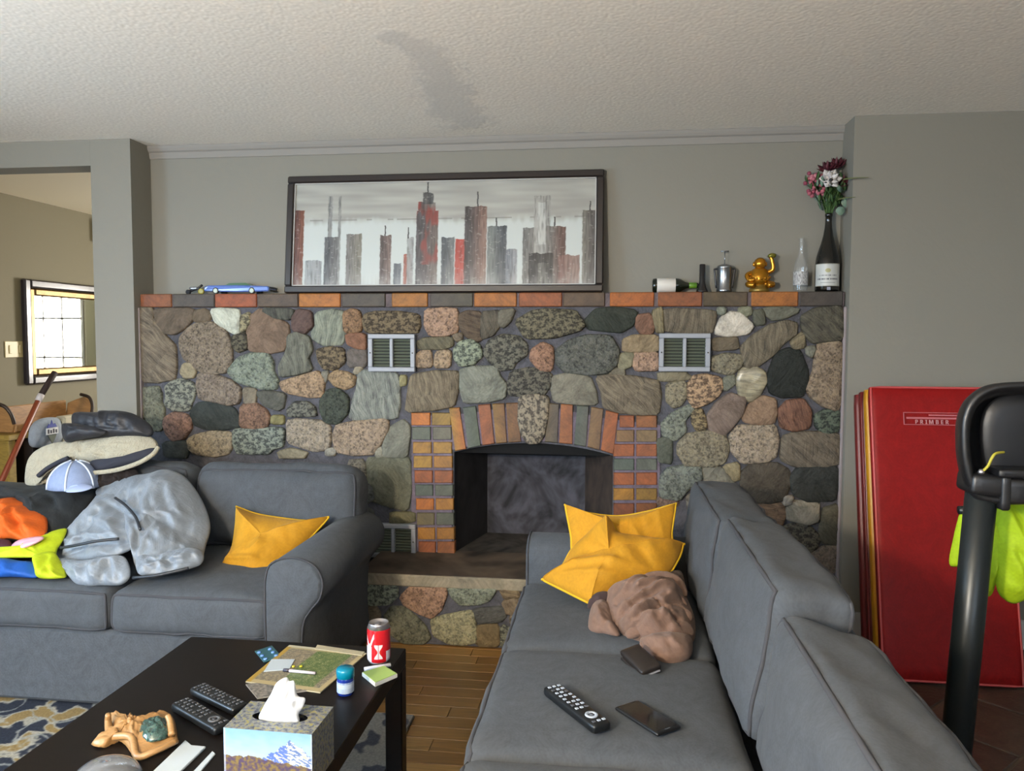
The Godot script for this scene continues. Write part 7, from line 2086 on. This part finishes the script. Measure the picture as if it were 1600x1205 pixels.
	st("plain", Color8(152,147,132), [-900, 810, -860, 811, -864, 788, -900, 787])
	st("plain", Color8(152,147,127), [-648, 816, -624, 820, -625, 786, -647, 785])
	st("plain", Color8(150,140,117), [-746, 1212, -723, 1216, -727, 1197, -754, 1193])
	st("plain", Color8(132,127,112), [-915, 1188, -895, 1192, -904, 1154, -915, 1162])
	st("gneiss", Color8(98,82,70), [-233, 1469, -198, 1488, -136, 1481, -132, 1412, -136, 1351, -198, 1374, -229, 1419])
	st("gneiss", Color8(93,88,77), [-124, 1481, -43, 1488, -36, 1435, -74, 1382, -124, 1366])
	st("plain", Color8(112,107,92), [-36, 1488, 26, 1496, 11, 1450, -20, 1420, -36, 1427])
	st("blotch", Color8(97,92,77), [41, 1443, 110, 1484, 186, 1496, 314, 1488, 360, 1428, 337, 1405, 232, 1375, 110, 1367, 80, 1374])
	st("plain", Color8(60,64,58), [367, 1443, 411, 1492, 486, 1503, 597, 1488, 583, 1428, 532, 1398, 442, 1406, 382, 1413])
	st("plain", Color8(137,97,77), [605, 1465, 663, 1473, 679, 1421, 672, 1391, 628, 1391, 607, 1421])
	st("gneiss", Color8(132,122,93), [681, 1488, 714, 1502, 723, 1399, 701, 1399, 686, 1436])
	st("blotch", Color8(120,130,115), [-257, 1304, -229, 1343, -175, 1351, -136, 1320, -128, 1282, -167, 1243, -229, 1235, -253, 1266])
	st("blotch", Color8(94,93,85), [-113, 1297, -82, 1351, -28, 1374, 49, 1367, 88, 1329, 88, 1291, 34, 1252, 19, 1222, -43, 1214, -81, 1252])
	st("granite", Color8(152,112,87), [118, 1306, 164, 1337, 206, 1322, 214, 1276, 203, 1216, 165, 1208, 111, 1268])
	st("granite", Color8(94,95,88), [233, 1307, 300, 1352, 383, 1375, 480, 1372, 518, 1308, 511, 1248, 474, 1210, 384, 1198, 279, 1209, 233, 1246])
	st("plain", Color8(152,130,97), [547, 1353, 584, 1372, 698, 1373, 699, 1309, 547, 1309])
	st("plain", Color8(137,130,102), [533, 1286, 588, 1294, 578, 1241, 548, 1226, 526, 1233])
	st("granite", Color8(166,132,107), [599, 1294, 695, 1302, 704, 1224, 608, 1219, 593, 1249])
	st("plain", Color8(127,130,117), [-229, 1204, -183, 1220, -58, 1221, -43, 1175, -12, 1145, -19, 1083, -97, 1063, -206, 1058, -226, 1112])
	st("blotch", Color8(88,85,79), [19, 1199, 111, 1219, 203, 1193, 203, 1147, 173, 1101, 81, 1092, 12, 1099, 4, 1137])
	st("plain", Color8(127,122,107), [218, 1178, 286, 1194, 385, 1179, 415, 1112, 420, 1059, 325, 1057, 227, 1071, 215, 1132])
	st("gneiss", Color8(118,107,90), [422, 1180, 489, 1188, 579, 1181, 638, 1174, 705, 1160, 713, 1093, 707, 1018, 625, 1013, 529, 1022, 461, 1044, 453, 1105])
	st("plain", Color8(117,110,92), [482, 1210, 541, 1222, 549, 1189, 497, 1188])
	st("plain", Color8(132,122,97), [711, 1198, 828, 1202, 851, 1184, 785, 1172, 712, 1175])
	st("gneiss", Color8(112,102,87), [718, 1486, 795, 1496, 955, 1486, 956, 1443, 943, 1394, 789, 1397, 712, 1414])
	st("plain", Color8(206,196,180), [970, 1408, 990, 1457, 1031, 1482, 1072, 1475, 1125, 1422, 1108, 1394, 1026, 1380, 971, 1390])
	st("plain", Color8(132,137,122), [976, 1500, 1000, 1500, 997, 1482, 976, 1482])
	st("plain", Color8(132,132,107), [1072, 1500, 1113, 1503, 1117, 1482, 1093, 1471, 1069, 1482])
	st("plain", Color8(97,97,82), [1134, 1485, 1168, 1492, 1176, 1436, 1142, 1433])
	st("plain", Color8(107,107,92), [1181, 1499, 1283, 1503, 1324, 1492, 1270, 1464, 1216, 1454, 1196, 1471])
	st("gneiss", Color8(113,103,87), [1082, 1323, 1123, 1366, 1203, 1422, 1278, 1443, 1318, 1429, 1313, 1388, 1266, 1352, 1220, 1296, 1153, 1246, 1112, 1232, 1090, 1274])
	st("gneiss", Color8(88,84,74), [1345, 1464, 1404, 1499, 1504, 1509, 1516, 1451, 1515, 1367, 1448, 1357, 1395, 1353, 1353, 1395])
	st("plain", Color8(112,100,80), [951, 1358, 1054, 1366, 1062, 1323, 958, 1316])
	st("granite", Color8(127,120,97), [952, 1273, 1014, 1291, 1083, 1281, 1077, 1238, 1030, 1202, 953, 1223])
	st("plain", Color8(46,52,48), [1215, 1232, 1240, 1296, 1287, 1317, 1335, 1307, 1367, 1234, 1372, 1163, 1347, 1107, 1265, 1102, 1217, 1119, 1202, 1176])
	st("granite", Color8(137,118,96), [1422, 1339, 1508, 1350, 1517, 1277, 1513, 1179, 1513, 1081, 1504, 1045, 1442, 1066, 1394, 1107, 1376, 1142, 1405, 1213, 1410, 1290])
	st("shell", Color8(150,142,116), [1065, 1174, 1085, 1224, 1139, 1232, 1181, 1211, 1189, 1168, 1163, 1111, 1122, 1082, 1080, 1103])
	st("blotch", Color8(157,127,100), [843, 1143, 870, 1187, 919, 1194, 985, 1181, 993, 1138, 976, 1102, 921, 1065, 872, 1050, 847, 1093])
	st("granite", Color8(137,127,102), [751, 1150, 828, 1161, 833, 1100, 809, 1057, 778, 1049, 752, 1077])
	st("plain", Color8(122,124,107), [1006, 1174, 1044, 1195, 1051, 1160, 1010, 1131])
	st("granite", Color8(122,127,112), [729, 961, 768, 1006, 858, 1054, 866, 1036, 824, 985, 832, 934, 784, 894, 734, 918])
	st("plain", Color8(128,108,95), [936, 1001, 977, 1066, 1032, 1106, 1101, 1089, 1089, 1025, 1048, 967, 1008, 923, 951, 944])
	st("plain", Color8(147,117,92), [1096, 1011, 1129, 1068, 1183, 1098, 1232, 1084, 1237, 1020, 1227, 984, 1159, 976, 1103, 989])
	st("blotch", Color8(127,110,82), [869, 1022, 901, 1036, 923, 986, 923, 950, 888, 943, 870, 978])
	st("gneiss", Color8(127,87,70), [1253, 1035, 1293, 1078, 1354, 1086, 1389, 1037, 1384, 966, 1324, 947, 1269, 964])
	st("blotch", Color8(78,88,78), [1417, 1016, 1457, 1038, 1510, 1039, 1513, 954, 1459, 935, 1422, 967])
	st("granite", Color8(134,124,101), [805, 869, 840, 913, 910, 929, 1008, 923, 1030, 859, 1010, 794, 969, 775, 842, 775, 809, 825])
	st("granite", Color8(158,141,118), [1042, 917, 1076, 960, 1145, 958, 1235, 963, 1250, 899, 1238, 828, 1204, 805, 1094, 796, 1051, 845])
	st("gneiss", Color8(108,97,84), [1277, 914, 1324, 933, 1446, 935, 1517, 926, 1520, 806, 1463, 790, 1328, 787, 1272, 814])
	st("plain", Color8(122,122,107), [1372, 1321, 1399, 1325, 1389, 1290, 1376, 1297])
	st("gneiss", Color8(122,112,87), [1303, 1352, 1347, 1388, 1355, 1332, 1314, 1324])
	st("granite", Color8(112,117,107), [726, 703, 754, 749, 813, 765, 900, 767, 909, 715, 851, 668, 808, 614, 727, 627])
	st("plain", Color8(122,117,102), [915, 753, 944, 768, 1002, 762, 1039, 711, 1069, 674, 1099, 623, 1041, 614, 946, 648])
	st("plain", Color8(147,132,97), [1020, 770, 1074, 787, 1079, 720, 1061, 712, 1031, 748])
	st("plain", Color8(84,77,67), [1096, 742, 1138, 784, 1245, 791, 1302, 762, 1311, 703, 1284, 628, 1213, 611, 1135, 617, 1097, 675])
	st("plain", Color8(58,60,58), [1317, 726, 1344, 771, 1428, 788, 1512, 782, 1515, 694, 1502, 635, 1397, 624, 1326, 659])
	st("plain", Color8(152,142,122), [1300, 577, 1327, 615, 1433, 614, 1435, 537, 1393, 517, 1301, 540])
	st("gneiss", Color8(127,100,77), [1160, 591, 1278, 602, 1290, 547, 1259, 479, 1215, 522])
	st("blotch", Color8(84,79,70), [1280, 487, 1330, 511, 1401, 498, 1451, 448, 1431, 410, 1390, 379, 1331, 436])
	st("plain", Color8(92,87,70), [1462, 582, 1517, 606, 1524, 503, 1519, 428, 1466, 434, 1451, 478])
	st("granite", Color8(122,107,90), [1418, 380, 1467, 408, 1523, 414, 1525, 309, 1484, 285, 1440, 328])
	st("plain", Color8(152,142,127), [1291, 636, 1319, 637, 1313, 611, 1288, 606])
	st("granite", Color8(122,97,82), [712, 611, 801, 622, 801, 584, 720, 581])
	st("plain", Color8(87,90,77), [710, 891, 767, 899, 769, 787, 717, 793])
	st("granite", Color8(110,104,92), [1247, 411, 1289, 420, 1333, 362, 1335, 279, 1264, 284])
	st("plain", Color8(98,92,80), [1370, 326, 1405, 349, 1441, 299, 1437, 201, 1366, 205])
	st("granite", Color8(120,112,98), [852, 631, 925, 633, 1013, 590, 1043, 516, 942, 498, 861, 540])
	st("plain", Color8(107,107,88), [-698, 765, -589, 775, -482, 770, -478, 621, -498, 524, -590, 542, -694, 571])
	st("plain", Color8(112,107,77), [-574, 500, -460, 503, -460, 471, -574, 459])
	st("granite", Color8(116,110,98), [-787, 752, -715, 759, -705, 625, -766, 602])

func hearth_stones():
	hs("blotch", Color8(112,120,110), [-615, 262, -542, 262, -452, 262, -449, 220, -482, 183, -567, 173, -613, 183])
	hs("granite", Color8(152,122,102), [-428, 209, -374, 262, -278, 262, -231, 262, -228, 230, -255, 158, -291, 129, -338, 142, -410, 180])
	hs("granite", Color8(128,134,118), [-210, 261, -160, 262, -25, 262, -8, 262, -31, 222, -78, 199, -160, 192, -195, 226])
	hs("gneiss", Color8(122,107,87), [24, 262, 91, 262, 97, 239, 39, 231])
	hs("plain", Color8(112,102,87), [-616, 158, -555, 167, -531, 132, -544, 23, -617, 20])
	hs("granite", Color8(106,106,90), [-501, 116, -470, 159, -422, 162, -374, 128, -321, 77, -303, 36, -327, 11, -423, 9, -495, 62])
	hs("granite", Color8(150,146,118), [-288, 109, -237, 129, -107, 158, -98, 118, -89, 30, -148, 12, -219, 17, -279, 49])
	hs("plain", Color8(84,84,82), [-95, 166, 27, 183, 39, 149, 16, 124, -83, 119])
	hs("plain", Color8(117,102,77), [-83, 89, -42, 103, 4, 100, 10, 17, -83, 12])
	hs("plain", Color8(127,112,92), [33, 207, 85, 227, 97, 175, 51, 161])
	hs("granite", Color8(120,112,100), [97, 222, 166, 231, 212, 181, 190, 98, 109, 82, 63, 126])
	hs("blotch", Color8(104,106,98), [28, 101, 86, 69, 178, 79, 179, 15, 28, 12])
	hs("granite", Color8(138,124,104), [200, 262, 303, 262, 360, 240, 327, 163, 247, 147, 207, 204])
	hs("plain", Color8(96,92,84), [224, 129, 338, 152, 407, 109, 385, 14, 248, 7])

func fire_bricks():
	br(Color8(188, 106, 50), Color8(188, 106, 50), [-471, 1000, -377, 1002, -377, 941, -471, 939])
	br(Color8(150, 114, 62), Color8(150, 114, 62), [-368, 1002, -274, 1003, -274, 943, -368, 941])
	br(Color8(92, 99, 82), Color8(92, 99, 82), [-467, 932, -374, 934, -374, 870, -467, 869])
	br(Color8(104, 104, 84), Color8(104, 104, 84), [-365, 934, -272, 935, -272, 873, -365, 871])
	br(Color8(166, 116, 58), Color8(166, 116, 58), [-463, 858, -371, 860, -371, 804, -464, 802])
	br(Color8(160, 116, 62), Color8(160, 116, 62), [-362, 860, -270, 862, -270, 806, -363, 804])
	br(Color8(162, 118, 54), Color8(162, 118, 54), [-460, 790, -368, 792, -368, 734, -460, 731])
	br(Color8(166, 112, 62), Color8(166, 112, 62), [-360, 792, -268, 794, -268, 736, -360, 734])
	br(Color8(152, 82, 56), Color8(152, 82, 56), [-456, 719, -365, 721, -366, 660, -456, 657])
	br(Color8(146, 82, 58), Color8(146, 82, 58), [-357, 721, -266, 723, -266, 662, -357, 660])
	br(Color8(84, 96, 84), Color8(84, 96, 84), [-452, 649, -363, 651, -363, 596, -453, 593])
	br(Color8(90, 98, 84), Color8(90, 98, 84), [-354, 651, -264, 654, -264, 599, -354, 596])
	br(Color8(188, 106, 50), Color8(188, 106, 50), [-449, 581, -360, 583, -360, 527, -449, 524])
	br(Color8(168, 112, 58), Color8(168, 112, 58), [-351, 584, -262, 586, -262, 530, -351, 527])
	br(Color8(110, 104, 72), Color8(110, 104, 72), [-445, 511, -357, 513, -357, 453, -445, 450])
	br(Color8(90, 96, 80), Color8(90, 96, 80), [-348, 514, -260, 516, -260, 456, -348, 453])
	br(Color8(168, 112, 54), Color8(168, 112, 54), [-441, 437, -354, 440, -354, 381, -441, 378])
	br(Color8(160, 106, 54), Color8(160, 106, 54), [-346, 440, -258, 443, -258, 385, -346, 382])
	br(Color8(152, 82, 56), Color8(152, 82, 56), [-437, 368, -351, 371, -351, 303, -438, 300])
	br(Color8(142, 82, 52), Color8(142, 82, 52), [-343, 371, -256, 374, -256, 307, -343, 304])
	br(Color8(152, 82, 56), Color8(152, 82, 56), [530, 1003, 598, 1004, 599, 948, 531, 947])
	br(Color8(140, 84, 58), Color8(140, 84, 58), [608, 1004, 703, 1005, 704, 950, 609, 948])
	br(Color8(132, 104, 64), Color8(132, 104, 64), [517, 934, 599, 936, 599, 880, 517, 878])
	br(Color8(122, 104, 68), Color8(122, 104, 68), [609, 936, 704, 938, 705, 882, 609, 880])
	br(Color8(152, 82, 56), Color8(152, 82, 56), [503, 868, 600, 870, 600, 812, 504, 809])
	br(Color8(148, 82, 58), Color8(148, 82, 58), [610, 870, 705, 872, 706, 814, 610, 812])
	br(Color8(84, 96, 84), Color8(84, 96, 84), [504, 799, 601, 801, 601, 746, 505, 744])
	br(Color8(90, 98, 86), Color8(90, 98, 86), [611, 802, 706, 804, 707, 749, 611, 746])
	br(Color8(152, 82, 56), Color8(152, 82, 56), [505, 732, 601, 735, 602, 676, 506, 673])
	br(Color8(152, 82, 56), Color8(152, 82, 56), [611, 735, 707, 738, 708, 679, 612, 676])
	br(Color8(168, 114, 50), Color8(168, 114, 50), [506, 658, 602, 660, 603, 604, 506, 601])
	br(Color8(142, 104, 54), Color8(142, 104, 54), [612, 661, 708, 663, 709, 607, 613, 604])
	br(Color8(126, 66, 48), Color8(126, 66, 48), [507, 586, 603, 589, 604, 532, 507, 529])
	br(Color8(130, 74, 50), Color8(130, 74, 50), [613, 590, 709, 593, 710, 535, 614, 532])
	br(Color8(188, 106, 50), Color8(188, 106, 50), [507, 516, 604, 520, 605, 464, 508, 460])
	br(Color8(150, 114, 62), Color8(150, 114, 62), [614, 520, 710, 523, 711, 468, 615, 464])
	br(Color8(152, 82, 56), Color8(152, 82, 56), [508, 448, 605, 451, 606, 396, 509, 392])
	br(Color8(122, 104, 68), Color8(122, 104, 68), [615, 452, 711, 455, 712, 400, 616, 396])
	br(Color8(166, 122, 62), Color8(170, 94, 54), [-284, 1026, -233, 1030, -201, 829, -254, 818])
	br(Color8(84, 96, 84), Color8(80, 92, 72), [-216, 1030, -154, 1038, -129, 846, -191, 832])
	br(Color8(150, 84, 62), Color8(138, 76, 54), [-142, 1043, -83, 1049, -62, 858, -120, 848])
	br(Color8(142, 104, 62), Color8(116, 76, 54), [-73, 1050, -16, 1053, -2, 864, -54, 858])
	br(Color8(124, 84, 60), Color8(112, 72, 54), [-7, 1054, 53, 1057, 66, 869, 6, 864])
	br(Color8(100, 90, 66), Color8(84, 76, 62), [193, 1057, 246, 1054, 239, 867, 179, 871])
	br(Color8(154, 92, 68), Color8(134, 76, 56), [255, 1053, 311, 1051, 310, 863, 248, 867])
	br(Color8(84, 96, 84), Color8(84, 88, 76), [331, 1048, 386, 1045, 375, 852, 319, 861])
	br(Color8(128, 104, 66), Color8(116, 90, 60), [398, 1042, 454, 1034, 438, 838, 382, 851])
	br(Color8(160, 90, 62), Color8(150, 80, 54), [466, 1027, 525, 1013, 502, 820, 445, 837])
	keystone("blotch", Color8(126, 118, 107), [62, 1079, 130, 1095, 191, 1081, 188, 990, 169, 906, 147, 872, 101, 871, 74, 904, 58, 987])

func mantel_bricks():
	mbrick(-1869, -1701, Color8(140, 76, 48), Color8(140, 80, 52))
	mbrick(-1694, -1473, Color8(80, 73, 62), Color8(76, 70, 60))
	mbrick(-1470, -1252, Color8(158, 76, 42), Color8(150, 74, 44))
	mbrick(-1245, -1038, Color8(88, 73, 52), Color8(84, 70, 52))
	mbrick(-1034, -823, Color8(172, 104, 40), Color8(172, 100, 42))
	mbrick(-816, -598, Color8(76, 70, 58), Color8(70, 66, 56))
	mbrick(-566, -389, Color8(162, 102, 44), Color8(165, 102, 44))
	mbrick(-377, -168, Color8(74, 70, 60), Color8(78, 76, 58))
	mbrick(-162, 41, Color8(166, 98, 44), Color8(164, 96, 46))
	mbrick(53, 256, Color8(152, 82, 52), Color8(148, 78, 50))
	mbrick(262, 456, Color8(92, 74, 54), Color8(86, 70, 50))
	mbrick(479, 682, Color8(172, 94, 40), Color8(168, 88, 38))
	mbrick(700, 899, Color8(142, 80, 50), Color8(136, 74, 48))
	mbrick(905, 1102, Color8(92, 80, 54), Color8(86, 74, 52))
	mbrick(1119, 1324, Color8(172, 104, 54), Color8(168, 98, 50))
	mbrick(1330, 1518, Color8(74, 70, 62), Color8(70, 68, 60))
